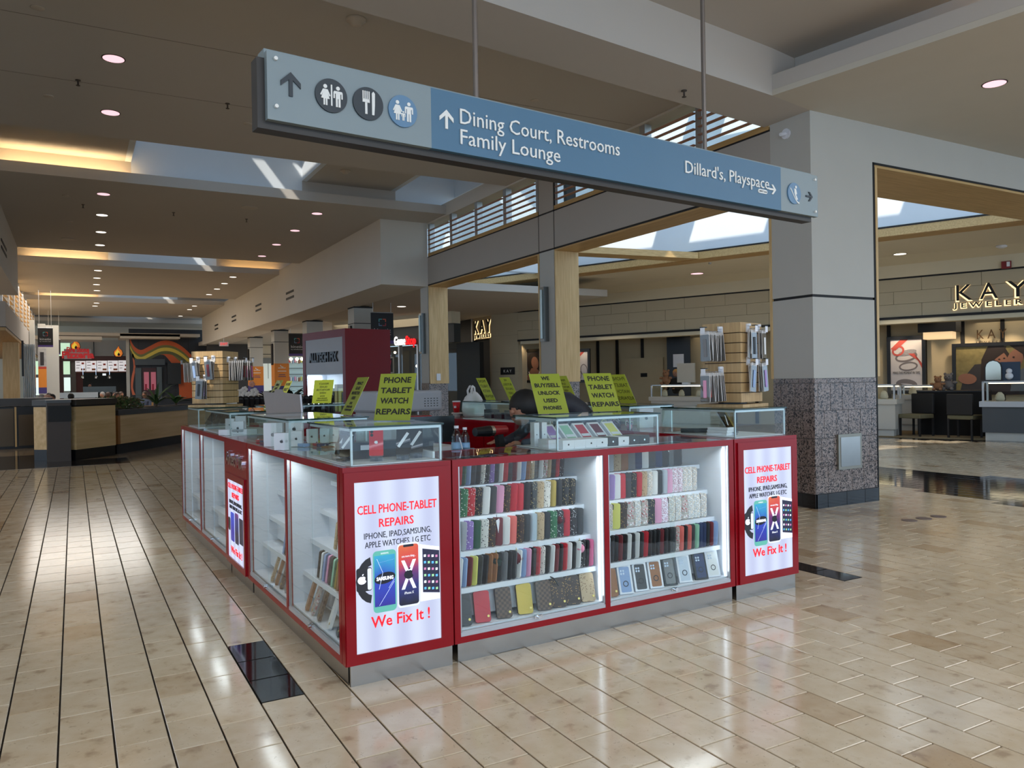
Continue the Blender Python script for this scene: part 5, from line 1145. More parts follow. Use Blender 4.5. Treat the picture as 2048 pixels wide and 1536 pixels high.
for i, (x, y) in enumerate(((156, 160), (455, 207), (166, 409), (347, 425), (493, 438), (1368, 181))):
    fitting('sprinkler_head', 'small sprinkler head, %s from the top of the picture' % ordn(i+1) if i < 5 else 'sprinkler head under the ceiling beam', x, y, CZ if i < 5 else SZ, [(.03, 0), (.03, -.008), (.01, -.01), (.01, -.06), (.025, -.065), (.02, -.07)], SPK, 'sprinkler', 'sprinkler heads')
for i, (x, y) in enumerate(((75, 15), (97, 192), (495, 247), (131, 391), (140, 443), (1070, 201))):
    fitting('ceiling_disc', 'flat round ceiling disc, %s in the near bays' % ordn(i+1), x, y, CZ, [(.06, 0), (.06, -.006), (.05, -.01)], FW, 'ceiling disc', 'round ceiling discs')
for i, (x, y) in enumerate(((499, 415), (137, 478))): fitting('ceiling_speaker', 'large round ceiling speaker on the %s' % ('right' if not i else 'left'), x, y, CZ, [(.17, 0), (.17, -.01), (.14, -.014)], FW, 'speaker')
fitting('smoke_detector', 'cream smoke detector on the ceiling above the sign', 712, 38, CZ, [(.10, 0), (.10, -.02), (.06, -.035), (.055, -.06), (.03, -.07)], FW, 'smoke detector')
fitting('smoke_detector', 'cream smoke detector inside the first coffer', 691, 341, 5.6, [(.10, 0), (.10, -.02), (.06, -.035), (.055, -.06), (.03, -.07)], FW, 'smoke detector')
fitting('smoke_detector', 'white detector in the court ceiling near the store sign', 2003, 491, ZR, [(.11, 0), (.11, -.03), (.05, -.06)], WHITE, 'smoke detector')
# ================================================================ JEWELRY STORE
def onpl(px, py, P, n): d = ray(px, py); return CAMP+d*((Vector(P)-CAMP).dot(Vector(n))/d.dot(Vector(n)))
XS_ = Vector((math.cos(RS), math.sin(RS), 0))
def SL_(px, py, y=0.0): q = onpl(px, py, PS+nS*y, nS)-PS; return q.dot(XS_), q.z
def SW(x, y, z=0): return PS+XS_*x+nS*y+Vector((0, 0, z))
HALO = mat('letter_halo', (255, 226, 170), emit=1.5)
t = thing('store_sign', 'black KAY JEWELERS letters with a warm halo on the right storefront', 'sign', SW(0, -.1), RS)
x0, z0 = SL_(1909, 612, -.14); x1, z1 = SL_(2068, 540, -.14); xk, zk = SL_(1909, 602, -.14); _, zt = SL_(1912, 570, -.14)
KW = SL_(2062, 560, -.14)[0]-x0
for i_, c_ in enumerate('KAY'):
    xx_ = x0+KW*(0, .345, .70)[i_]; text(c_, (zt-zk)/.70, BLK, t, (xx_, -.05, zk), align='LEFT', width=KW*(.22, .235, .27)[i_], depth=.015, name='letter'); text(c_, (zt-zk)/.70, HALO, t, (xx_-.012, -.012, zk-.012), align='LEFT', width=KW*(.22, .235, .27)[i_]+.02, depth=.002, bold=.010, name='halo')
text('J E W E L E R S', .15, BLK, t, (x0, -.05, zk-.16), align='LEFT', width=KW*1.02, depth=.012, bold=.002); text('J E W E L E R S', .15, HALO, t, (x0-.008, -.012, zk-.167), align='LEFT', width=KW*1.03, depth=.002, bold=.012, name='halo')
# the facet in the plane X = 12.4 at left
f = struct('wall_facet', B().box(12.4, 12.6, 23.42, 24.9, 2.95, 3.86), STONE, label='stone facet carrying the small store sign'); B().box(12.42, 12.6, 24.9, 30, 0, 3.86).build('dark_panel', mat('dark_hoarding', (44, 42, 38), .5), f); B().box(12.36, 12.44, 24.9, 24.96, 0, 3.86).build('post', ALU, f)
B().box(12.5, 12.6, 23.42, 24.9, 0, 2.95).build('dark_opening', BLK, f); B().box(12.38, 12.6, 23.42, 23.6, 0, 2.95).build('jamb', STONE, f); B().box(12.3, 12.6, 23.42, 31, 3.86, 4.3).build('upper_wall', CREAM, f)
B().box(12.3, 12.6, 26.7, 27.4, 0, 3.9).build('side_pier', STONE, f)
t = thing('store_sign', 'smaller KAY JEWELERS halo sign on the far facet', 'sign', (12.4, 24.75, 0), -PI/2)
text('K A Y', .62, BLK, t, (.0, -.05, 3.18), align='LEFT', width=1.25, depth=.015, bold=.008); text('K A Y', .62, HALO, t, (-.02, -.012, 3.16), align='LEFT', width=1.29, depth=.002, bold=.022, name='halo')
text('J E W E L E R S', .16, BLK, t, (0, -.05, 3.0), align='LEFT', width=1.25, depth=.012, bold=.005); text('J E W E L E R S', .16, HALO, t, (-.01, -.012, 2.995), align='LEFT', width=1.27, depth=.002, bold=.012, name='halo')
t = thing('window_slogan', 'white EVERY KISS BEGINS WITH KAY lettering on the dark hoarding', 'lettering', (12.4, 26.4, 0), -PI/2)
text('every KISS', .28, SWH, t, (.2, -.02, 2.02), width=.85); text('begins with KAY', .22, SWH, t, (.5, -.02, 1.72), width=1.2)
o = thing('wall_plaque', 'small black KAY plaque on the stone pier', 'plaque', SW(-12.95, -.12, 1.82), RS); B().box(-.3, .3, 0, .02, -.12, .12).build('plate', BLK, o); text('K A Y', .13, SWH, o, (0, -.003, -.045), width=.34)
def framed(lab, px0, py0, px1, py1, y, cat='poster'):
    xa, zt_ = SL_(px0, py0, y); xb, zb = SL_(px1, py1, y); t = thing('framed_poster', lab, cat, SW(0, y), RS)
    b = B(); frame_rect(b, xa, xb, zb, zt_, .09, -.05, 0); b.build('frame', BLACKP, t); return t, xa+.09, xb-.09, zb+.09, zt_-.09
def flat(t, nm, m, pts, y): return B().poly([(x, y, z) for x, z in pts][::1]).build(nm, m, t)
def ell(cx, cz, rx, rz, a=0, n=18): return [(cx+rx*math.cos(k)*math.cos(a)-rz*math.sin(k)*math.sin(a), cz+rx*math.cos(k)*math.sin(a)+rz*math.sin(k)*math.cos(a)) for k in [2*PI*i/n for i in range(n)]]
def ringpts(t, nm, m, cx, cz, rx, rz, w_, a, y, full=2*PI, st=0):
    b = B(); n = 24
    for i in range(n):
        q = []
        for k, s_ in ((i, 1), (i+1, 1), (i+1, 0), (i, 0)):
            th = st+full*k/n; r1, r2 = (rx, rz) if s_ else (rx-w_, rz-w_); X_, Z_ = r1*math.cos(th), r2*math.sin(th); q.append((cx+X_*math.cos(a)-Z_*math.sin(a), y, cz+X_*math.sin(a)+Z_*math.cos(a)))
        b.poly(q)
    return b.build(nm, m, t)
PPR = mat('poster_paper', (206, 200, 200), .5); PRB = mat('ribbon', (196, 84, 74), .5); PSV = mat('silver_print', (120, 112, 112), .4); PSK = mat('print_skin', (140, 96, 76), .6); PHR_ = mat('print_hair', (34, 22, 18), .6); PDK = mat('print_dark', (48, 44, 46), .6); PGR = mat('print_foliage', (120, 108, 66), .6, var=.5, scale=9); PSH = mat('print_shirt', (92, 100, 108), .6)
t, xa, xb, zb, zt_ = framed('tall framed poster of diamond rings and red ribbon', 1774, 674, 1853, 787, 3.25); W2 = xb-xa; H2 = zt_-zb
flat(t, 'paper', PPR, [(xa, zb), (xb, zb), (xb, zt_), (xa, zt_)], -.02); cx = (xa+xb)/2
ringpts(t, 'printed_ring', PSV, cx, zb+H2*.66, W2*.36, H2*.10, .05, .2, -.024); ringpts(t, 'printed_ring', PSV, cx+.05, zb+H2*.47, W2*.30, H2*.09, .04, .1, -.024); ringpts(t, 'printed_ring', PSV, cx, zb+H2*.12, W2*.34, H2*.10, .12, -.1, -.024)
flat(t, 'printed_stones', mat('stones', (150, 145, 148), .3, var=.6, scale=40), ell(cx+.03, zb+H2*.74, W2*.30, H2*.055, .2), -.026)
flat(t, 'printed_ribbon', PRB, [(xa, zt_-.25), (xa+.12, zt_-.3), (xa+.45, zt_), (xa+.25, zt_)], -.027); flat(t, 'printed_ribbon', PRB, [(cx+.05, zb+H2*.72), (cx+.2, zb+H2*.72), (xb, zb+H2*.42), (xb, zb+H2*.52)], -.027); ringpts(t, 'printed_ribbon', PRB, cx-.2, zb+H2*.78, .16, .14, .05, .4, -.028)
text('MAKE THIS MOMENT IN TIME', .1, INK, t, (cx, -.03, zb+H2*.32), width=W2*.85)
t, xa, xb, zb, zt_ = framed('wide framed poster of a smiling couple at the right', 1904, 688, 2120, 789, 3.2); W2 = xb-xa; H2 = zt_-zb
flat(t, 'paper', PGR, [(xa, zb), (xb, zb), (xb, zt_), (xa, zt_)], -.02)
X = lambda f: xa+W2*f; Z = lambda f: zb+H2*f
flat(t, 'printed_jacket', PDK, [(X(.04), Z(0)), (X(.6), Z(0)), (X(.5), Z(.4)), (X(.38), Z(.62)), (X(.2), Z(.6)), (X(.08), Z(.3))], -.022); flat(t, 'printed_shirt', PSH, [(X(.56), Z(0)), (X(.98), Z(0)), (X(.96), Z(.45)), (X(.82), Z(.62)), (X(.6), Z(.4))], -.023)
flat(t, 'printed_hair', PHR_, [(X(.26), Z(.25)), (X(.5), Z(.3)), (X(.56), Z(.8)), (X(.5), Z(1)), (X(.34), Z(1)), (X(.27), Z(.7))], -.024); flat(t, 'printed_face', PSK, ell(X(.47), Z(.66), W2*.075, H2*.24, .25), -.026)
flat(t, 'printed_face', PSK, ell(X(.61), Z(.68), W2*.08, H2*.25, -.35), -.025); flat(t, 'printed_hair', PHR_, [(X(.56), Z(1)), (X(.78), Z(1)), (X(.80), Z(.6)), (X(.72), Z(.52)), (X(.69), Z(.8))], -.027); flat(t, 'printed_hair', PHR_, [(X(.38), Z(1)), (X(.53), Z(.98)), (X(.50), Z(.84)), (X(.42), Z(.72)), (X(.37), Z(.6))], -.028)
flat(t, 'printed_hand', PSK, ell(X(.12), Z(.28), W2*.1, H2*.12, -.1), -.029); flat(t, 'printed_hand', PSK, ell(X(.54), Z(.30), W2*.06, H2*.16, .5), -.029); flat(t, 'printed_smile', SWH, ell(X(.495), Z(.545), W2*.022, H2*.03, .5), -.03)
for a, c in ((.455, .70), (.505, .72), (.60, .74)): flat(t, 'printed_eye', PHR_, ell(X(a), Z(c), W2*.012, H2*.016), -.03)
t = thing('store_wall_letters', 'bronze KAY JEWELERS letters on the back wall above the couple poster', 'sign', SW(0, 3.3), RS); xa, zb = SL_(1953, 686, 3.3); xb, zt_ = SL_(2012, 662, 3.3); BZ = mat('bronze', (92, 66, 40), .3, .7)
text('K A Y', .34, BZ, t, (xa, -.06, zb+.1), align='LEFT', width=xb-xa, depth=.01); text('J E W E L E R S', .1, BZ, t, (xa, -.06, zb-.03), align='LEFT', width=xb-xa, depth=.01)
t, xa, xb, zb, zt_ = framed('framed poster of a woman with a necklace left of the pillar', 1046, 699, 1100, 765, .9); W2 = xb-xa; H2 = zt_-zb
flat(t, 'paper', PDK, [(xa, zb), (xb, zb), (xb, zt_), (xa, zt_)], -.02); flat(t, 'printed_hair', PHR_, ell(xa+W2*.4, zb+H2*.62, W2*.32, H2*.34, .2), -.022); flat(t, 'printed_face', PSK, ell(xa+W2*.46, zb+H2*.6, W2*.16, H2*.22, .2), -.024); flat(t, 'printed_neck', PSK, [(xa, zb), (xa+W2*.9, zb), (xa+W2*.75, zb+H2*.24), (xa+W2*.5, zb+H2*.42), (xa+W2*.3, zb+H2*.42)], -.023); ringpts(t, 'printed_necklace', SWH, xa+W2*.42, zb+H2*.3, W2*.25, H2*.16, .02, 0, -.026, PI, PI)
t, xa, xb, zb, zt_ = framed('framed poster of red ribbon and earrings right of the pillar', 1140, 699, 1182, 765, 1.4); W2 = xb-xa; H2 = zt_-zb
flat(t, 'paper', PPR, [(xa, zb), (xb, zb), (xb, zt_), (xa, zt_)], -.02); flat(t, 'printed_ribbon', PRB, [(xa, zb+H2*.55), (xa+W2*.1, zb+H2*.6), (xa+W2*.8, zt_), (xa+W2*.6, zt_)], -.022); ringpts(t, 'printed_earring', PSV, xa+W2*.75, zb+H2*.35, .14, .2, .03, .2, -.024); ringpts(t, 'printed_earring', PSV, xa+W2*.4, zb+H2*.18, .12, .18, .03, 0, -.024)
# lamp hood and small spots washing the wall
xa, zb = SL_(1855, 680, 2.4); xb, zt_ = SL_(1912, 664, 2.4)
t = thing('lamp_hood', 'warm lit lamp hood under a black canopy in the store', 'lamp', SW(0, 2.4), RS); B().box(xa, xb, -.5, 0, zb, zt_).build('shade', mat('shade_warm', (255, 214, 160), emit=.75), t); B().box(xa-.1, xb+.1, -.6, .1, zt_, 2.9).build('canopy', BLK, t)
for (px, py, y, pw) in ((1795, 662, 3.2, 16), (1835, 662, 3.2, 16), (1925, 655, 3.2, 18), (1965, 655, 3.2, 18), (2020, 655, 3.2, 18), (1055, 683, .8, 9), (1165, 686, 1.3, 9)):
    x, z = SL_(px, py, y); l = bpy.data.lights.new('store_spot', 'SPOT'); l.energy = pw*2.2; l.color = (1, .8, .55); l.spot_size = R_(85); l.spot_blend = .8; l.shadow_soft_size = .03
    o = bpy.data.objects.new('store_spot', l); COL.objects.link(o); o.location = SW(x, y-.35, 2.8); o.rotation_euler = (nS*.35+Vector((0, 0, -1))).to_track_quat('-Z', 'Y').to_euler()
l = area('store_light', SW(0, 1.6, 2.8), (0, 0, -1), 8, 1.2, 26, (1, .86, .66)); area('store_light', SW(-8, 1.6, 2.8), (0, 0, -1), 6, 1.2, 10, (1, .86, .66))
def jcounter(lab, px0, px1, y, pyb, zc=.9, top=1.25, m=PANELG, dark=None):
    xa, _ = SL_(px0, 800, y); xb, _ = SL_(px1, 800, y); t = thing('jewelry_counter', lab, 'display counter', SW(xa, y), RS); W_ = xb-xa
    B().box(.05, W_-.05, .05, .6, 0, .18).build('plinth', PANELG, t); B().box(0, W_, 0, .65, .18, zc-.12).build('body', dark or m, t); B().box(-.05, W_+.05, -.05, .7, zc-.12, zc).build('ledge', m, t)
    b = B()
    for a in (0, W_-.04): b.box(a, a+.04, 0, .04, zc, top); b.box(a, a+.04, .6, .64, zc, top)
    b.box(0, W_, 0, .04, top-.03, top); b.box(0, W_, .6, .64, top-.03, top); b.box(0, .04, 0, .64, top-.03, top); b.box(W_-.04, W_, 0, .64, top-.03, top); b.build('case_frame', ALU, t)
    B().box(.02, W_-.02, .01, .015, zc, top-.03).box(.02, W_-.02, .02, .6, top-.01, top-.005).build('glass', GLASS, t); B().box(.05, W_-.05, .55, .6, top-.06, top-.03).build('light_bar', mat('bar_warm', (255, 230, 190), emit=3), t)
    for k in range(max(1, int(W_/.55))):
        x = .3+k*.55; B().lathe([(.07, 0), (.10, .04), (.08, .14), (.03, .2)], (x, .3, zc), n=10, sy=.5).build('bust_form', mat('cream_velvet', (226, 206, 180), .8), t, True)
    return t
jcounter('cream lit jewelry counter behind the column edge', 1735, 1790, .0, 873); jcounter('long grey jewelry counter at the right edge with a mirror on it', 1964, 2130, -.2, 877, .86, 1.3, ALU, mat('counter_slate', (72, 76, 80), .5))
jcounter('lit jewelry counter along the back wall under the ring poster', 1795, 1868, 2.2, 830, .95, 1.2); jcounter('jewelry counter seen over the booth beside the wooden tower', 1302, 1440, .5, 850, .95, 1.3)
def jthing(name, lab, cat, px, y, z): x, _ = SL_(px, 780, y); return thing(name, lab, cat, SW(x, y, z), RS)
t = jthing('table_mirror', 'arched table mirror on the long grey counter', 'mirror', 1987, .1, 1.3); B().prism([(a, 0, c) for a, c in [(-.17, 0), (.17, 0), (.17, .3)]+[(.17*math.cos(k), .3+.17*math.sin(k)) for k in (.5, 1, 1.57, 2.1, 2.6)]+[(-.17, .3)]], (0, .03, 0)).build('frame', BLACKP, t); B().poly([(a*.86, -.004, .03+c*.9) for a, c in [(-.17, 0), (.17, 0), (.17, .3)]+[(.17*math.cos(k), .3+.17*math.sin(k)) for k in (.5, 1, 1.57, 2.1, 2.6)]+[(-.17, .3)]]).build('mirror_glass', mat('mirror_grey', (170, 165, 150), .1, .8), t); B().box(-.2, .2, -.05, .08, -.0, .02).build('foot', BLACKP, t)
t = jthing('display_box', 'dark blue boxed plush ornament beside the mirror', 'box', 2019, .12, 1.3); B().box(-.2, .2, 0, .12, 0, .42).build('box', mat('box_blue', (44, 62, 84), .5), t); B().ball((0, -.02, .22), .06, 10, 8).ball((0, -.02, .11), .08, 10, 8).build('figurine', WHITE, t, True)
def teddy(lab, px, y, z, m, s=1.0):
    t = jthing('teddy_bear', lab, 'soft toy', px, y, z); b = B(); b.ball((0, 0, .14*s), .13*s, 12, 9, (1, .85, 1.05)); b.ball((0, -.02*s, .33*s), .10*s, 12, 9)
    for q in (-1, 1): b.ball((q*.075*s, 0, .42*s), .035*s, 8, 6); b.ball((q*.15*s, -.04*s, .2*s), .05*s, 8, 6, (1.3, 1, .8)); b.ball((q*.09*s, -.12*s, .04*s), .055*s, 8, 6, (.9, 1.5, .9))
    b.ball((0, -.11*s, .31*s), .04*s, 8, 6); b.build('body', m, t, True); e = B()
    for q in (-1, 1): e.ball((q*.035*s, -.108*s, .36*s), .012*s, 6, 4)
    e.ball((0, -.15*s, .32*s), .012*s, 6, 4); e.build('face', BLK, t, kind='stuff'); return t
BRN = mat('plush_brown', (150, 106, 74), .95); BGR = mat('plush_grey', (120, 112, 108), .95)
xd, _ = SL_(1905, 800, .9)
t = thing('black_table', 'black draped table carrying the teddy bears', 'table', SW(xd, 1.25), RS); B().box(-.75, .7, -.4, .4, 0, 1.05).build('drape', mat('black_cloth', (16, 15, 15), .9), t); B().box(-.75, .7, -.42, .42, 1.05, 1.08).build('top', BLACKP, t)
teddy('grey teddy bear higher on the black table', 1897, 1.3, 1.08, BGR, .95); teddy('light brown teddy bear leaning on the black table', 1876, 1.1, 1.08, BRN, .8); teddy('brown plush monkey on the counter near the saleswoman', 1333, .8, 1.3, BRN, 1.0)
def bchair(lab, px, y, rz=0):
    x, _ = SL_(px, 820, y); t = thing('upholstered_chair', lab, 'chair', SW(x, y), RS+rz); m = mat('chair_black', (24, 22, 22), .6)
    bevel(B().box(-.28, .28, -.26, .26, .44, .54).build('seat', mat('seat_olive', (110, 104, 78), .8), t), .02); bevel(B().box(-.28, .28, .22, .3, .54, 1.02).build('backrest', m, t), .02)
    for sx_ in (-1, 1):
        for y_ in (-.23, .26): B().box(sx_*.25-.02, sx_*.25+.02, y_-.02, y_+.02, 0, .46).build('leg', m, t)
bchair('olive seated black chair left of the black table', 1832, .4, -.4); bchair('black chair right of the black table', 1930, .25, 2.9)
t = jthing('monitor', 'white point of sale screen on the jewelry counter', 'monitor', 1372, .8, 1.3); B().box(-.28, .28, 0, .05, .06, .62).build('screen_back', mat('screen_white', (200, 192, 176), .5), t); B().box(-.1, .1, -.05, .1, 0, .06).build('foot', WHITE, t)
t = jthing('wall_notice', 'small white notice on the dark panel behind the saleswoman', 'notice', 1358, 3.0, 2.05); B().box(-.19, .19, -.01, 0, -.2, .22).build('paper', WHITE, t); B().box(-.42, .42, 0, .02, -1.2, .8).build('dark_panel', BLACKP, t)
x, _ = SL_(1352, 760, 2.1); t = person('saleswoman with a blonde hair wrap behind the jewelry counter', SW(x, 2.1), RS, mat('black_top', (22, 22, 24), .8), mat('hair_blonde', (190, 140, 76), .7), sit=False)
x, _ = SL_(1298, 700, 3.3); t = thing('store_door', 'plain cream store door with a small black plate', 'door', SW(x, 3.36), RS); xa, _ = SL_(1240, 700, 3.3); B().box(xa-x, .5, -.03, 0, .02, 2.2).build('leaf', mat('store_wall', (206, 188, 152), .85), t); B().box(-.35, -.1, -.04, -.03, 1.55, 1.68).build('plate', BLK, t)
t = thing('fire_strobe', 'red fire alarm strobe on the wall above the store sign', 'alarm', SW(*(lambda q: (q[0], -.16, q[1]))(SL_(2013, 530, -.16))), RS); B().box(-.09, .09, -.05, 0, -.08, .08).build('body', mat('alarm_red', (130, 20, 24), .4), t); B().box(.01, .07, -.07, -.05, -.04, .06).build('lens', WHITE, t)
for k, (px, py) in enumerate(((995, 638),)): pass
t = thing('ceiling_vent', 'square grille in the court ceiling beyond the far arch', 'vent', onz(952, 588, ZR-.005), .3); B().box(-.35, .35, -.25, .25, -.01, 0).build('grille', mat('vent_grey', (92, 90, 84), .7), t)
# cluster of white dish lamps high in the skylight
C_ = onpl(1415, 480, (11.5, 14.5, 0), (.5, 1, 0))
t = thing('lamp_cluster', 'cluster of white dish lamps on a post in the skylight', 'lamp', C_, .5)
for k, (dx, dz, r) in enumerate(((-.34, -.02, .14), (-.02, .02, .12), (.30, .06, .15))):
    B().lathe([(r*2.0, -.01), (r*1.1, .02), (r*.8, .10), (r*.35, .16), (r*.3, .32), (0.01, .33)], (dx, 0, dz), n=20).build('dish', WHITE, t, True); B().lathe([(r*.9, -.012), (r*.9, -.005)], (dx, 0, dz), n=16).build('lamp_glass', mat('dish_glow', (255, 250, 245), emit=2.5), t)
    B().tube([(dx+.05, 0, dz+.2)]+[(dx+.16+.14*math.cos(a), 0, dz+.22+.18*math.sin(a)) for a in (2.4, 1.6, .8, 0)], .008, 6).build('bracket', ALU, t)
B().cyl((.15, 0, -.55), (.15, 0, .05), .035, n=10).build('post', ALU, t); B().box(.02, .28, -.06, .06, -.28, -.08).build('ballast', ALU, t)
# ================================================================ FAR END OF THE WALKWAY
def PXB(x0, y0, x1, y1, Y, d=.1):
    a = ony(x0, (y0+y1)/2, Y); c = ony(x1, (y0+y1)/2, Y); m_ = (x0+x1)/2; zt_ = ony(m_, y0, Y).z; zb = ony(m_, y1, Y).z
    return a.x, c.x, Y, Y+d, zb, zt_
YF = 48.0
fwall = struct('wall_back', B().box(-16, 12.6, YF+2.6, YF+2.8, 0, 5.4), WALLW, label='far back wall of the dining court')
B().box(-16, 9.5, 46.9, 50.8, 5.0, 5.2).build('ceiling_far', CEIL, None, label='ceiling of the dining court at the far end', kind='structure')
# stepped soffits in front of the far wall
for (a, lab, m) in (((100, 666, 400, 672), 'upper stepped soffit of the dining court', CEIL), ((60, 672, 204, 679), 'left lower stepped soffit of the dining court', WALLW), ((240, 668, 360, 677), 'right lower stepped soffit of the dining court', WALLW)):
    B().box(*PXB(*a, 45.0, 2.0)).build('ceiling_step', m, None, label=lab, kind='structure')
TREES = mat('outside_green', (150, 185, 140), emit=1.0); SKYW = mat('outside_bright', (222, 238, 246), emit=1.0)
# windows at the far left: bright panes with daylight behind
wd = struct('window_4', B().box(*PXB(66, 680, 142, 684, YF)), PANELG, label='tall bright window of the dining court at the far left')
for k, a in enumerate(((70, 722, 91, 749), (96, 722, 117, 749), (126, 722, 140, 749), (70, 755, 91, 790), (100, 755, 117, 790), (128, 755, 141, 782), (70, 690, 80, 712), (112, 686, 140, 712))):
    B().box(*PXB(*a, YF+.1, .02)).build('pane', mat('pane_view', (214, 232, 226), emit=1.05, var=0) if k in (3, 4, 5) else mat('pane_green', (190, 222, 190), emit=1.0, var=0), wd)
B().box(*PXB(62, 749, 142, 755, YF)).build('frame', mat('frame_grey', (120, 124, 124), .4), wd); B().box(*PXB(91, 684, 97, 800, YF)).build('mullion', mat('frame_grey', (120, 124, 124), .4), wd); B().box(*PXB(62, 712, 142, 722, YF)).build('frame', PANELG, wd)
B().box(*PXB(117, 718, 127, 800, YF-.3, .3)).build('wood_post', mat('dark_red_wood', (70, 30, 22), .5), wd)
# pizza counter
DW = mat('dark_red_wood', (70, 30, 22), .5)
pz = thing('pizza_counter', 'dark red wood pizza stand with lit menu boards above', 'food stall', (0, 0, 0))
B().box(*PXB(108, 712, 258, 722, YF-.4, .5)).build('beam', DW, pz); B().box(*PXB(152, 680, 258, 713, YF+.4)).build('white_wall', WALLW, pz); B().box(*PXB(187, 680, 188.5, 713, YF+.36, .03)).build('joint', BLACKP, pz)
B().box(*PXB(142, 722, 152, 790, YF-.1)).build('panel', mat('taupe', (96, 86, 76), .6), pz); B().box(*PXB(142, 745, 166, 790, YF)).build('red_panel', mat('maroon', (84, 34, 26), .6), pz)
B().box(*PXB(140, 720, 262, 800, YF+1.6)).build('dark_back', mat('kitchen_dark', (26, 24, 22), .6), pz)
ML = mat('menu_light', (226, 222, 222), emit=.62, var=.05)
for k in range(5):
    x0 = 150.5+k*21.6; m = B().box(*PXB(x0, 722+k*-.3, x0+20.6, 743, YF-.45, .05)).build('menu_board', ML, pz)
    for j, (xx, yy, w_, c) in enumerate(((2, 724, 7, 0), (2, 730, 8, 0), (2, 735.5, 6, 0), (12.5, 725+k, 5, 1), (11.5, 737, 8, 2))):
        B().box(*PXB(x0+xx, yy, x0+xx+w_, yy+(1.0 if c == 0 else 3.6), YF-.46, .008)).build('menu_print', (mat('mp_dark', (80, 60, 56), .6), mat('mp_red', (190, 60, 40), .6), mat('mp_brown', (170, 90, 40), .6))[c], m)
B().box(*PXB(152, 743, 258, 745, YF-.5, .2)).build('shelf_edge', mat('shelf_wood', (120, 60, 34), .5), pz)
for x in (166, 192, 219):
    P = ony(x, 752, YF-1); B().lathe([(.09, -.12), (.06, .0), (.02, .06)], tuple(P), n=10).cyl(P, P+Vector((0, 0, .5)), .012, n=6).build('pendant_lamp', CHROME, pz)
B().box(*PXB(205, 747, 212, 751, YF-.6, .05)).build('notice', mat('notice', (230, 236, 240), emit=.8), pz)
B().box(*PXB(114, 785, 196, 796, YF-3, .8)).build('white_counter', mat('counter_white', (196, 206, 212), .4), pz); B().box(*PXB(166, 773, 232, 785, YF-1.5, .3)).build('glass_guard', mat('guard', (84, 92, 92), .2), pz)
t = thing('pizza_sign', 'white sign board reading Fire Stone Pizzeria in red letters', 'sign', (0, YF-.5, 0)); x0, x1, _, _, z0, z1 = PXB(128, 698, 183, 718, YF-.5)
B().box(x0, x1, 0, .1, z0, z1).build('board', mat('sign_board', (200, 206, 208), .4), t)
RDL = mat('pizza_red', (196, 30, 34), .4, emit=.35)
text('Fire Stone', .36, RDL, t, ((x0+x1)/2, -.03, z0+.37), width=1.05, bold=.015, depth=.02); text('Pizzeria', .50, RDL, t, ((x0+x1)/2, -.03, z0+.05), width=1.5, bold=.02, depth=.03)
FO = mat('flame_orange', (236, 130, 50), emit=.5); FY = mat('flame_yellow', (244, 206, 70), emit=.6)
for i, (cx_, cy_, lab) in enumerate(((151, 689, 'flame shaped emblem standing on the pizza sign'), (236.5, 703, 'second flame emblem on the dark beam at the right'))):
    P = ony(cx_, cy_, YF-.45); t = thing('flame_emblem', lab, 'emblem', P); F = [(-.12, -.27), (.12, -.27), (.21, -.12), (.17, .05), (.06, .16), (.02, .30), (-.08, .12), (-.2, .0), (-.2, -.15)]
    B().prism([(x*1.15, 0, z*1.12) for x, z in F][::-1], (0, .04, 0)).build('backing', BLK, t); B().prism([(x, -.02, z) for x, z in F][::-1], (0, .02, 0)).build('flame', FO, t); B().prism([(x*.6-.04, -.04, z*.65-.05) for x, z in F][::-1], (0, .02, 0)).build('inner_flame', FY, t); B().prism([(x*.3+.02, -.05, z*.35-.14) for x, z in F][::-1], (0, .01, 0)).build('flame_core', BLK, t)
# mural wall with flowing coloured bands
YM = 46.0
mw = thing('mural_wall', 'dark mural wall with flowing orange, green and yellow bands', 'mural', (0, 0, 0))
x0, x1, _, _, z0, z1 = PXB(259, 668, 415, 792, YM); MD = mat('mural_dark', (38, 42, 50), .5)
B().box(x0, x1, YM, YM+.3, 0, z1+.25).build('wall_panel', MD, mw); B().box(x0-.15, x0, YM-.05, YM+.3, 0, z1).build('edge_post', PANELG, mw)
for k, px in enumerate((277, 302, 327, 350, 377)): B().box(*PXB(px, 672, px+.6, 790, YM-.012, .012)).build('panel_joint', BLK, mw)
B().box(*PXB(259, 677, 415, 677.6, YM-.012, .012)).build('panel_joint', BLK, mw)
def band(nm, m, top, bot, yo):
    b = B(); n = 28
    def smp(c, t_):
        i = min(int(t_*(len(c)-1)), len(c)-2); f = t_*(len(c)-1)-i; p0 = c[max(i-1, 0)]; p1 = c[i]; p2 = c[i+1]; p3 = c[min(i+2, len(c)-1)]
        return tuple(.5*((2*p1[k])+(-p0[k]+p2[k])*f+(2*p0[k]-5*p1[k]+4*p2[k]-p3[k])*f*f+(-p0[k]+3*p1[k]-3*p2[k]+p3[k])*f**3) for k in (0, 1))
    T_ = [ony(*smp(top, i/n), YM-yo) for i in range(n+1)]; Q_ = [ony(*smp(bot, i/n), YM-yo) for i in range(n+1)]
    for i in range(n): b.prism([T_[i], T_[i+1], Q_[i+1], Q_[i]][::-1], (0, yo-.001, 0))
    return b.build(nm, m, mw)
TP = [(260, 676), (268, 692), (282, 700), (300, 692), (322, 682), (345, 683), (368, 696), (392, 720)]
def sh(c, dx, dy): return [(x+dx*(i/7), y+dy) for i, (x, y) in enumerate(c)]
band('orange_band', mat('mural_orange', (206, 96, 48), .5), TP, sh(TP, 0, 9), .02); band('green_band', mat('mural_green', (118, 120, 66), .5), sh(TP, 0, 9), sh(TP, 0, 14), .02)
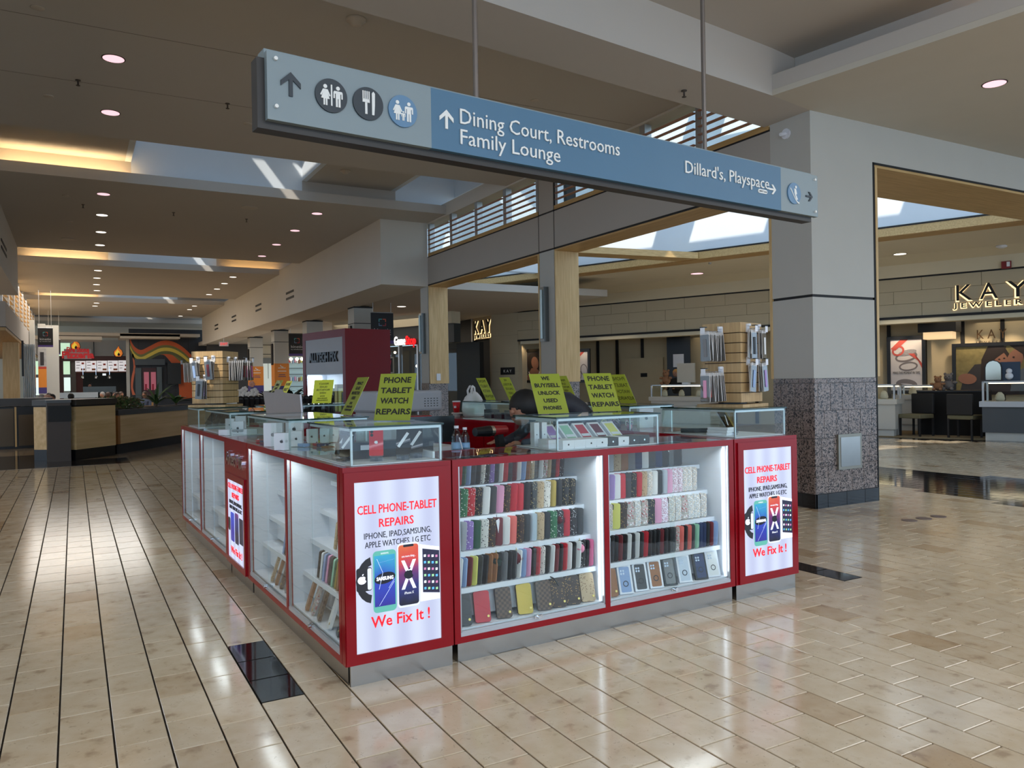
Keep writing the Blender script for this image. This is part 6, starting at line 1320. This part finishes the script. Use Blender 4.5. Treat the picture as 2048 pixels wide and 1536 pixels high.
band('yellow_band', mat('mural_yellow', (222, 200, 84), .5), sh(TP, 0, 14), sh(TP, 0, 21), .02); band('green_band', mat('mural_green2', (92, 98, 60), .5), sh(TP, 0, 21), sh(TP, 0, 27), .02)
T2 = [(322, 706), (338, 706), (352, 716), (366, 730), (376, 748), (384, 772), (388, 790), (390, 795)]
band('orange_band', mat('mural_orange', (206, 96, 48), .5), T2, [(x-6-i*4, y+4) for i, (x, y) in enumerate(T2)], .015); band('green_band', mat('mural_green', (118, 120, 66), .5), [(x+22, y-2) for x, y in T2], T2, .015)
band('orange_band', mat('mural_coral', (226, 120, 84), .5), [(260, 696), (268, 712), (271, 735), (268, 755), (266, 775), (271, 790)], [(262, 702), (265, 715), (267, 735), (263, 755), (262, 775), (265, 790)], .02)
t = thing('mural_doors', 'maroon double doors with pink posters in a grey steel surround', 'door', (0, 0, 0))
B().box(*PXB(270, 718, 330, 730, YM-.25, .25)).build('lintel', mat('door_grey', (64, 72, 78), .4), t)
for a in ((271, 736, 283, 800), (314, 734, 324, 800)): B().box(*PXB(*a, YM-.25, .25)).build('side_panel', mat('door_grey2', (78, 90, 94), .4), t)
B().box(*PXB(284, 736, 313, 800, YM-.1, .1)).build('door_frame', mat('door_maroon', (60, 24, 26), .4), t)
for x0_, x1_ in ((288, 298), (302, 312)): B().box(*PXB(x0_, 744, x1_, 780, YM-.14, .03)).build('pink_poster', mat('poster_pink', (214, 120, 140), .5, emit=.12), t); B().box(*PXB(x0_+2, 768, x0_+6, 780, YM-.15, .01)).build('poster_figure', mat('poster_red', (170, 30, 60), .5), t)
B().box(*PXB(335, 726, 362, 768, YM-.36, .34)).build('menu_screen', mat('screen_black', (22, 26, 26), .4), None, label='large blank black board before the mural wall', cat='board')
# banners
BN = mat('banner_black', (26, 25, 26), .6); BP = mat('banner_purple', (84, 62, 130), .6)
def banner(lab, a, Y):
    x0, x1, _, _, z0, z1 = PXB(*a, Y); w_ = x1-x0; h = z1-z0; t = thing('hanging_banner', lab, 'banner', ((x0+x1)/2, Y, z0), 0, 'black hanging banners')
    B().box(-w_/2, w_/2, 0, .02, 0, h).build('fabric', BN, t); B().box(-w_/2, w_/2, -.006, 0, .0, h*.10).build('purple_strip', BP, t)
    B().cyl((-w_/2, .01, h), (w_/2, .01, h), .015, n=8).build('rail', ALU, t); text('kinetic', w_*.24, mat('banner_text', (200, 200, 200), .6), t, (0, -.01, h*.36), width=w_*.74, depth=.003); text('by windstream', w_*.1, mat('banner_text', (200, 200, 200), .6), t, (0, -.01, h*.27), width=w_*.74, depth=.003)
    for k, (c, m) in enumerate((((-.07, .09), mat('bt1', (90, 170, 170), .6)), ((.07, .09), mat('bt2', (210, 100, 70), .6)), ((-.07, -.05), mat('bt3', (120, 140, 170), .6)), ((.07, -.05), mat('bt4', (170, 60, 70), .6)))):
        sx_ = 1 if c[0] > 0 else -1; sz = 1 if c[1] > 0 else -1; cx_, cz_ = w_*c[0]*1.2, h*.68+w_*(c[1]-.02)*1.2
        B().box(cx_-w_*.07, cx_+w_*.07, -.012, -.004, cz_+sz*w_*.05-w_*.018, cz_+sz*w_*.05+w_*.018).box(cx_+sx_*w_*.06-w_*.018, cx_+sx_*w_*.06+w_*.018, -.012, -.004, cz_-w_*.06, cz_+w_*.06).build('logo_stroke', m, t)
    B().cyl((-w_*.4, .01, h), (-w_*.4, .01, (5.1 if x0 < 1 else 3.7)-z0), .006, n=6).cyl((w_*.4, .01, h), (w_*.4, .01, (5.1 if x0 < 1 else 3.7)-z0), .006, n=6).build('hanger', ALU, t)
banner('black hanging banner nearest the white sheeting at far left', (75.5, 656, 106, 694), 33); banner('black hanging banner partly behind the first one at far left', (95, 679, 121, 709), 42)
banner('black hanging banner between the two orange wrapped columns', (577.5, 667, 610, 712), 31); banner('black hanging banner above the red kiosk side', (742, 625, 787, 687), 20.5)
# orange wrapped square columns under the low ceiling
OR = mat('wrap_orange', (226, 138, 48), .5); PU = mat('wrap_purple', (66, 58, 120), .5)
def zz_(px, py, Y): return ony(px, py, Y).z
for i, (Y, xr, yt, yb, lab) in enumerate(((21.7, 722, 723, 775, 'square column half hidden behind the tall red kiosk'), (26.9, 627, 720, 770, 'square column with an orange telephone wrap'), (31.9, 560, 727, 772, 'square column with a shaded orange wrap'), (36.8, 510, 733, 771, 'farthest square column with an orange wrap'))):
    t = thing('column', lab, None, (7.3, Y+.28, 0)); t['kind'] = 'structure'; z1, z0 = zz_(xr, yt, Y), zz_(xr, yb, Y)
    B().box(-.28, .28, -.28, .28, 0, 3.68).build('shaft', PANELG, t); B().box(-.285, .285, -.285, .285, 3.2, 3.22).box(-.285, .285, -.285, .285, 3.65, 3.69).build('black_reveal', BLK, t)
    B().box(-.29, .29, -.29, .29, z0, z1).build('orange_wrap', OR, t); B().box(-.291, .291, -.291, .291, z0-.35, z0).build('purple_wrap', PU, t); B().box(-.34, -.29, -.1, .1, z1-.05, 3.15).build('wall_sconce', mat('sconce_dark', (50, 48, 46), .4, .6), t)
    h = z1-z0
    for (zz, w_) in ((.80, .3), (.66, .34), (.5, .25), (.42, .3)): B().box(-w_/2, w_/2, -.294, -.29, z0+h*zz-.012, z0+h*zz+.012).build('printed_line', SWH if zz > .55 else PU, t)
    B().tube([(-.06, -.296, z0+h*.93), (-.05, -.296, z0+h*.88), (0, -.296, z0+h*.85), (.05, -.296, z0+h*.84)], .018, 6).build('phone_icon', SWH, t)
# left pillars with wraps in front of the far windows
for i, (a, lab, Y) in enumerate((((77, 697, 92, 775), 'orange wrapped pillar right of the white sheeting', 38), ((60, 697, 70, 775), 'orange wrapped pillar edge behind the white sheeting', 36))):
    x0, x1, _, _, z0, z1 = PXB(*a, Y); t = thing('pillar', lab, None, ((x0+x1)/2, Y+.2, 0)); t['kind'] = 'structure'; w_ = (x1-x0)/2
    B().box(-w_, w_, -.2, .2, 0, 4.2).build('shaft', PANELG, t); zo = zz_(80, 738, Y); B().box(-w_-.01, w_+.01, -.21, .21, z0, zo).build('orange_wrap', OR, t); B().box(-w_-.01, w_+.01, -.212, .21, z0-.25, z0).build('purple_wrap', PU, t)
    B().box(-w_-.01, w_+.01, -.212, .21, zo, zo+.1).build('red_strip', mat('wrap_red', (196, 70, 50), .5), t); B().box(-w_-.01, w_+.01, -.212, .21, zo+.1, zo+.85).build('photo_print', mat('photo_print', (170, 168, 166), .5, var=.5, scale=5), t); B().box(-w_*.5, w_*.5, -.222, -.2, zo+.15, zo+.7).build('printed_figure', mat('print_dark', (48, 44, 46), .6), t)
# shop fronts beyond the columns
YS_ = 44.0
sw = struct('wall_shops', B().box(*PXB(470, 640, 700, 800, YS_, .3)), mat('shop_cream', (206, 192, 166), .8), label='cream shop front wall beyond the orange wrapped columns')
for (x0, x1, y) in ((497, 660, 690), (497, 660, 708)): B().box(*PXB(x0, y, x1, y+1, YS_-.02, .02)).build('black_reveal', BLK, sw)
B().box(*PXB(415, 688, 500, 800, YS_-.2, .2)).build('dark_shopfront', mat('shop_dark', (60, 56, 52), .6), sw)
t = thing('shop_window', 'lit shop window with a tall pale poster between far columns', 'shop window', (0, 0, 0)); B().box(*PXB(522, 716, 552, 784, YS_-.25, .1)).build('frame', mat('window_grey', (120, 120, 116), .5), t); B().box(*PXB(525, 727, 549, 782, YS_-.3, .05)).build('poster', mat('pale_poster', (200, 206, 196), emit=.5, var=.05), t); B().box(*PXB(536, 727, 537, 757, YS_-.31, .01)).build('poster_line', mat('grey_line', (140, 146, 140), .5), t)
t = thing('shop_window', 'bright teal shop window with stocked shelves between the near columns', 'shop window', (0, 0, 0)); B().box(*PXB(574, 714, 616, 790, YS_-.25, .1)).build('back', mat('teal_shop', (150, 172, 172), emit=.35, var=.4), t)
for k in range(5): B().box(*PXB(576, 724+k*12, 614, 725+k*12, YS_-.4, .15)).build('shelf', mat('shop_shelf', (60, 66, 66), .5), t)
for k in range(18):
    x = 577+(k % 9)*4.1; y = 717+(k//9)*36+(k % 3); B().box(*PXB(x, y, x+2.6, y+8, YS_-.45, .1)).build('product', CC['rwbpwoywg'[k % 9]][1], t)
for x in (582, 594, 604): P = ony(x, 718, YS_-1); B().ball(P, .09, 8, 6).build('spot', mat('shop_spot', (255, 236, 200), emit=6), t)
t = thing('shop_window', 'brown shop window with goods on wooden shelves beside the red kiosk', 'shop window', (0, 0, 0)); B().box(*PXB(643, 712, 664, 790, YS_-.25, .1)).build('back', mat('wood_shop', (150, 110, 70), emit=.15, var=.4), t)
for k in range(4): B().box(*PXB(644, 726+k*14, 662, 727+k*14, YS_-.4, .15)).build('shelf', DW, t)
for k in range(8): B().box(*PXB(645+(k % 4)*4.4, 720+(k//4)*15, 648+(k % 4)*4.4, 726+(k//4)*15, YS_-.45, .1)).build('product', CC['wroy'[k % 4]][1], t)
t = thing('exit_sign', 'red lit exit sign above the far slatwall tower', 'sign', ony(448, 688, 38)); B().cyl((0, .03, .1), (0, .03, 3.7-t.location.z), .012, n=8).build('hanger', ALU, t); B().box(-.2, .2, 0, .06, -.1, .1).build('box', WHITE, t); text('EXIT', .16, mat('exit_red', (230, 60, 60), emit=1.2), t, (0, -.01, -.055))
# game shop
GP = Vector((9.1, 26.0, 0)); gs = thing('game_shop_front', 'dark glazed game shop front beyond the far pillar', None, GP, RS); gs['kind'] = 'structure'
def GL(px, py, y=0.): q = onpl(px, py, GP+nS*y, nS)-GP; return q.dot(XS_), q.z
xa, _ = GL(742, 700); xb, _ = GL(842, 700); _, zt_ = GL(800, 655)
B().box(xa-2, xb+1.5, 0, .3, 2.75, zt_).build('fascia', mat('game_fascia', (58, 62, 62), .5), gs); B().box(xa-2, xb+1.5, 1.2, 1.4, 0, 2.8).build('dark_interior', mat('game_dark', (18, 18, 19), .5), gs); B().box(xa-2, xb+1.5, -.1, .3, zt_, 3.75).build('upper_wall', CREAM, gs)
B().box(xa-2, xb+1.5, .1, .12, 0, 2.75).build('glass', GLASS, gs)
for px in (795, 832): x, _ = GL(px, 700); B().box(x-.03, x+.03, .05, .2, 0, 2.75).build('mullion', ALU, gs)
t = thing('game_shop_sign', 'lit white and red GameStop lettering on the dark fascia', 'sign', GP-nS*.02, RS); x0, z0 = GL(791, 691); xm, _ = GL(814, 690); x1, _ = GL(834, 688)
text('Game', .42, mat('gs_white', (240, 240, 240), emit=.95), t, (x0, -.04, z0), align='LEFT', width=(xm-x0)*.96, depth=.02, bold=.006); text('Stop', .42, mat('gs_red', (225, 30, 35), emit=.9), t, (xm, -.04, z0), align='LEFT', width=x1-xm, depth=.02, bold=.006)
x0, z0 = GL(765, 747, -.0); x1, z1 = GL(789, 714, 0); t = thing('shop_poster', 'black framed poster with a red cartoon cart in the game shop window', 'poster', GP-nS*.05, RS)
B().box(x0, x1, 0, .03, z0, z1).build('frame', mat('poster_edge', (150, 150, 140), .5), t); B().box(x0+.04, x1-.04, -.01, 0, z0+.04, z1-.04).build('print', BLK, t); B().prism([(x0+(x1-x0)*a, -.02, z0+(z1-z0)*c) for a, c in ((.2, .3), (.75, .3), (.85, .8), (.7, .75), (.6, .5), (.4, .55), (.25, .45))][::-1], (0, .01, 0)).build('printed_shape', mat('poster_red', (170, 30, 60), .5), t)
for px, py in ((775, 706), (790, 705), (834, 732)): x, z = GL(px, py, .8); B().ball((x, .8, z), .045, 8, 6).build('spot', mat('shop_spot', (255, 236, 200), emit=6), gs)
# tall red kiosk
K2 = onpl(692, 800, (0, 11.5, 0), (0, 1, 0)); K2.z = 0
def h2(py, P=K2): d = ray(692, py); return CH+d.z*math.hypot(P.x, P.y)/math.hypot(d.x, d.y)
t = thing('tall_red_kiosk', 'tall red kiosk with a lit glass case behind the booth', 'kiosk', K2, R_(10)); ZT = h2(659)
kw = 1.02; kd = 1.9
b = B(); b.box(0, kw*.0+.03, 0, kd, .0, ZT); RD2 = mat('kiosk_red', (112, 4, 12), .35, spec=.25)
B().box(0, .78, 0, .03, 0, ZT).build('side_panel', RD2, t)
B().box(0, .03, .03, 1.5, ZT-.62 if False else ZT-.10, ZT).box(0, .03, .03, 1.5, 0, 1.05).box(0, .03, .03, .09, 1.05, ZT-.1).box(0, .03, 1.4, 1.5, 1.05, ZT-.1).build('front_frame', RD2, t)
B().box(.005, .03, .09, 1.4, ZT-.66, ZT-.10).build('sign_board', mat('kiosk_sign', (128, 120, 116), .35, .5), t); text('ALLTECH FIX', .20, BLACKP, t, (-.002, .75, ZT-.46), (0, -1, 0), (0, 0, 1), width=1.0, bold=.01, depth=.01)
B().box(.75, .78, .03, 1.5, 0, ZT).box(.03, .78, 1.47, 1.5, 0, ZT).box(0, .78, 0, 1.5, ZT, ZT+.02).build('carcass', RD2, t); B().box(.4, .42, .03, 1.47, 1.05, ZT-.66).box(.03, .4, .03, .05, 1.05, ZT-.66).box(.03, .4, 1.45, 1.47, 1.05, ZT-.66).build('white_back', WHITEL, t); B().box(.03, .4, .03, 1.47, 1.03, 1.05).build('shelf', ALU, t)
B().box(.03, .04, .1, .12, 1.06, ZT-.68).box(.05, .3, 1.42, 1.45, 1.06, ZT-.68).build('led_strip', mat('led_cool', (225, 235, 255), emit=5), t); B().box(.008, .012, .09, 1.4, 1.05, ZT-.66).build('glass', GLASS, t)
for k in range(7): B().box(.06, .16, .16+k*.12, .25+k*.12, 1.05, 1.35+.06*(k % 3)).build('boxed_stock', CC['kyqkykd'[k]][1], t)
# planters and bins at the dining court edge
DKT = mat('dark_stone_top', (62, 56, 50), .35); SBN = mat('bronze_steel', (92, 78, 62), .3, .7)
t = thing('waste_station', 'long bronze waste station with dark openings at far left', 'waste bin', (-.5, 23.1, 0), R_(8))
B().box(-5, 0, .03, .9, 0, .06).build('plinth', BLACKP, t); B().box(-5, 0, .02, .9, .06, 1.04).build('body', BLACKP, t)
for a, c, z1 in ((-.72, -.02, .84), (-1.62, -.82, 1.0), (-2.5, -1.64, 1.0), (-3.4, -2.52, 1.0)): B().box(a, c, -.01, .02, .07, z1).build('door', SBN, t)
B().box(-.8, -.76, -.015, .02, .05, 1.04).build('wood_edge', WOODV, t); B().box(-.015, .01, -.015, .5, .05, 1.04).build('wood_edge', WOODV, t); B().box(-5, .02, -.04, .95, 1.06, 1.25).build('top', DKT, t)
Lp = Vector((.03, 18.34, 0)); Rp = Vector((.79, 19.24, 0)); a = math.atan2(Rp.y-Lp.y, Rp.x-Lp.x)
t = thing('waste_station', 'maple clad waste station with a narrow dark side opening', 'waste bin', Lp, a); wl_ = (Rp-Lp).length
B().box(0, wl_, .02, 1.0, .0, .22).build('plinth', BLACKP, t); B().box(0, wl_, 0, 1.0, .22, 1.10).build('panel', WOODP, t); B().box(-.0, wl_, .01, 1.0, 1.10, 1.13).build('shadow_gap', BLK, t); B().box(-.02, wl_+.02, -.03, 1.02, 1.13, 1.25).build('top', DKT, t)
B().obox((-.13, .30, .6), (.13, -.16, 0), (.1, .1, 0), (0, 0, .6)).build('side_cabinet', mat('side_bronze', (60, 44, 30), .4, .3), t); B().obox((-.15, .26, .97), (.13, -.16, 0), (.1, .1, 0), (0, 0, .16)).build('opening', BLK, t); B().obox((-.13, .30, 1.22), (.14, -.17, 0), (.12, .12, 0), (0, 0, .03)).build('side_top', DKT, t)
L2 = Vector((.84, 19.45, 0)); R2 = Vector((2.64, 22.45, 0)); a = math.atan2(R2.y-L2.y, R2.x-L2.x); w2 = (R2-L2).length
t = thing('planter', 'long maple planter box with a dark rim and plants', 'planter', L2, a)
B().box(0, w2+1.5, .03, .9, 0, .22).build('plinth', BLACKG, t); B().box(.0, .1, -.005, .9, .22, .86).build('wood_edge', mat('maple_dark', (160, 104, 50), .5), t); B().box(.1, w2+1.5, 0, .9, .22, .86).build('panel', WOODP, t); B().box(-.02, w2+1.5, -.03, .95, .86, .98).build('rim', DKT, t); B().box(.1, w2+1.4, .1, .8, .9, .99).build('soil', mat('soil', (50, 38, 28), .95), t)
LF = [mat('leaf_green', (52, 84, 44), .5), mat('leaf_light', (96, 122, 66), .5), mat('leaf_olive', (104, 92, 62), .6)]
Mp = Matrix.Translation(L2) @ Matrix.Rotation(a, 4, 'Z')
def leafy(lab, x, y, n, r, h, mi, name='bushy_plant'):
    random.seed(int(x*100)+5); P = Mp @ Vector((x, y, .98)); t = thing(name, lab, 'plant', P); b = B()
    for k in range(n):
        a_ = random.uniform(0, 2*PI); rr = r*math.sqrt(random.random()); z = h*random.random()**.8*(1-.4*rr/r); c = Vector((rr*math.cos(a_), rr*math.sin(a_), z)); d = Vector((random.uniform(-1, 1), random.uniform(-1, 1), random.uniform(-.3, 1))).normalized(); s_ = d.orthogonal().normalized(); l = random.uniform(.05, .1)
        b.poly([c-d*l*.5, c+s_*l*.3, c+d*l*.5, c-s_*l*.3], random.randrange(3))
    b.build('foliage', LF, t, kind='stuff'); s2 = B()
    for k in range(7): s2.cyl((0, 0, 0), (random.uniform(-r, r)*.6, random.uniform(-r, r)*.6, h*.7), .008, .004, n=5)
    s2.build('stems', mat('stem', (90, 72, 50), .8), t, kind='stuff')
leafy('low bushy plant with speckled leaves at the near end of the planter', .45, .45, 420, .42, .36, 0); leafy('second low bushy plant in the planter', 1.15, .45, 420, .42, .34, 0)
def leaves(lab, x, y, n, L_, wd_, up, name='spiky_plant', P=None, m=None, droop=.9):
    random.seed(int(x*77)+3); P = P or Mp @ Vector((x, y, .98)); t = thing(name, lab, 'plant', P)
    for k in range(n):
        a_ = 2*PI*k/n*2.4+random.uniform(-.2, .2); el = up+random.uniform(-.35, .35); pts = []; p = Vector((0, 0, .05)); l = L_*random.uniform(.75, 1.1)
        for j in range(6): pts.append(p.copy()); e_ = el-droop*j/5*1.3; p = p+Vector((math.cos(a_)*math.cos(e_), math.sin(a_)*math.cos(e_), math.sin(e_)))*l/5
        s_ = Vector((-math.sin(a_), math.cos(a_), 0)); b = B(); nn = len(b.v)
        for j, q in enumerate(pts): w_ = wd_*math.sin(PI*(.12+.86*j/5)); b.v += [tuple(q-s_*w_), tuple(q+Vector((0, 0, -w_*.3))), tuple(q+s_*w_)]
        for j in range(5):
            for i in (0, 1): A_ = j*3+i; b.f.append((A_, A_+1, A_+4, A_+3)); b.m.append(0)
        b.build('leaf', m or LF[k % 2], t, True)
    B().cyl((0, 0, 0), (0, 0, .12), .03, .02, n=8).build('stem', mat('stem', (90, 72, 50), .8), t)
leaves('spiky palm like plant in the middle of the planter', 2.6, .4, 22, .75, .03, 1.0); leaves('broad leafed plant at the far end of the planter', 3.7, .4, 12, .5, .07, .9, 'leafy_plant')
# leafy plants and dark chairs behind the booth
for i, (px, Y) in enumerate(((545, 17), (580, 17.5), (632, 17))):
    P = ony(px, 800, Y); leaves('dark broad leafed plant behind the booth, %s from the left' % ordn(i+1), 10+i*3, 0, 14, .62, .085, .9, 'leafy_plant', Vector((P.x, Y, 1.0)), mat('leaf_dark', (34, 56, 36), .5)); 
P0 = ony(530, 800, 17.2); P1 = ony(650, 800, 17.2); B().box(P0.x, P1.x, 17.0, 17.6, 0, 1.0).build('planter', mat('planter_dark', (60, 52, 46), .6), None, label='dark planter box behind the booth', cat='planter')
for i, (px, Y) in enumerate(((532, 11.6), (622, 10.8))):
    P = ony(px, 800, Y); t = thing('massage_chair', 'padded black massage chair behind the booth, %s' % ('left' if not i else 'right'), 'chair', (P.x, Y, 0), .3); LT = mat('black_leather', (26, 25, 28), .35)
    b = B()
    for k in range(10):
        x = -.36+k*.08; b.cyl((x, 0, .5), (x, .06, 1.28), .05, n=10); b.ball((x, .06, 1.28), .05, 8, 6)
    b.build('backrest', LT, t, True); B().box(-.4, .4, -.6, .1, .35, .52).build('seat', LT, t); B().box(-.36, .36, -.5, .1, 0, .35).build('base', BLACKP, t)
    for s_ in (-1, 1): bevel(B().box(s_*.46-.08, s_*.46+.08, -.6, .15, .1, .7).build('armrest', LT, t), .03)
# orchid by the far tower
P = ony(497, 800, 14); t = thing('orchid', 'white orchid with a dark pot behind the slatwall tower', 'plant', (P.x, 14, 1.05)); B().lathe([(.06, 0), (.08, .12)], n=14).build('pot', BLACKP, t, True); B().tube([(0, 0, .1), (.02, 0, .3), (.08, 0, .42)], .006, 6).tube([(0, 0, .1), (-.03, 0, .28), (-.1, 0, .36)], .006, 6).build('stem', LF[0], t)
for k, (x, z, r) in enumerate(((-.12, .3, .07), (.1, .31, .07), (.0, .26, .06), (.06, .45, .05), (-.06, .36, .05))):
    b = B()
    for q in range(5): b.ball((x+r*.6*math.cos(q*1.257), 0, z+r*.6*math.sin(q*1.257)), r*.55, 8, 6, (1, .3, 1))
    b.build('flower', mat('orchid_white', (236, 226, 214), .6) if k != 3 else mat('orchid_peach', (230, 160, 130), .6), t, True)
B().box(P.x-.5, P.x+.9, 13.8, 14.6, 0, 1.05).build('side_counter', mat('grey_counter', (96, 96, 94), .5), None, label='low grey counter carrying the orchid', cat='counter')
# diners and chairs
SH = lambda n, c: mat('shirt_'+n, c, .8)
DIN = [(84, 26, HAIRG, SH('pale', (206, 190, 178)), 'seated diner with grey hair beside the white sheeting'), (95, 25, mat('hair_bald', (196, 150, 126), .6), SH('pink', (206, 160, 150)), 'seated bald diner catching the sun'), (104, 28, HAIRK, SH('navy', (30, 38, 66)), 'seated diner in a navy top behind the bald man'), (98, 36, HAIRK, SH('black', (26, 26, 30)), 'seated dark haired diner before the bright window'),
       (142, 30, HAIRK, SH('navy', (30, 38, 66)), 'diner seen from behind in a navy SEC shirt'), (205, 37, HAIRG, SH('white', (216, 216, 220)), 'seated grey haired diner in a white shirt'), (216, 34, HAIRB, SH('maroon', (110, 44, 56)), 'seated diner in a maroon top facing away'), (229, 38, HAIRK, SH('white', (216, 216, 220)), 'seated dark haired diner in white near the pizza counter'), (234, 31, HAIRB, SH('olive', (90, 84, 60)), 'seated diner with a headband behind the speckled plant'), (242, 36, HAIRB, SH('brown', (96, 74, 58)), 'tall seated diner in brown by the mural'), (290, 33, HAIRB, SH('blue', (84, 96, 120)), 'seated diner in grey blue before the mural doors')]
for i, (px, Y, hr, sh_, lab) in enumerate(DIN):
    P = ony(px, 790, Y); t = person(lab, (P.x, Y, 0), PI if i in (4, 6) else .3*(i % 5)-.6, sh_, hr, grp='diners in the dining court'); 
    cafe_chair('wooden cafe chair under %s' % lab.replace('seated ', 'the ', 1) if lab.startswith('seated') else 'wooden cafe chair under the %s' % lab.split(' in ')[0], (P.x, Y+(.02 if i not in (4, 6) else -.02), 0), (PI if i in (4, 6) else .3*(i % 5)-.6), 'cafe chairs under diners')
    if i == 4: text('SEC', .16, SWH, t, (0, .135, .86), (-1, 0, 0), (0, 0, 1), name='shirt_print')
for i, (px, Y) in enumerate(((118, 24.5), (146, 24.5), (300, 27), (352, 27), (385, 26))):
    P = ony(px, 790, Y); cafe_chair('empty light wood cafe chair, %s from the left' % ordn(i+1), (P.x, Y, 0), .3*i, 'empty cafe chairs')
for i, (px, Y) in enumerate(((132, 26), (222, 35.5), (325, 29))):
    P = ony(px, 790, Y); t = thing('cafe_table', 'square wooden cafe table, %s from the left' % ordn(i+1), 'table', (P.x, Y, 0), 0, 'cafe tables'); B().box(-.4, .4, -.4, .4, .72, .76).build('tabletop', WOODX, t); B().cyl((0, 0, .02), (0, 0, .72), .04, n=10).build('pedestal', BLACKP, t); B().cyl((0, 0, 0), (0, 0, .03), .25, n=18).build('foot', BLACKP, t)
P = ony(170, 785, 44); t = person('pizza cook standing behind the counter', (ony(180, 785, 47).x, 47.3, 0), 0, SH('black', (26, 26, 30)), HAIRK, sit=False)
# fill lights added to brighten the dining court and the low ceiling
area('court_fill', (0, 36, 5.05), (0, 0, -1), 5, 10, 420, (1, .96, .9)); area('lower_ceiling_fill', (9.5, 30, 3.6), (0, 0, -1), 2.5, 14, 110, (1, .88, .72))
# floor medallions right of the kiosk
for i, (px, py) in enumerate(((1819, 1041), (1848, 1037), (1877, 1033))): P = onz(px, py); o = B().lathe([(.075, 0), (.075, .004), (.06, .006)], n=20).build('floor_cover', mat('floor_cover', (110, 90, 84), .4), None, False, 'round metal floor cover, %s of three near the column' % ordn(i+1), 'floor cover', 'round floor covers'); o.location = P
